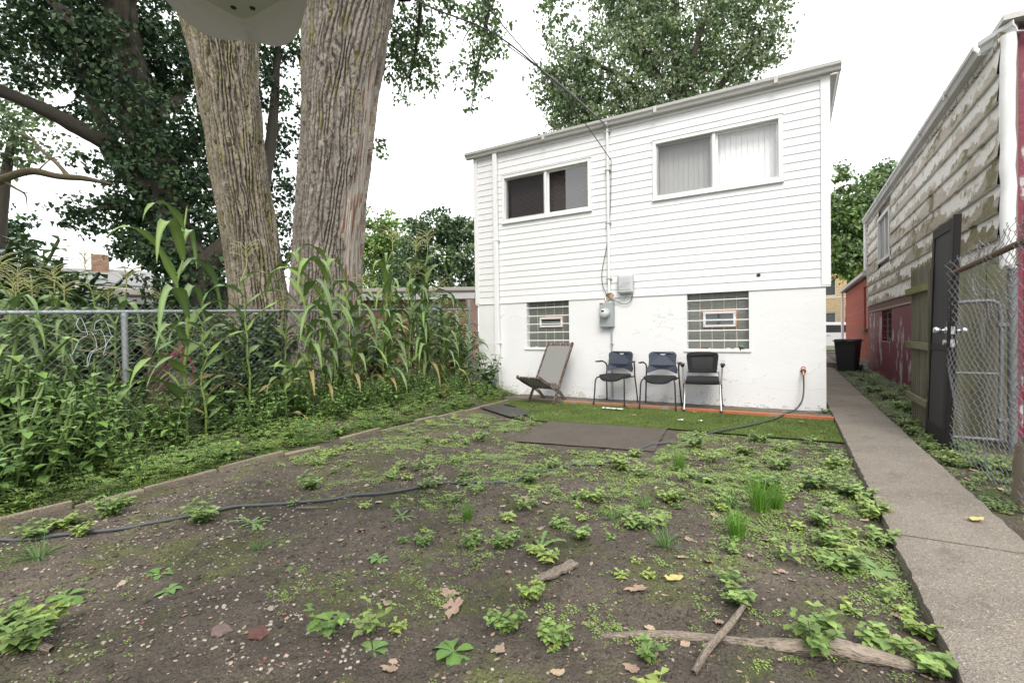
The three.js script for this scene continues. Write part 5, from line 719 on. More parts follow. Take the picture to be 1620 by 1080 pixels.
{ // broken bare bough of a tree that stands beyond the frame
  const t = group('bare_tree', 'leafless forked bough with a broken end crossing the sky beyond the fence', 'tree', [-15.6, 0, -1]), o = (m) => { m.position.set(15.6, 0, 1); return m; }; const bm = M({ map: rep(T.bark, 0.4, 0.8), bumpMap: rep(T.barkB, 0.3, 0.6), bumpScale: 0.01, color: lin(0.2, 0.17, 0.1), roughness: 0.95 });
  o(mesh('trunk', limb([[-15.6, -0.1, -1, 0.35], [-15.5, 3, -1.1, 0.27], [-15.8, 6.5, -0.9, 0.18]], 14, 30, 0.1), mat.barkDark, t));
  for (const q of [[[-15.5, 2.6, -1.1, 0.16], [-14.4, 3.3, -1.9, 0.1], [-13.2, 3.95, -2.7, 0.075], [-12.8, 4.25, -3.0, 0.068], [-12.5, 4.42, -3.3, 0.062], [-12.1, 4.33, -3.6, 0.058], [-11.85, 4.33, -3.9, 0.055], [-11.65, 4.28, -4.25, 0.022]], [[-12.0, 4.33, -3.7, 0.045], [-12.3, 4.6, -3.65, 0.036], [-12.7, 4.9, -3.55, 0.03], [-13.2, 5.25, -3.5, 0.022], [-13.8, 5.5, -3.4, 0.012]], [[-12.85, 4.22, -3.0, 0.03], [-12.6, 4.06, -3.12, 0.02], [-12.45, 3.95, -3.2, 0.014], [-12.35, 3.7, -3.2, 0.006]], [[-12.5, 4.0, -3.15, 0.01], [-12.3, 3.95, -3.3, 0.004]], [[-12.4, 4.4, -3.35, 0.014], [-12.15, 4.65, -3.5, 0.009], [-11.95, 4.7, -3.6, 0.004]], [[-12.9, 5.0, -3.52, 0.012], [-13.1, 4.9, -3.3, 0.007], [-13.3, 4.95, -3.1, 0.003]]]) o(mesh('bough', limb(q, 8, 36, 0.12, q[0][1]), bm, t));
}
// ---------- plants ----------
const G1 = [0.23, 0.32, 0.075], G2 = [0.155, 0.25, 0.06], G3 = [0.29, 0.375, 0.085];
// corn: stalk, arching leaves, tassel, ear
const cornKinds = [];
function makeCorn(seed, h, n, tassel, ear) {
  const R = rng(seed), g = new THREE.Group(); g.name = 'corn_plant';
  const s = new Plant(), sc = [0.24, 0.33, 0.08]; let p = V(0, 0, 0); const nod = 9, node = [p.clone()];
  for (let k = 1; k <= nod; k++) { const q = V(rr(-0.018, 0.018, R) * k * 0.5, h * 0.86 * k / nod, rr(-0.018, 0.018, R) * k * 0.5); s.stem(p, q, mix(0.017, 0.007, (k - 1) / nod), mix(0.016, 0.0065, k / nod), jit(sc, 0.15, R), 7); s.stem(q.clone().add(V(0, -0.006, 0)), q.clone().add(V(0, 0.006, 0)), mix(0.0195, 0.0085, k / nod), mix(0.0195, 0.0085, k / nod), [0.1, 0.13, 0.03], 7); p = q; node.push(p.clone()); }
  mesh('stalk', s.geo(), mat.plant, g); let a = R() * 6.28;
  for (let k = 0; k < n; k++) {
    const t = 0.16 + 0.8 * k / n, f = t * nod, i = Math.min(nod - 1, Math.floor(f)), o = node[i].clone().lerp(node[i + 1], f - i), L = new Plant(); a += Math.PI + rr(-0.5, 0.5, R);
    const up = rr(0.9, 1.7, R) * mix(0.9, 1.3, t), len = h * rr(0.30, 0.46, R) * (t > 0.8 ? 0.75 : 1), dead = t < 0.25 && R() < 0.4, c = dead ? [0.3, 0.24, 0.1] : jit(R() < 0.3 ? [0.14, 0.235, 0.06] : [0.105, 0.185, 0.06], 0.22, R);
    L.leaf(o, V(Math.cos(a), up, Math.sin(a)), len, rr(0.075, 0.105, R), c, { n: 11, bend: rr(1.5, 3.0, R), fold: 0.4, prof: (x) => Math.min(1, 0.35 + x * 3.2) * (1 - Math.max(0, x - 0.25) / 0.75) ** 0.75, mid: dead ? c : [c[0] * 1.9, c[1] * 1.55, c[2] * 1.8], wav: 0.4, ph: R() * 6 }); mesh('leaf', L.geo(), mat.plant, g);
  }
  const top = node[nod];
  if (tassel) { const t = new Plant(), c = [0.42, 0.42, 0.18]; t.stem(top, top.clone().add(V(0, h * 0.13, 0)), 0.006, 0.003, c, 5); for (let k = 0; k < 13; k++) { const b = k * 2.4 + R(), q = top.clone().add(V(0, h * (0.03 + 0.07 * k / 13), 0)); let d = V(Math.cos(b) * 0.75, 1.1, Math.sin(b) * 0.75).normalize(); let e = q; for (let m = 0; m < 5; m++) { const nx = e.clone().addScaledVector(d, rr(0.04, 0.05, R)); t.stem(e, nx, 0.0042, 0.0036, jit(c, 0.2, R), 4); e = nx; d.y -= 0.28 * rr(0.6, 1.2, R); d.normalize(); } } mesh('tassel', t.geo(), mat.plant, g); }
  if (ear) { const e = new Plant(); for (let q = 0; q < ear; q++) { const o = node[3 + q].clone(), d = V(0.25 * (q ? -1 : 1), 1, 0.15); for (let k = 0; k < 6; k++) e.leaf(o.clone().add(V(Math.cos(k) * 0.012, 0, Math.sin(k) * 0.012)), d.clone().add(V(Math.cos(k) * 0.1, 0, Math.sin(k) * 0.1)), 0.2, 0.05, jit([0.15, 0.2, 0.06], 0.15, R), { n: 4, bend: 0.02, fold: -0.6 }); for (let k = 0; k < 6; k++) e.leaf(o.clone().addScaledVector(d, 0.19), d.clone().add(V(rr(-0.5, 0.5, R), 0, rr(-0.5, 0.5, R))), 0.06, 0.004, [0.25, 0.13, 0.05], { n: 3, bend: 1.2 }); } mesh('ear', e.geo(), mat.plant, g); }
  g.userData = { h }; cornKinds.push(g);
}
makeCorn(901, 2.5, 12, true, 1); makeCorn(902, 2.5, 13, true, 2); makeCorn(903, 2.5, 11, true, 0); makeCorn(904, 2.2, 13, false, 0); makeCorn(905, 2.5, 14, true, 1); makeCorn(906, 1.0, 8, false, 0); makeCorn(907, 2.4, 12, true, 1);
{
  const R = rng(911); let k = 0;
  const place = (kind, x, z, top, label, grp) => { const src = cornKinds[kind], y = groundY(x, z) - 0.02, s = (top - y) / (src.userData.h * (kind === 3 || kind === 5 ? 0.93 : 1.0)); const c = src.clone(); c.name = numbered('corn_plant'); c.position.set(x, y, z); c.rotation.set(rr(-0.05, 0.05, R), R() * 6.28, rr(-0.05, 0.05, R)); c.scale.set(mix(1, s, 0.6), s, mix(1, s, 0.6)); tag(c, label, 'corn plant', grp); scene.add(c); k++; };
  const front = 'corn plants growing on the yard side of the fence', back = 'corn plants growing behind the fence', lf = 'green corn plant growing on the yard side of the chain link fence', lb = 'corn plant growing behind the long chain link fence';
  place(3, -5.82, -2.74, 2.88, 'tallest lone corn plant with no tassel spread, just past the fence post', undefined); place(2, -5.8, -3.47, 2.4, lf, front); place(5, -5.5, -3.73, 0.98, 'short young corn plant low in the weeds before the fence', undefined); place(3, -5.75, -4.33, 2.62, lf, front); place(3, -5.7, -4.72, 2.72, lf, front);
  for (const [i, x, z, t] of [[3, -5.6, -4.9, 2.2], [2, -5.7, -4.5, 1.9], [3, -5.72, -2.9, 1.6], [0, -5.7, -5.67, 3.0], [1, -5.75, -6.25, 2.95], [4, -5.65, -6.7, 3.1], [6, -5.9, -5.28, 2.18], [2, -5.6, -5.5, 1.9], [0, -5.95, -6.0, 2.1], [1, -5.6, -7.05, 1.9], [4, -5.85, -7.4, 2.0], [2, -5.9, -7.75, 1.6], [3, -5.65, -7.8, 1.25], [6, -5.7, -6.5, 2.4], [0, -5.95, -4.04, 1.72], [1, -5.9, -6.8, 2.5], [3, -5.85, -5.9, 2.3], [4, -5.95, -4.95, 1.8], [6, -5.75, -7.15, 2.3], [0, -5.6, -7.5, 1.7], [1, -5.85, -8.0, 1.7]]) { const w = z > -5.4 ? 'beside the furrowed trunk' : 'near the white house'; place(i, x, z, t, 'green corn plant on the yard side of the fence ' + w, 'yard side corn ' + w); }
  for (const [i, x, z, t] of [[0, -6.7, -1.58, 2.06], [1, -6.8, -1.73, 1.98], [2, -6.6, -2.0, 1.85], [4, -6.8, -2.28, 2.24], [6, -6.65, -2.42, 2.05], [1, -6.9, -1.88, 1.9], [2, -6.7, -2.9, 1.84], [0, -7.0, -2.16, 1.8], [4, -6.6, -1.62, 1.8], [6, -7.2, -1.7, 1.95], [2, -6.55, -1.3, 1.85], [1, -7.1, -2.5, 1.85], [0, -6.6, -1.0, 1.8], [0, -6.7, -6.9, 2.6], [1, -6.6, -7.3, 2.7], [4, -6.6, -8.0, 2.27], [6, -6.7, -8.53, 2.03], [2, -6.8, -9.2, 1.95], [3, -6.5, -7.7, 2.0], [1, -7.3, -8.2, 2.1], [0, -7.0, -1.2, 2.0], [4, -7.4, -2.1, 2.1], [3, -6.9, -8.9, 1.7]]) { const w = z > -4 ? 'near the cut stump' : 'before the pale brick house'; place(i, x, z, t, 'corn plant growing behind the chain link fence ' + w, 'corn behind the fence ' + w); }
}
// leafy plants: several stems with opposite leaves
function weedGeo(seed, { stems = 3, h = 0.12, leaves = 7, len = 0.035, w = 0.025, spread = 0.6, col = G1, n = 2, bend = 0.7, stemC = null, jitter = 0.3, top = 1 }) {
  const R = rng(seed), P0 = new Plant();
  for (let s = 0; s < stems; s++) {
    const a = R() * 6.28, lean = spread * Math.sqrt(R()), H = h * rr(0.55, 1.1, R); let p = V(rr(-0.1, 0.1, R) * h, 0, rr(-0.1, 0.1, R) * h), d = V(Math.cos(a) * lean, 1, Math.sin(a) * lean).normalize(); const segs = Math.max(2, Math.ceil(leaves / 2)), c0 = rr(0.8, 1.2, R); let b = R() * 3;
    for (let k = 0; k < segs; k++) {
      const q = p.clone().addScaledVector(d, H / segs); P0.stem(p, q, Math.max(0.0012, h * 0.014), Math.max(0.001, h * 0.01), stemC ?? [col[0] * 0.9, col[1] * 0.8, col[2]], 3); p = q; d.x += rr(-0.15, 0.15, R); d.z += rr(-0.15, 0.15, R); d.normalize(); b += 1.57;
      for (let m = 0; m < 2; m++) { const e = b + m * 3.14 + rr(-0.4, 0.4, R), t = (k + 1) / segs, L = len * rr(0.7, 1.25, R) * (0.75 + 0.5 * Math.sin(t * 3.0)); P0.leaf(p, V(Math.cos(e), rr(0.1, 0.7, R) * top, Math.sin(e)), L, L * w / len, jit([col[0] * c0, col[1] * c0, col[2] * c0], jitter, R), { n, bend: bend * rr(0.4, 1.3, R), fold: 0.22 }); }
    }
  }
  return P0.geo();
}
function grassGeo(seed, n, h, col, spread = 0.35) { const R = rng(seed), g = new Plant(); for (let k = 0; k < n; k++) { const a = R() * 6.28, r = R() * h * 0.22, l = h * rr(0.5, 1.1, R); g.leaf(V(Math.cos(a) * r, 0, Math.sin(a) * r), V(Math.cos(a) * spread * R() * 2, 1, Math.sin(a) * spread * R() * 2), l, 0.0045, jit(col, 0.3, R), { n: 4, bend: rr(0.2, 1.1, R), fold: 0.2, prof: (t) => 1 - t * t * 0.92 }); } return g.geo(); }
function rosetteGeo(seed, n, len, w, col, lobes) { const R = rng(seed), g = new Plant(); for (let k = 0; k < n; k++) { const a = k * 2.4 + rr(-0.3, 0.3, R), l = len * rr(0.6, 1.1, R); g.leaf(V(0, 0.004, 0), V(Math.cos(a), rr(0.25, 0.8, R), Math.sin(a)), l, w * l / len, jit(col, 0.2, R), { n: lobes ? 14 : 6, bend: rr(0.5, 1.1, R), fold: 0.2, prof: lobes ? (t) => (0.25 + 0.75 * t) * (0.65 + 0.35 * Math.sin(t * 34)) * (1 - t ** 6) : (t) => (t < 0.25 ? 0.16 : Math.sin(Math.PI * (t - 0.22) / 0.79) ** 0.7 + 0.02), mid: [col[0] * 1.3, col[1] * 1.2, col[2] * 1.3] }); } return g.geo(); }
{
  const proto = (name, geo, label, cat, grp) => ({ name, geo, label, cat, grp });
  const Lw = 'small leafy green weed with pointed leaves growing from bare soil', Gw = 'small leafy weeds scattered over the bare soil', Lb = 'rounded bushy green weed clump standing on the bare soil', Gb = 'bushy weed clumps on the bare soil';
  const sp = [0, 1, 2, 3].map((i) => proto('weed', weedGeo(1001 + i, { stems: 3 + i, h: 0.055 + 0.012 * i, leaves: 6, len: 0.026, w: 0.019, spread: 1.1, col: [G1, G3, G2, [0.21, 0.3, 0.08]][i] }), Lw, 'weed', Gw));
  const bu = [0, 1, 2].map((i) => proto('bushy_weed', weedGeo(1011 + i, { stems: 9 + 2 * i, h: 0.1 + 0.018 * i, leaves: 9, len: 0.038, w: 0.031, spread: 1.25, col: [[0.21, 0.31, 0.085], G1, [0.175, 0.27, 0.07]][i], n: 3 }), Lb, 'weed', Gb));
  const place = (p, x, z, s, R, y) => { const m = mesh(p.name, p.geo, mat.plant, scene); m.position.set(x, (y ?? groundY(x, z)) - 0.004, z); m.rotation.y = R() * 6.28; m.scale.set(s, s * rr(0.85, 1.15, R), s); tag(m, p.label, p.cat, p.grp); if (p.name === 'weed' || p.name === 'bushy_weed') { const w = x > 0.12 ? 'along the edge of the concrete path' : z < -4.4 ? 'near the large brown-grey mat' : z < -3 ? 'behind the garden hose' : x < -1.9 ? 'in the pebbly soil before the hose' : 'between the tall grass tufts and the tree root'; const q = p.name === 'weed' ? 'small leafy green weed' : 'rounded bushy weed clump'; m.userData.label = q + ' growing ' + w; m.userData.group = q + 's ' + w; } if (p.name === 'leafy_bush') { const w = z > -2.2 ? 'before the first fence post' : z > -4.9 ? 'below the lone tall corn' : 'under the thick corn rows'; m.userData.label = 'dense leafy green bush in the bed ' + w; m.userData.group = 'leafy bushes ' + w; } if (p.name === 'shrub') { const w = x < -10 ? 'below the long bough' : z < -6.5 ? 'before the pale brick house' : 'between the fence and the big trunks'; m.userData.label = 'dark leafy shrub beyond the fence ' + w; m.userData.group = 'shrubs ' + w; } return m; };
  const R = rng(1021);
  const bush = [[-3.28, -1.64, 1.15], [-3.3, -2.46, 1], [-3.92, -1.36, 1], [-3.98, -1.15, 1.0], [-3.93, -1.02, 0.9], [-4.06, -1.48, 1], [-3.7, -1.14, 0.7], [-0.19, -2.27, 0.9], [0.06, -2.09, 1.05], [0.26, -2.2, 0.95], [0.22, -2.81, 1], [0.17, -3.13, 1], [0.15, -3.37, 0.9], [0.42, -2.16, 1], [0.43, -2.39, 0.7], [0.42, -3.29, 1], [0.41, -3.71, 1.1], [0.4, -4.09, 1.1], [0.34, -4.17, 1], [0.15, -4.23, 1.1], [-0.18, -4.06, 1.1], [-1.25, -3.98, 1.1], [-1.22, -3.2, 1], [-1.26, -2.66, 0.8], [-1.06, -2.57, 0.9], [-1.4, -2.29, 0.8], [-1.02, -1.87, 0.75], [-1.01, -1.64, 0.7], [-0.82, -1.65, 0.75], [-0.85, -2.88, 1], [-0.75, -3.45, 1], [-0.58, -4.03, 1], [-0.07, -4.69, 1], [0.31, -4.89, 1], [-0.38, -5.01, 1], [-0.84, -5.06, 1], [-1.33, -4.53, 0.9], [-2.55, -0.6, 1], [-2.65, -0.68, 1], [-2.8, -0.62, 0.9], [-1.57, -2.19, 0.7], [-1.84, -2.1, 0.6], [-3.45, -4.07, 0.8], [-2.95, -4.32, 0.8], [-2.72, -3.57, 0.8], [-1.82, -3.38, 0.8], [-2.83, -2.86, 0.7], [0.3, -5.6, 0.8], [-0.3, -5.75, 0.9], [-0.9, -5.6, 0.9], [-0.1, -5.4, 0.8], [0.38, -1.5, 0.9]];
  for (const [x, z, s] of bush) place(bu[Math.floor(R() * 3)], x, z, s, R);
  // the rest follow drifts: thick in the middle and towards the mats, thin at the front left
  let k = 0; const dens = (x, z) => cl01(0.14 + 0.42 * sst(-1.8, -3.4, z) + 0.3 * sst(-2.6, -0.6, x) + 0.75 * fbm(x * 0.9 + 5, z * 0.9, 3)) * (z > -2.6 && x < -1.7 ? 0.45 : 1);
  while (k < 238) { const x = rr(-4.3, 0.44, R), z = rr(-5.9, -0.9, R); if (R() > dens(x, z)) continue; if (x > -2.9 && x < -1.15 && z < -4.55) continue; if (x < -1.2 - 0.6 * z * 0 && z > -1.2 && x > -2.2 && R() < 0.4) continue; place(sp[Math.floor(R() * 4)], x, z, rr(0.6, 1.5, R), R); k++; }
  // weeds along the far side of the path
  const st = [0, 1].map((i) => proto('strip_weed', weedGeo(1031 + i, { stems: 12, h: 0.14 + 0.04 * i, leaves: 9, len: 0.05, w: 0.034, spread: 1.2, col: [G2, G1][i], n: 2 }), 'low green weed in the narrow strip between path and flaking house', 'weed', 'weeds in the strip beside the path'));
  for (let i = 0; i < 46; i++) { const z = -5 - 13 * R() ** 1.25, x = rr(1.24, z < -8 ? 1.9 : 1.5, R); if (z > -6.95 && z < -5.9 && x > 1.18 && x < 1.36) continue; place(st[i % 2], x, z, rr(0.6, 1.25, R), R); }
  for (const [x, z, s] of [[1.2, -5.5, 0.8], [1.17, -6.1, 0.8], [1.2, -6.5, 0.9], [1.24, -3.6, 1], [1.26, -3.3, 1.2], [1.17, -6.9, 0.8], [1.15, -7.4, 0.8]]) place(st[1], x, z, s, R);
  const ti = proto('corner_weed', weedGeo(1035, { stems: 8, h: 0.14, leaves: 8, len: 0.05, w: 0.03, spread: 1, col: G1 }), 'small weed tuft at the corner of the white house and the path', 'weed'); place(ti, 0.4, -7.8, 0.8, R, 0.03);
  // broad-leaved rosettes and grass tufts
  const ro = [proto('plantain_weed', rosetteGeo(1041, 7, 0.13, 0.07, [0.11, 0.22, 0.045]), 'broad-leaved rosette weed flat on the bare soil', 'weed', 'broad-leaved rosettes on the soil'), proto('plantain_weed', rosetteGeo(1042, 9, 0.11, 0.055, [0.13, 0.23, 0.07]), 'broad-leaved rosette weed flat on the bare soil', 'weed', 'broad-leaved rosettes on the soil'), proto('dandelion_weed', rosetteGeo(1043, 9, 0.17, 0.055, [0.115, 0.21, 0.06], true), 'rosette weed with toothed leaves spread on the bare soil', 'weed', 'toothed rosettes on the soil')];
  [[-1.66, -1.3, 0, 1.0], [-1.1, -1.41, 0, 1.0], [-1.19, -2.31, 2, 1.1], [0.37, -2.95, 1, 1.2], [0.26, -2.93, 0, 1], [-3.0, -1.79, 2, 1.1], [-2.78, -1.17, 0, 0.8], [-2.57, -1.11, 1, 0.6], [-2.94, -0.85, 0, 1], [-1.92, -1.83, 1, 0.6], [-1.35, -1.25, 1, 0.6], [-2.2, -2.3, 2, 0.7]].forEach(([x, z, i, s]) => place(ro[i], x, z, s, R));
  const gr = [proto('grass_tuft', grassGeo(1051, 120, 0.2, [0.12, 0.27, 0.03], 0.25), 'upright bright green grass tuft in the weedy soil', 'grass tuft', 'bright grass tufts on the soil'), proto('grass_tuft', grassGeo(1052, 60, 0.17, [0.10, 0.2, 0.05], 0.9), 'splayed dull green grass tuft in the weedy soil', 'grass tuft', 'splayed grass tufts on the soil')];
  [[-0.18, -3.48, 0, 1.25], [-0.28, -3.03, 0, 0.95], [-0.61, -2.71, 1, 1], [-0.85, -4.29, 0, 0.9], [-0.87, -3.24, 1, 0.8], [-1.81, -2.49, 0, 0.6], [-2.61, -1.59, 1, 0.6], [-0.35, -3.52, 1, 1], [-0.1, -3.6, 0, 1], [-3.58, -0.93, 1, 1], [-1.0, -2.95, 1, 0.7], [1.17, -4.55, 1, 0.9], [1.22, -3.4, 1, 1.3]].forEach(([x, z, i, s]) => place(gr[i], x, z, s, R));
  // the bed: leafy bushes, thick at the front
  const bb = [0, 1, 2].map((i) => proto('leafy_bush', weedGeo(1061 + i, { stems: 16, h: 0.55 + 0.1 * i, leaves: 14, len: 0.085, w: 0.05, spread: 0.62, col: [[0.12, 0.225, 0.05], [0.135, 0.245, 0.055], [0.16, 0.275, 0.06]][i], n: 3, bend: 0.9 }), 'dense leafy green bush growing in the bed before the fence', 'bush', 'leafy bushes in the bed'));
  for (const [x, z, s] of [[-6.02, -1.0, 1.7], [-6.0, -1.6, 1.65], [-6.02, -2.0, 1.35], [-5.98, -2.6, 1.1], [-6.0, -3.1, 1.05], [-6.02, -3.7, 1.15], [-6.0, -4.3, 1.1], [-6.0, -5.1, 1.1], [-5.55, -1.6, 1.45], [-5.95, -0.5, 1.7], [-4.75, -0.9, 0.9], [-4.9, -1.2, 1.1], [-5.2, -1.0, 1.3], [-5.1, -1.5, 1.1], [-5.5, -1.3, 1.35], [-5.7, -1.7, 1.3], [-5.4, -1.9, 0.95], [-5.9, -1.3, 1.5], [-5.8, -2.1, 1.1], [-5.3, -0.6, 1.5], [-4.85, -0.5, 1.2], [-5.6, -0.9, 1.5], [-5.0, -1.9, 0.7], [-5.6, -2.5, 0.8], [-5.9, -2.7, 0.75], [-5.6, -3.1, 0.8], [-5.9, -3.5, 0.9], [-5.5, -3.6, 0.8], [-5.3, -3.2, 0.6], [-5.7, -3.9, 0.9], [-5.2, -4.3, 0.6], [-5.5, -4.4, 0.85], [-5.4, -5.4, 0.8], [-5.3, -5.0, 0.6], [-5.6, -6.0, 0.8], [-5.3, -6.1, 0.7], [-5.6, -6.7, 0.7], [-5.3, -7.2, 0.65], [-5.8, -4.1, 0.85], [-5.4, -4.1, 0.65], [-5.7, -4.6, 0.8], [-5.3, -4.6, 0.7], [-5.6, -5.1, 0.75], [-5.2, -5.2, 0.65], [-5.5, -5.7, 0.7], [-5.1, -5.9, 0.55], [-5.4, -6.3, 0.65], [-5.2, -6.8, 0.6], [-5.5, -7.0, 0.6], [-5.0, -6.5, 0.45], [-4.85, -7.1, 0.4]]) place(bb[Math.floor(R() * 3)], x, z, s, R);
  const bw = [0, 1].map((i) => proto('bed_weed', weedGeo(1066 + i, { stems: 13, h: 0.17 + 0.05 * i, leaves: 10, len: 0.055, w: 0.038, spread: 1.1, col: [[0.2, 0.31, 0.065], [0.16, 0.27, 0.06]][i], n: 3 }), 'low bright green weed spilling towards the stone edging of the bed', 'weed', 'low weeds behind the stone edging'));
  for (let i = 0; i < 64; i++) { const z = -0.9 - 6.5 * R(), x = -4.58 - 0.85 * R() ** 1.2; place(bw[i % 2], x, z, rr(0.55, 1.15, R), R); }
  const pp = proto('pepper_plant', weedGeo(1071, { stems: 9, h: 0.62, leaves: 12, len: 0.13, w: 0.075, spread: 0.55, col: [0.075, 0.15, 0.035], n: 4, bend: 1.1 }), 'broad-leaved dark green plant at the left foot of the white wall', 'plant'); place(pp, -4.98, -7.55, 1.0, R);
  const am = proto('red_stemmed_plant', weedGeo(1072, { stems: 6, h: 0.4, leaves: 10, len: 0.1, w: 0.05, spread: 0.6, col: [0.11, 0.12, 0.03], n: 3, stemC: [0.25, 0.03, 0.03] }), 'reddish weed with crimson stems at the far end of the bed', 'plant'); place(am, -4.9, -6.2, 0.8, R);
  // shrubs beyond the fence
  const sh = [0, 1].map((i) => proto('shrub', weedGeo(1081 + i, { stems: 60, h: 1.35, leaves: 30, len: 0.15, w: 0.09, spread: 0.95, col: [[0.085, 0.155, 0.05], [0.11, 0.185, 0.055]][i], n: 2, bend: 0.8 }), 'dark leafy shrub standing beyond the chain link fence', 'shrub', 'shrubs beyond the fence'));
  for (const [x, z, s] of [[-14.5, -3.2, 2.5], [-15.5, -2.6, 2.6], [-13.5, -2.2, 2.3], [-16, -4.6, 2.5], [-12.6, -3.0, 2.0], [-11.2, -1.9, 1.9], [-14.2, -2.4, 2.1], [-15.2, -3.6, 2.1], [-12.0, -4.6, 1.6], [-13.4, -5.2, 1.5], [-8.1, -4.8, 1.35], [-7.9, -4.3, 0.9], [-8.4, -5.0, 1.1], [-7.3, -4.1, 0.7], [-10.5, -2.6, 1.5], [-12, -2.5, 1.7], [-13.2, -3.4, 1.6], [-11.5, -3.6, 1.4], [-9.8, -1.8, 1.4], [-13, -1.6, 1.8], [-8.3, -1.6, 1.1], [-14, -4.6, 1.6], [-8.2, -7.8, 0.9], [-7.4, -9.6, 0.9], [-9.4, -8.6, 0.9], [-11.6, -5.6, 1.0]]) place(sh[Math.floor(R() * 2)], x, z, s, R);
}
{ // uncountable small growth, stones and crumbs
  const stuff = (name, geo, m, n, label, cat, fn, seed) => { const R = rng(seed), im = new THREE.InstancedMesh(geo, m, n), o = new THREE.Object3D(), c = new THREE.Color(); let k = 0, g = 0; while (k < n && g++ < n * 60) { const q = fn(R); if (!q) continue; o.position.set(q.x, q.y, q.z); o.rotation.set(q.rx ?? 0, R() * 6.283, q.rz ?? 0); o.scale.set(...(q.s3 ?? [q.s, q.s, q.s])); o.updateMatrix(); im.setMatrixAt(k, o.matrix); im.setColorAt(k, c.setRGB(...q.c)); k++; } im.count = k; im.name = numbered(name); im.castShadow = im.receiveShadow = true; tag(im, label, cat, undefined, 'stuff'); scene.add(im); return im; };
  const stone = new THREE.IcosahedronGeometry(1, 1); warp(stone, (v) => { const k = 1 + 0.25 * N3(v.x * 1.3, v.y * 1.3, v.z * 1.3); v.multiplyScalar(k); v.y *= 0.6; });
  const seedA = (() => { const p = new Plant(), r = rng(77), W = [1, 1, 1]; for (let k = 0; k < 11; k++) { const a = r() * 6.28, q = Math.sqrt(r()) * 1.1; p.leaf(V(Math.cos(a) * q, 0.05 + 0.4 * r(), Math.sin(a) * q), V(Math.cos(a + r()), 0.2 + 0.7 * r(), Math.sin(a + r())), 0.35 + 0.45 * r(), 0.3 + 0.15 * r(), W, { n: 2, bend: 0.8, fold: 0.2 }); } const g = p.geo(); g.deleteAttribute('color'); return g; })(), seedB = (() => { const p = new Plant(), W = [1, 1, 1]; for (const [a, l] of [[0, 0.8], [1.9, 1], [3.4, 0.7]]) p.leaf(V(0, 0.2, 0), V(Math.cos(a), 0.6, Math.sin(a)), l, 0.55, W, { n: 2, bend: 0.7, fold: 0.2 }); const g = p.geo(); g.deleteAttribute('color'); return g; })(), seed = (() => { const p = new Plant(), W = [1, 1, 1]; for (let k = 0; k < 5; k++) { const a = k * 1.2566 + 0.3; p.leaf(V(0, 0.1, 0), V(Math.cos(a), 0.5, Math.sin(a)), 1, 0.62, W, { n: 2, bend: 0.7, fold: 0.2 }); } const g = p.geo(); g.deleteAttribute('color'); return g; })();
  const yard = (x, z) => !(x > -2.9 && x < -1.15 && z < -4.55) && z > -5.95 || x < -4.45;
  stuff('gravel', stone, M({ color: 0xffffff, roughness: 0.9 }), 4600, 'pale pebbles and grit scattered through the bare soil', 'gravel', (R) => { const x = rr(-4.2, 0.45, R), z = rr(-5.2, -0.4, R), d = sst(-2.6, -1.2, z) * sst(-0.6, -1.8, x), w = 0.02 + 0.8 * d * cl01(0.35 + 1.3 * fbm(x * 2.6, z * 2.6, 3)) + 0.05 * sst(-2.6, -1.6, z); if (R() > w) return null; const s = 0.0018 + 0.0062 * R() ** 3 + (R() < 0.015 ? 0.007 : 0), t = rr(0.5, 1.15, R), q = R() < 0.06 ? [0.2, 0.08, 0.06] : [0.34 * t, 0.305 * t, 0.255 * t]; return { x, z, y: groundY(x, z) + s * 0.25, s3: [s * rr(0.8, 1.5, R), s, s], c: q }; }, 1101);
  stuff('soil_crumbs', stone, M({ color: 0xffffff, roughness: 0.97 }), 14000, 'dark crumbs of soil lying over the bare yard', 'soil', (R) => { const x = rr(-4.38, 0.46, R), z = rr(-5.6, -0.3, R); if (!yard(x, z)) return null; const s = 0.003 + 0.008 * R() ** 3, t = rr(0.6, 1.2, R); return { x, z, y: groundY(x, z) + s * 0.2, s, c: [0.06 * t, 0.049 * t, 0.039 * t] }; }, 1102);
  for (const [gg, nn, sz, lab, sd] of [[seedA, 6000, [0.016, 0.036], 'low mats of tiny green seedlings strewn over the bare soil', 1103], [seedB, 6000, [0.008, 0.018], 'single tiny green sprouts dotted over the bare soil', 1113]])
    stuff('seedlings', gg, mat.leaf, nn, lab, 'ground cover', (R) => { const x = rr(-4.4, 0.46, R), z = rr(-5.95, -0.6, R); if (!yard(x, z)) return null; const f = fbm(x * 1.1 + 5, z * 1.1, 4) + 0.5 * fbm(x * 4, z * 4 + 3, 2), d = cl01(0.02 + 0.36 * sst(-2.2, -4, z) + 0.12 * sst(-2.4, -0.4, x) + 0.9 * f); if (R() > d * d * 2.2) return null; const t = rr(0.7, 1.3, R); return { x, z, y: groundY(x, z), s: rr(...sz, R) * mix(0.62, 1, sst(-1.6, -3.4, z)), c: [0.215 * t, 0.305 * t, 0.075 * t] }; }, sd);
  stuff('leaf_litter', new THREE.CircleGeometry(1, 5).rotateX(-1.4), M({ color: 0xffffff, roughness: 0.95 }), 2600, 'small dry bits of leaf littering the bare soil', 'leaf litter', (R) => { const x = rr(-4.3, 0.46, R), z = rr(-5.7, -0.5, R); if (!yard(x, z)) return null; const t = rr(0.5, 1.2, R); return { x, z, y: groundY(x, z) + 0.005, s3: [rr(0.004, 0.014, R), 0.008, rr(0.003, 0.009, R)], rx: rr(-0.4, 0.4, R), c: [0.27 * t, 0.2 * t, 0.145 * t] }; }, 1114);
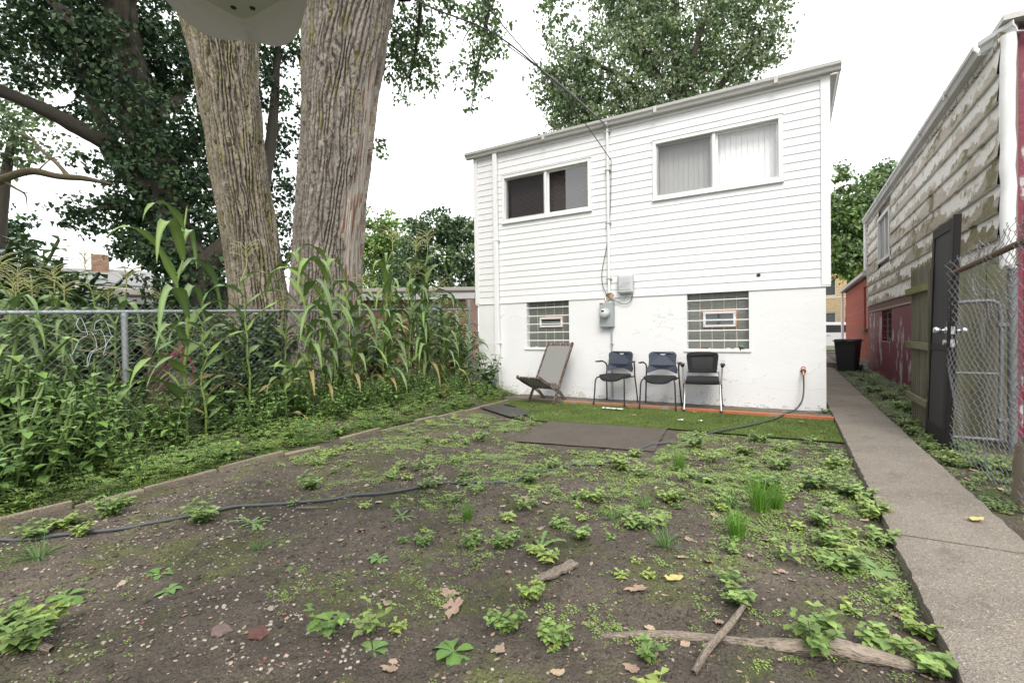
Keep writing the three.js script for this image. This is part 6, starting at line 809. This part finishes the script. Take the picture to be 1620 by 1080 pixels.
  stuff('ground_cover', seedA, mat.leaf, 17000, 'yellow-green ground cover filling the bed behind the stone edging', 'ground cover', (R) => { const x = -4.5 - 1.9 * R() ** 1.3, z = rr(-7.9, -0.3, R); const n = fbm(x * 1.6, z * 1.6, 3); if (R() > 0.45 + 1.1 * n) return null; const t = rr(0.65, 1.3, R) * (1 + 0.5 * n); return { x, z, y: groundY(x, z) + 0.2 * R() ** 3, s: rr(0.018, 0.04, R), c: N2(x * 2.1 + 8, z * 2.1) > -0.1 ? [0.2 * t, 0.29 * t, 0.06 * t] : [0.15 * t, 0.24 * t, 0.055 * t] }; }, 1104);
  stuff('ground_cover', seedA, mat.leaf, 6000, 'green ground cover spreading beyond the chain link fence', 'ground cover', (R) => { const x = rr(-13, -6.3, R), z = rr(-12, -0.5, R); const t = rr(0.6, 1.2, R); return { x, z, y: groundY(x, z) + 0.2 * R() * R(), s: rr(0.05, 0.12, R), c: [0.08 * t, 0.15 * t, 0.03 * t] }; }, 1105);
  stuff('ground_cover', seedA, mat.leaf, 3600, 'green creeping weeds carpeting the strip beside the path', 'ground cover', (R) => { const z = -4.2 - 14 * R() ** 1.2, x = rr(1.11, z < -7 ? 1.93 : 1.6, R); if (R() > 0.5 + fbm(x * 2, z * 1.2, 3) + (z < -8 ? 0.2 : -0.1)) return null; const t = rr(0.6, 1.3, R); return { x, z, y: groundY(x, z) + 0.06 * R() * R(), s: rr(0.02, 0.05, R), c: [0.17 * t, 0.25 * t, 0.07 * t] }; }, 1106);
}
// ---------- fallen leaves, roots, sticks, litter ----------
{
  const R = rng(1201);
  const leafShape = (seed, lobed) => { const r = rng(seed), n = 22, p = [0, 0, 0], ix = [], c = [], tone = rr(0.8, 1.15, r), base = seed === 1 || seed === 4 ? [0.33 * tone, 0.25 * tone, 0.18 * tone] : [0.26 * tone, 0.185 * tone, 0.14 * tone]; c.push(...base.map((z) => z * 1.1)); const cu = rr(0.5, 1.6, r), fx = rr(-1, 1, r), pts = []; for (let k = 0; k < n; k++) { const t = k / n * 6.283, q = lobed ? 0.66 + 0.09 * Math.cos(t * 3 + 1) + 0.09 * Math.cos(t * 7 + 2) + 0.07 * Math.cos(t * 17) : 0.62 + 0.16 * Math.cos(t) + 0.07 * Math.cos(t * 3 + 1), j = 1 + rr(-0.1, 0.1, r); pts.push([Math.cos(t) * q * j * 1.25, Math.sin(t) * q * j * 0.85]); } for (const s of [0.55, 1]) for (const [x, z] of pts) { const X = x * s, Z = z * s; p.push(X, 0.26 * cu * (X * X * 0.6 + fx * X * Z + 0.8 * Z * Z) + 0.16 * N2(X * 3.2 + seed, Z * 3.2), Z); c.push(...base.map((q) => q * rr(0.8, 1.15, r))); } for (let k = 0; k < n; k++) { const l = (k + 1) % n; ix.push(0, 1 + l, 1 + k, 1 + k, 1 + l, 1 + n + k, 1 + l, 1 + n + l, 1 + n + k); } const g = new THREE.BufferGeometry(); g.setAttribute('position', new THREE.Float32BufferAttribute(p, 3)); g.setAttribute('color', new THREE.Float32BufferAttribute(c, 3)); g.setIndex(ix); g.computeVertexNormals(); return g; };
  const geos = [leafShape(1, false), leafShape(2, false), leafShape(3, true), leafShape(4, false), leafShape(5, true)], L = 'curled tan dead leaf lying on the bare soil', Gp = 'dead leaves lying on the soil';
  const put = (x, z, s, gi, y, label = L, grp = Gp) => { const m = mesh('fallen_leaf', geos[gi], mat.matte, scene); m.position.set(x, (y ?? groundY(x, z)) + 0.006, z); m.rotation.set(rr(-0.2, 0.2, R), R() * 6.28, rr(-0.2, 0.2, R)); m.scale.setScalar(s); if (label === L) { const w = x > 0.05 ? 'near the path edge' : z < -4.2 ? 'near the mats' : z < -2.9 ? 'among the weeds behind the hose' : x < -1.9 ? 'among the pebbles' : 'near the tree root'; label = 'curled tan dead leaf on the soil ' + w; grp = 'dead leaves ' + w; } tag(m, label, 'leaf', grp); return m; };
  const known = [[-0.5, -2.6, 0.05, 0], [-0.63, -2.18, 0.075, 2], [-1.37, -1.73, 0.07, 4], [-1.28, -1.64, 0.09, 2], [-0.04, -2.66, 0.05, 1], [0, -2.58, 0.03, 0], [0.18, -3.38, 0.05, 3], [0.22, -3.15, 0.045, 1], [0.34, -2.31, 0.04, 0], [0.4, -2.32, 0.035, 3], [-0.44, -3.28, 0.05, 1], [-0.26, -2.07, 0.045, 4], [-0.5, -1.94, 0.04, 3], [-0.49, -1.63, 0.05, 2], [-0.95, -1.49, 0.05, 4], [-0.72, -1.5, 0.045, 0], [-1.55, -1.52, 0.035, 1], [-2.89, -2.64, 0.05, 0], [-2.53, -2.43, 0.05, 3], [-2.38, -2.59, 0.05, 1], [-2.26, -1.87, 0.035, 0], [-2.84, -1.03, 0.04, 3], [-1.87, -1.11, 0.03, 1], [-1.13, -3.84, 0.05, 0], [-1.65, -2.97, 0.05, 4], [-1.25, -1.25, 0.035, 3], [-0.19, -2.77, 0.04, 0], [-0.52, -2.86, 0.05, 1], [-1.5, -2.98, 0.05, 3], [-1.73, -2.79, 0.04, 0], [-3.82, -1.48, 0.05, 0], [-3.97, -1.05, 0.06, 1]];
  for (const [x, z, s, i] of known) put(x, z, s * 0.75, i);
  for (let k = 0; k < 60; k++) { const x = rr(-4.2, 0.42, R), z = rr(-5.7, -1.0, R); put(x, z, rr(0.015, 0.04, R), Math.floor(R() * 5)); }
  for (const [x, z] of [[-3.3, -7.1], [-2.6, -6.9], [-1.9, -6.6], [-1.2, -7.2], [-0.6, -6.8], [-2.9, -6.2], [0.1, -7.0], [-3.6, -6.75], [-1.6, -6.15], [-2.2, -7.25], [0.3, -6.4]]) put(x, z, rr(0.02, 0.045, R), Math.floor(R() * 5), 0.024, 'dry brown leaf lying on the green artificial turf', 'dead leaves on the turf');
  for (const [x, z] of [[1.2, -5.0], [1.25, -4.6], [1.18, -4.2], [1.3, -5.3], [1.22, -3.9], [1.33, -4.8], [1.4, -5.2], [1.15, -4.75]]) put(x, z, rr(0.03, 0.05, R), Math.floor(R() * 5), undefined, 'dead leaf caught at the foot of the rusty chain link panel', 'dead leaves by the chain link panel');
  for (const [x, z] of [[0.1, -7.72], [-0.1, -7.68], [0.22, -7.75]]) put(x, z, 0.05, Math.floor(R() * 5), 0.04, 'tan dead leaf lying on the ledge below the wall tap', 'dead leaves on the ledge');
  const yellow = (x, z, y, label) => { const g = geos[1].clone(), a = g.attributes.color; for (let i = 0; i < a.count; i++) { const k = 0.9 + 0.2 * R(); a.setXYZ(i, 0.42 * k, 0.37 * k, 0.15 * k); } const m = mesh('yellow_leaf', g, mat.matte, scene); m.position.set(x, y, z); m.rotation.y = 0.6; m.scale.setScalar(0.055); tag(m, label, 'leaf'); };
  yellow(0.91, -3.74, 0.064, 'single yellow leaf lying on the concrete path'); yellow(-0.5, -2.32, groundY(-0.5, -2.32) + 0.008, 'yellow leaf lying on the bare soil among tan leaves');
  const rm = M({ map: rep(T.bark, 0.2, 0.5), bumpMap: rep(T.barkB, 0.1, 0.5), bumpScale: 0.016, color: lin(0.31, 0.262, 0.215), roughness: 0.95 }), gy = (x, z, e) => [x, groundY(x, z) + e, z];
  tag(mesh('tree_root', limb([[...gy(-0.66, -1.79, -0.004), 0.012], [...gy(-0.51, -1.88, 0.0), 0.02], [...gy(-0.33, -1.95, -0.004), 0.022], [...gy(-0.16, -2.0, -0.012), 0.022], [...gy(-0.03, -2.03, 0.004), 0.032], [...gy(0.08, -2.08, 0.012), 0.042], [...gy(0.2, -2.12, 0.008), 0.038], [...gy(0.32, -2.14, 0.0), 0.028], [...gy(0.43, -2.17, -0.01), 0.014]], 18, 110, 0.34, 3), rm, scene), 'thick tan tree root surfacing from the soil by the path edge', 'root');
  tag(mesh('stick', limb([[...gy(-0.17, -2.26, 0.028), 0.01], [...gy(-0.22, -2.06, 0.02), 0.013], [...gy(-0.27, -1.86, 0.014), 0.014], [...gy(-0.3, -1.72, 0.01), 0.011]], 10, 40, 0.14, 5), rm, scene), 'pale broken stick lying across the tree root', 'stick');
  tag(mesh('bark_piece', metric(warp(new THREE.BoxGeometry(0.06, 0.012, 0.27, 6, 2, 20), (v) => { v.x *= 1 - 0.35 * sst(0.02, 0.13, v.z); v.y += 0.02 - 6 * v.x * v.x + N2(v.x * 40, v.z * 30) * 0.004; v.x += 0.006 * N2(v.z * 20, 4); }).rotateY(-0.34).translate(-1.0, groundY(-1, -2.1) + 0.002, -2.1)), rm, scene), 'flat curved piece of grey bark lying on the soil', 'bark');
  tag(mesh('stick', limb([[...gy(-2.62, -0.62, 0.014), 0.016], [...gy(-2.42, -0.66, 0.012), 0.012]], 8, 12, 0.15), rm, scene), 'short pale stub of wood at the yard corner by the weeds', 'stick');
  tag(mesh('twig', limb([[...gy(-3.0, -2.1, 0.008), 0.006], [...gy(-2.9, -2.15, 0.02), 0.008], [...gy(-2.78, -2.2, 0.008), 0.004]], 6, 12, 0.2), rm, scene), 'thin dark twig beside the garden hose', 'twig');
  for (const [x, z, c, label] of [[-1.85, -1.12, [0.11, 0.05, 0.042], 'reddish brick fragment half buried among the pebbles'], [-2.0, -1.05, [0.15, 0.105, 0.095], 'greyish pink brick chip half buried among the pebbles']]) { const g = new THREE.IcosahedronGeometry(0.036, 1); warp(g, (v) => { v.y *= 0.4; v.x *= 1.3; v.multiplyScalar(1 + 0.5 * N3(v.x * 25, v.y * 25, v.z * 25 + x)); }); const m = mesh('brick_fragment', metric(g), M({ color: lin(...c), flatShading: true, bumpMap: rep(T.noise, 0.1), bumpScale: 0.004, roughness: 0.95 }), scene); m.position.set(x, groundY(x, z), z); tag(m, label, 'stone'); }
  const paper = (x, z, w, d, t, label) => { const g = new THREE.PlaneGeometry(w, d, 14, 5); g.rotateX(-Math.PI / 2); warp(g, (v) => { const X = v.x, Z = v.z; v.z += 0.3 * d * N2(X * 14, 2); v.y += 0.006 + 0.012 * Math.abs(N2(X * 18, Z * 18)); }); g.rotateY(t); g.translate(x, 0.028, z); tag(mesh('paper_scrap', g, M({ color: lin(0.68, 0.68, 0.66), roughness: 0.9 }), scene), label, 'litter'); };
  paper(-2.35, -7.0, 0.34, 0.07, -0.1, 'long torn white paper scrap lying on the turf'); paper(-1.25, -6.45, 0.07, 0.04, 0.4, 'small white paper scrap lying on the turf'); paper(-1.02, -6.5, 0.05, 0.025, 0, 'tiny white paper scrap lying on the turf edge');
}
// ---------- beyond the left fence ----------
{
  // old stump with a red strap and dead vines
  const S = group('cut_stump', 'cut brown tree stump with shoots just behind the fence post', 'stump', [-6.72, 0, -2.85]), sm = M({ map: rep(T.bark, 0.3, 0.7), bumpMap: rep(T.barkB, 0.25, 0.5), bumpScale: 0.012, color: lin(0.22, 0.155, 0.105), roughness: 0.95 });
  mesh('stem', limb([[0, -0.1, 0, 0.13], [0.0, 0.3, 0, 0.1], [-0.01, 0.65, -0.02, 0.105], [0.0, 0.8, 0, 0.12]], 20, 30, 0.16, 2), sm, S); for (const q of [[[-0.04, 0.7, 0, 0.06], [-0.1, 0.95, 0.04, 0.045], [-0.13, 1.2, 0.07, 0.035]], [[0.04, 0.7, 0, 0.06], [0.08, 0.9, -0.04, 0.05], [0.1, 1.02, -0.06, 0.04]]]) mesh('shoot', limb(q, 12, 14, 0.16, q[1][0]), sm, S);
  const strap = group('red_strap', 'faded red strap knotted round the cut stump behind the fence', 'strap', [-6.58, 0.72, -2.92]), rmat = M({ color: lin(0.2, 0.055, 0.07), roughness: 0.85 });
  const rib = (pts, w) => { const c = new THREE.CatmullRomCurve3(pts.map((p) => V(...p))), p = [], ix = []; for (let k = 0; k <= 24; k++) { const q = c.getPoint(k / 24), t = c.getTangent(k / 24), s = V().crossVectors(t, V(0.9, 0.2, 0.4)).normalize().multiplyScalar(w / 2); p.push(q.x - s.x, q.y - s.y, q.z - s.z, q.x + s.x, q.y + s.y, q.z + s.z); if (k) { const a = k * 2; ix.push(a - 2, a - 1, a, a - 1, a + 1, a); } } const g = new THREE.BufferGeometry(); g.setAttribute('position', new THREE.Float32BufferAttribute(p, 3)); g.setIndex(ix); g.computeVertexNormals(); return g; };
  mesh('loop', rib([[-0.1, -0.1, 0.12], [0.05, 0.12, 0.02], [0.08, 0.36, -0.1], [0.03, 0.4, -0.16], [0.06, 0.28, -0.12], [0.08, 0.1, -0.1], [0.02, 0.2, 0.0], [-0.02, 0.36, -0.12]], 0.03), rmat, strap); mesh('tail', rib([[0.06, 0.3, -0.1], [0.09, 0.2, -0.2], [0.08, 0.05, -0.24], [0.1, -0.06, -0.2]], 0.028), rmat, strap); mesh('tail', rib([[-0.1, -0.1, 0.12], [-0.06, -0.15, 0.08], [0.04, -0.06, 0.0], [0.06, -0.2, -0.04]], 0.024), rmat, strap);
  const vm = M({ color: lin(0.28, 0.22, 0.14), roughness: 0.95 }), R = rng(1301);
  for (let k = 0; k < 16; k++) { const z = k < 8 ? rr(-2.2, -0.9, R) : rr(-3.3, -2.5, R), q = [V(-6.27, rr(0.9, 1.4, R), z)]; let d = V(0, rr(-0.6, 0.6, R), rr(-1, 1, R)); for (let m = 0; m < 6; m++) { q.push(q[m].clone().addScaledVector(d.normalize(), rr(0.08, 0.16, R))); q[m + 1].x = -6.27 + rr(-0.03, 0.03, R); d.y += rr(-0.7, 0.6, R); d.z += rr(-0.6, 0.6, R); } tag(mesh('dead_vine', tube(q.map((p) => [p.x, Math.min(p.y, 1.5), p.z]), rr(0.003, 0.006, R), 5, 24), vm, scene), 'dry tan vine stem tangled in the chain link mesh', 'vine', 'dry vines in the chain link'); }
  const tp = M({ color: lin(0.6, 0.62, 0.64), roughness: 0.6 }); tag(mesh('twine_tangle', tube(Array.from({ length: 26 }, (_, k) => [-6.14 + 0.01 * Math.sin(k * 1.7), 1.4 - 0.05 * Math.abs(((k * 0.7) % 9) - 4.5) * 2 + 0.05 * Math.sin(k * 2.3), -1.9 - 0.012 * k + 0.06 * Math.sin(k * 1.1)]), 0.0022, 5, 140), tp, scene), 'tangled white twine hanging in the chain link mesh', 'twine');
  // thin dead tree stem among the far corn
  tag(mesh('dead_sapling', limb([[-6.0, 0.1, -6.95, 0.07], [-5.98, 0.6, -7.0, 0.05], [-5.95, 1.1, -7.02, 0.04], [-5.97, 1.5, -7.0, 0.02]], 12, 30, 0.25, 8), sm, scene), 'rough brown dead stem among the far corn plants', 'stem'); tag(mesh('red_stake', limb([[-5.62, 0.1, -5.62, 0.018], [-5.6, 0.55, -5.7, 0.014]], 7, 8, 0.1), M({ color: lin(0.25, 0.06, 0.03), roughness: 0.9 }), scene), 'short reddish stake at the foot of the tall corn', 'stake');
  // grey board fence
  const F = group('board_fence', 'pale grey upright board fence beyond the chain link fence', 'fence', [-10.3, 0, -5.35], 0.52); for (let k = 0; k < 14; k++) { const g = bx(-1.3 + k * 0.19, -1.3 + k * 0.19 + 0.182, -0.05, 1.12 + rr(-0.02, 0.02, R), -0.012 + rr(-0.004, 0.004, R), 0.012, 0.004); mesh('board', shiftUv(g, R(), R()), M({ map: rep(T.woodGrey, 0.5, 2), color: lin(2.1, 2.2, 2.6), bumpMap: rep(T.grainB, 0.5, 2), bumpScale: 0.002, roughness: 0.9 }), F); } mesh('rail', bx(-1.3, 1.36, 0.8, 0.88, -0.06, -0.016), mat.woodGrey, F);
}
// a low house: front wall with openings, roof slab, trim
function lowHouse(name, label, pos, turn, w, h, d, wm, roofH, wins, rm = mat.shingle) {
  const H = group(name, label, 'house', pos, turn), g = extr(rect(-w / 2, w / 2, -0.3, h), 0.25, 0, wins.map(([a, b, c, e]) => rect(a, b, c, e))); g.translate(0, 0, -0.25); mesh('wall', metric(g), wm, H); mesh('wall', merge([bx(-w / 2, -w / 2 + 0.25, -0.3, h, -d, -0.251), bx(w / 2 - 0.25, w / 2, -0.3, h, -d, -0.251), bx(-w / 2, w / 2, -0.3, h, -d - 0.25, -d - 0.001)]), wm, H);
  const r = extr([[0.45, h + 0.06], [0.45, h + 0.14], [-d / 2, h + roofH + 0.1], [-d - 0.6, h + 0.14], [-d - 0.6, h + 0.06], [-d / 2, h + roofH]], w + 0.7); r.rotateY(-Math.PI / 2); r.translate(w / 2 + 0.35, 0, 0); mesh('roof', metric(r), rm, H); const ge = extr([[0, h], [-d / 2, h + roofH], [-d, h]], 0.2); ge.rotateY(-Math.PI / 2); mesh('gable', merge([metric(ge.clone().translate(w / 2 - 0.02, 0, 0)), metric(ge.clone().translate(-w / 2 + 0.22, 0, 0))]), wm, H);
  mesh('fascia', bx(-w / 2 - 0.35, w / 2 + 0.35, h - 0.16, h + 0.058, 0.3, 0.44, 0.01), mat.trim, H); mesh('soffit', bx(-w / 2 - 0.33, w / 2 + 0.33, h - 0.002, h + 0.05, 0.002, 0.3), mat.trim, H); mesh('downspout', cyl([w / 2 - 0.3, 0, 0.06], [w / 2 - 0.3, h, 0.06], 0.05), mat.trim, H);
  for (const [a, b, c, e] of wins) { const W = part('window', H); const t = 0.08; mesh('frame', merge([bx(a, b, c, c + t, -0.14, 0.02), bx(a, b, e - t, e, -0.14, 0.02), bx(a, a + t, c + t, e - t, -0.14, 0.02), bx(b - t, b, c + t, e - t, -0.14, 0.02), bx((a + b) / 2 - 0.03, (a + b) / 2 + 0.03, c + t, e - t, -0.13, 0.0)]), mat.trim, W); mesh('pane', bx(a + t, b - t, c + t, e - t, -0.1, -0.09), P({ color: lin(0.06, 0.065, 0.07), roughness: 0.08, clearcoat: 1 }), W); mesh('sill', bx(a - 0.06, b + 0.06, c - 0.08, c - 0.001, -0.1, 0.06), mat.trim, W); }
  return H;
}
lowHouse('pale_brick_house', 'low house of pale pink brick with white eaves behind the corn', [-12.6, -0.05, -12.45], 0.53, 5.9, 2.65, 6, mat.brickPink, 0.5, [[1.1, 2.05, 1.3, 2.35]]);
lowHouse('old_brick_house', 'old dark red brick house glimpsed beyond the fence post', [-17.0, -0.1, -7.6], 1.0, 6.4, 2.5, 6, mat.brickOld, 0.5, [[-1.75, -1.25, 1.75, 2.25], [1.2, 2.0, 1.3, 2.1]]);
{
  const H = lowHouse('grey_roofed_house', 'distant pale house with a brick chimney beyond the shrubs', [-30, 0, -7.4], 1.1, 9, 3.7, 7, M({ color: lin(0.55, 0.55, 0.53), bumpMap: rep(T.noise, 0.5), bumpScale: 0.01 }), 1.2, [[-2, -1, 2, 3.4], [1, 2, 2, 3.4]], M({ color: lin(0.2, 0.2, 0.2), bumpMap: rep(T.noise, 0.4), bumpScale: 0.01 })); mesh('chimney', bx(2.1, 2.75, 3.7, 5.7, -3.4, -2.75), M({ map: rep(T.brickPink, 0.96, 0.9), color: lin(0.6, 0.65, 0.62) }), H);
}
{ // flats beyond the lawn
  const H = group('yellow_brick_flats', 'far yellow brick apartment building beyond the lawn', 'building', [2, 0.3, -54]); const wins = []; for (let x = -9; x <= 9; x += 3) for (const y of [1.0, 4.0, 7.0]) wins.push([x + 0.2, x + 1.6, y, y + 1.5]);
  const g = extr(rect(-11, 11, -0.5, 9.6), 0.3, 0, wins.map((q) => rect(...q))); mesh('wall', metric(g), mat.brickYellow, H); mesh('wall', merge([bx(-11, -10.7, -0.5, 9.6, -8, -0.001), bx(10.7, 11, -0.5, 9.6, -8, -0.001), bx(-11, 11, -0.5, 9.6, -8.3, -8.001)]), mat.brickYellow, H); mesh('roof', bx(-11.2, 11.2, 9.601, 9.9, -8.5, 0.5), mat.gutter, H);
  for (const [a, b, c, e] of wins) { const W = part('window', H); mesh('frame', merge([bx(a, b, c, c + 0.09, 0.05, 0.25), bx(a, b, e - 0.09, e, 0.05, 0.25), bx(a, a + 0.09, c + 0.09, e - 0.09, 0.05, 0.25), bx(b - 0.09, b, c + 0.09, e - 0.09, 0.05, 0.25)]), mat.plasticGrey, W); mesh('pane', bx(a + 0.09, b - 0.09, c + 0.09, e - 0.09, 0.1, 0.12), P({ color: lin(0.07, 0.08, 0.09), roughness: 0.08, clearcoat: 1 }), W); }
}
{ // gate and parked car at the end of the passage
  const F = group('chain_link_gate', 'chain link gate closing the far end of the passage', 'gate', [1.1, 0, -26]);
  mesh('chain_link_mesh', chainLink(2.4, 2.5, 0.1, 0.004, (s, y) => V(-1.2 + s, 0.05 + y, 0)), mat.wire, F); mesh('frame', merge([cyl([-1.2, 0, 0], [-1.2, 2.65, 0], 0.04), cyl([1.1, 0, 0], [1.1, 2.65, 0], 0.04), cyl([-1.2, 2.6, 0], [1.1, 2.6, 0], 0.03), cyl([-0.2, 0, 0], [-0.2, 1.5, 0], 0.045)]), mat.galv, F);
  const c = group('parked_car', 'white car parked on the street beyond the chain link gate', 'car', [1.9, 0.08, -29.6], 0);
  const pr = [[-2.15, 0.3], [2.15, 0.3], [2.2, 0.55], [2.1, 0.8], [1.2, 0.92], [0.55, 1.38], [-0.9, 1.42], [-1.6, 0.98], [-2.1, 0.9], [-2.2, 0.6]], g = extr(pr, 1.6, 0.06); g.translate(0, 0, -0.8); mesh('body', g, P({ color: lin(0.72, 0.73, 0.74), roughness: 0.25, clearcoat: 1 }), c);
  mesh('side_window', extr([[-1.35, 0.97], [0.95, 0.95], [0.48, 1.3], [-0.85, 1.34]], 0.01).translate(0, 0, 0.862), mat.blackGloss, c); mesh('windscreen', extr([[1.12, 0.95], [1.15, 0.97], [0.63, 1.35], [0.6, 1.33]], 1.4).translate(0.06, 0.02, -0.7), mat.blackGloss, c);
  for (const x of [-1.35, 1.35]) for (const z of [0.82, -0.82]) { const w = part('wheel', c, [x, 0.31, z]); mesh('tyre', new THREE.TorusGeometry(0.24, 0.085, 10, 22), mat.black, w); mesh('rim', new THREE.CylinderGeometry(0.19, 0.19, 0.1, 16).rotateX(Math.PI / 2), mat.satin, w); }
  mesh('headlight', bx(2.08, 2.2, 0.6, 0.74, 0.45, 0.75, 0.03), mat.chrome, c); mesh('headlight', bx(2.08, 2.2, 0.6, 0.74, -0.75, -0.45, 0.03), mat.chrome, c); mesh('door_handle', bx(-0.4, -0.2, 0.8, 0.83, 0.86, 0.89, 0.01), mat.chrome, c);
  const tb = group('blue_bucket', 'small blue plastic tub beside the far end of the white house', 'tub', [0.78, 0.19, -18.3]); mesh('tub', new THREE.LatheGeometry([[0, 0], [0.12, 0], [0.17, 0.28], [0.18, 0.28], [0.18, 0.3], [0.155, 0.3], [0.11, 0.02], [0, 0.02]].map((p) => new THREE.Vector2(...p)), 20), M({ color: lin(0.03, 0.12, 0.42), roughness: 0.4 }), tb);
}
// brick flats behind the camera: mirrored in the upper left window
{
  const H = group('brick_flats', 'tall dark brick flats mirrored in the upper window', 'building', [-8.25, 0, 2.7], -0.47);
  mesh('wall', merge([bx(-6, 0, -0.3, 13, 0, 0.3), bx(-0.3, 0, -0.3, 13, 0.301, 10), bx(-6, -5.7, -0.3, 13, 0.301, 10), bx(-6, 0, -0.3, 13, 10.001, 10.3)]), mat.brickDark, H); mesh('roof', bx(-6.2, 0.2, 13.01, 13.3, -0.2, 10.5), mat.gutter, H);
}
// overhead grey moulded canopy on a post beside the camera
{
  const K = group('moulded_canopy', 'grey moulded canopy corner with wavy rim and bolted underside overhead', 'canopy', [-2.2, 2.57, -1.36]);
  const m = M({ color: lin(0.66, 0.66, 0.72), roughness: 0.6, bumpMap: rep(T.noise, 0.12), bumpScale: 0.0008 }), N = 46, L = 1.9, p = [], ix = [];
  // a runs to the right (x), b runs past the camera (z); both rims are skirts that dip and wave
  const hgt = (a, b) => { const d = Math.min(a, b), e = Math.max(a, b), w = sst(0.1, 0.03, d); return 0.024 * sst(0, 0.04, d) + 0.02 * sst(0.045, 0.054, d) - 0.01 * sst(0.074, 0.079, d) - w * (0.03 * Math.sin(e * 8.5 + 0.4) * sst(0, 0.12, e)); };
  const out = (a, b) => 0.06 * Math.sin(Math.max(a, b) * 8.5 - 0.2) * sst(0.02, 0.16, Math.max(a, b)) * sst(0.14, 0.0, Math.min(a, b));
  for (const lay of [0, 0.012]) for (let j = 0; j <= N; j++) for (let i = 0; i <= N; i++) { const a = L * (i / N) ** 1.8, b = L * (j / N) ** 1.8, o = out(a, b); p.push(a - (a < b ? o : 0), hgt(a, b) + lay, b - (b < a ? o : 0)); }
  for (let l = 0; l < 2; l++) for (let j = 0; j < N; j++) for (let i = 0; i < N; i++) { const a = l * (N + 1) ** 2 + j * (N + 1) + i, q = [a, a + 1, a + N + 1, a + 1, a + N + 2, a + N + 1]; ix.push(...(l ? q.reverse() : q)); }
  const g = new THREE.BufferGeometry(); g.setAttribute('position', new THREE.Float32BufferAttribute(p, 3)); g.setIndex(ix); g.computeVertexNormals(); g.setAttribute('uv', new THREE.BufferAttribute(new Float32Array(p.length / 3 * 2), 2)); mesh('shell', g, m, K);
  for (const [a, b] of [[0.20, 0.115], [0.135, 0.16], [0.34, 0.115], [0.135, 0.3], [0.55, 0.115], [0.135, 0.5]]) mesh('bolt', new THREE.SphereGeometry(0.012, 12, 6).scale(1, 0.5, 1).translate(a, 0.0315, b), mat.black, K);
  mesh('inner_plate', bx(0.082, L - 0.1, 0.0325, 0.04, 0.082, L - 0.1), M({ color: lin(0.5, 0.53, 0.53), roughness: 0.7, bumpMap: rep(T.noise, 0.2), bumpScale: 0.001 }), K);
  mesh('post', cyl([0.2, -2.54, 1.62], [0.2, 0.05, 1.62], 0.04, 0.04, 14), mat.galv, K);
}
renderer.render(scene, camera);
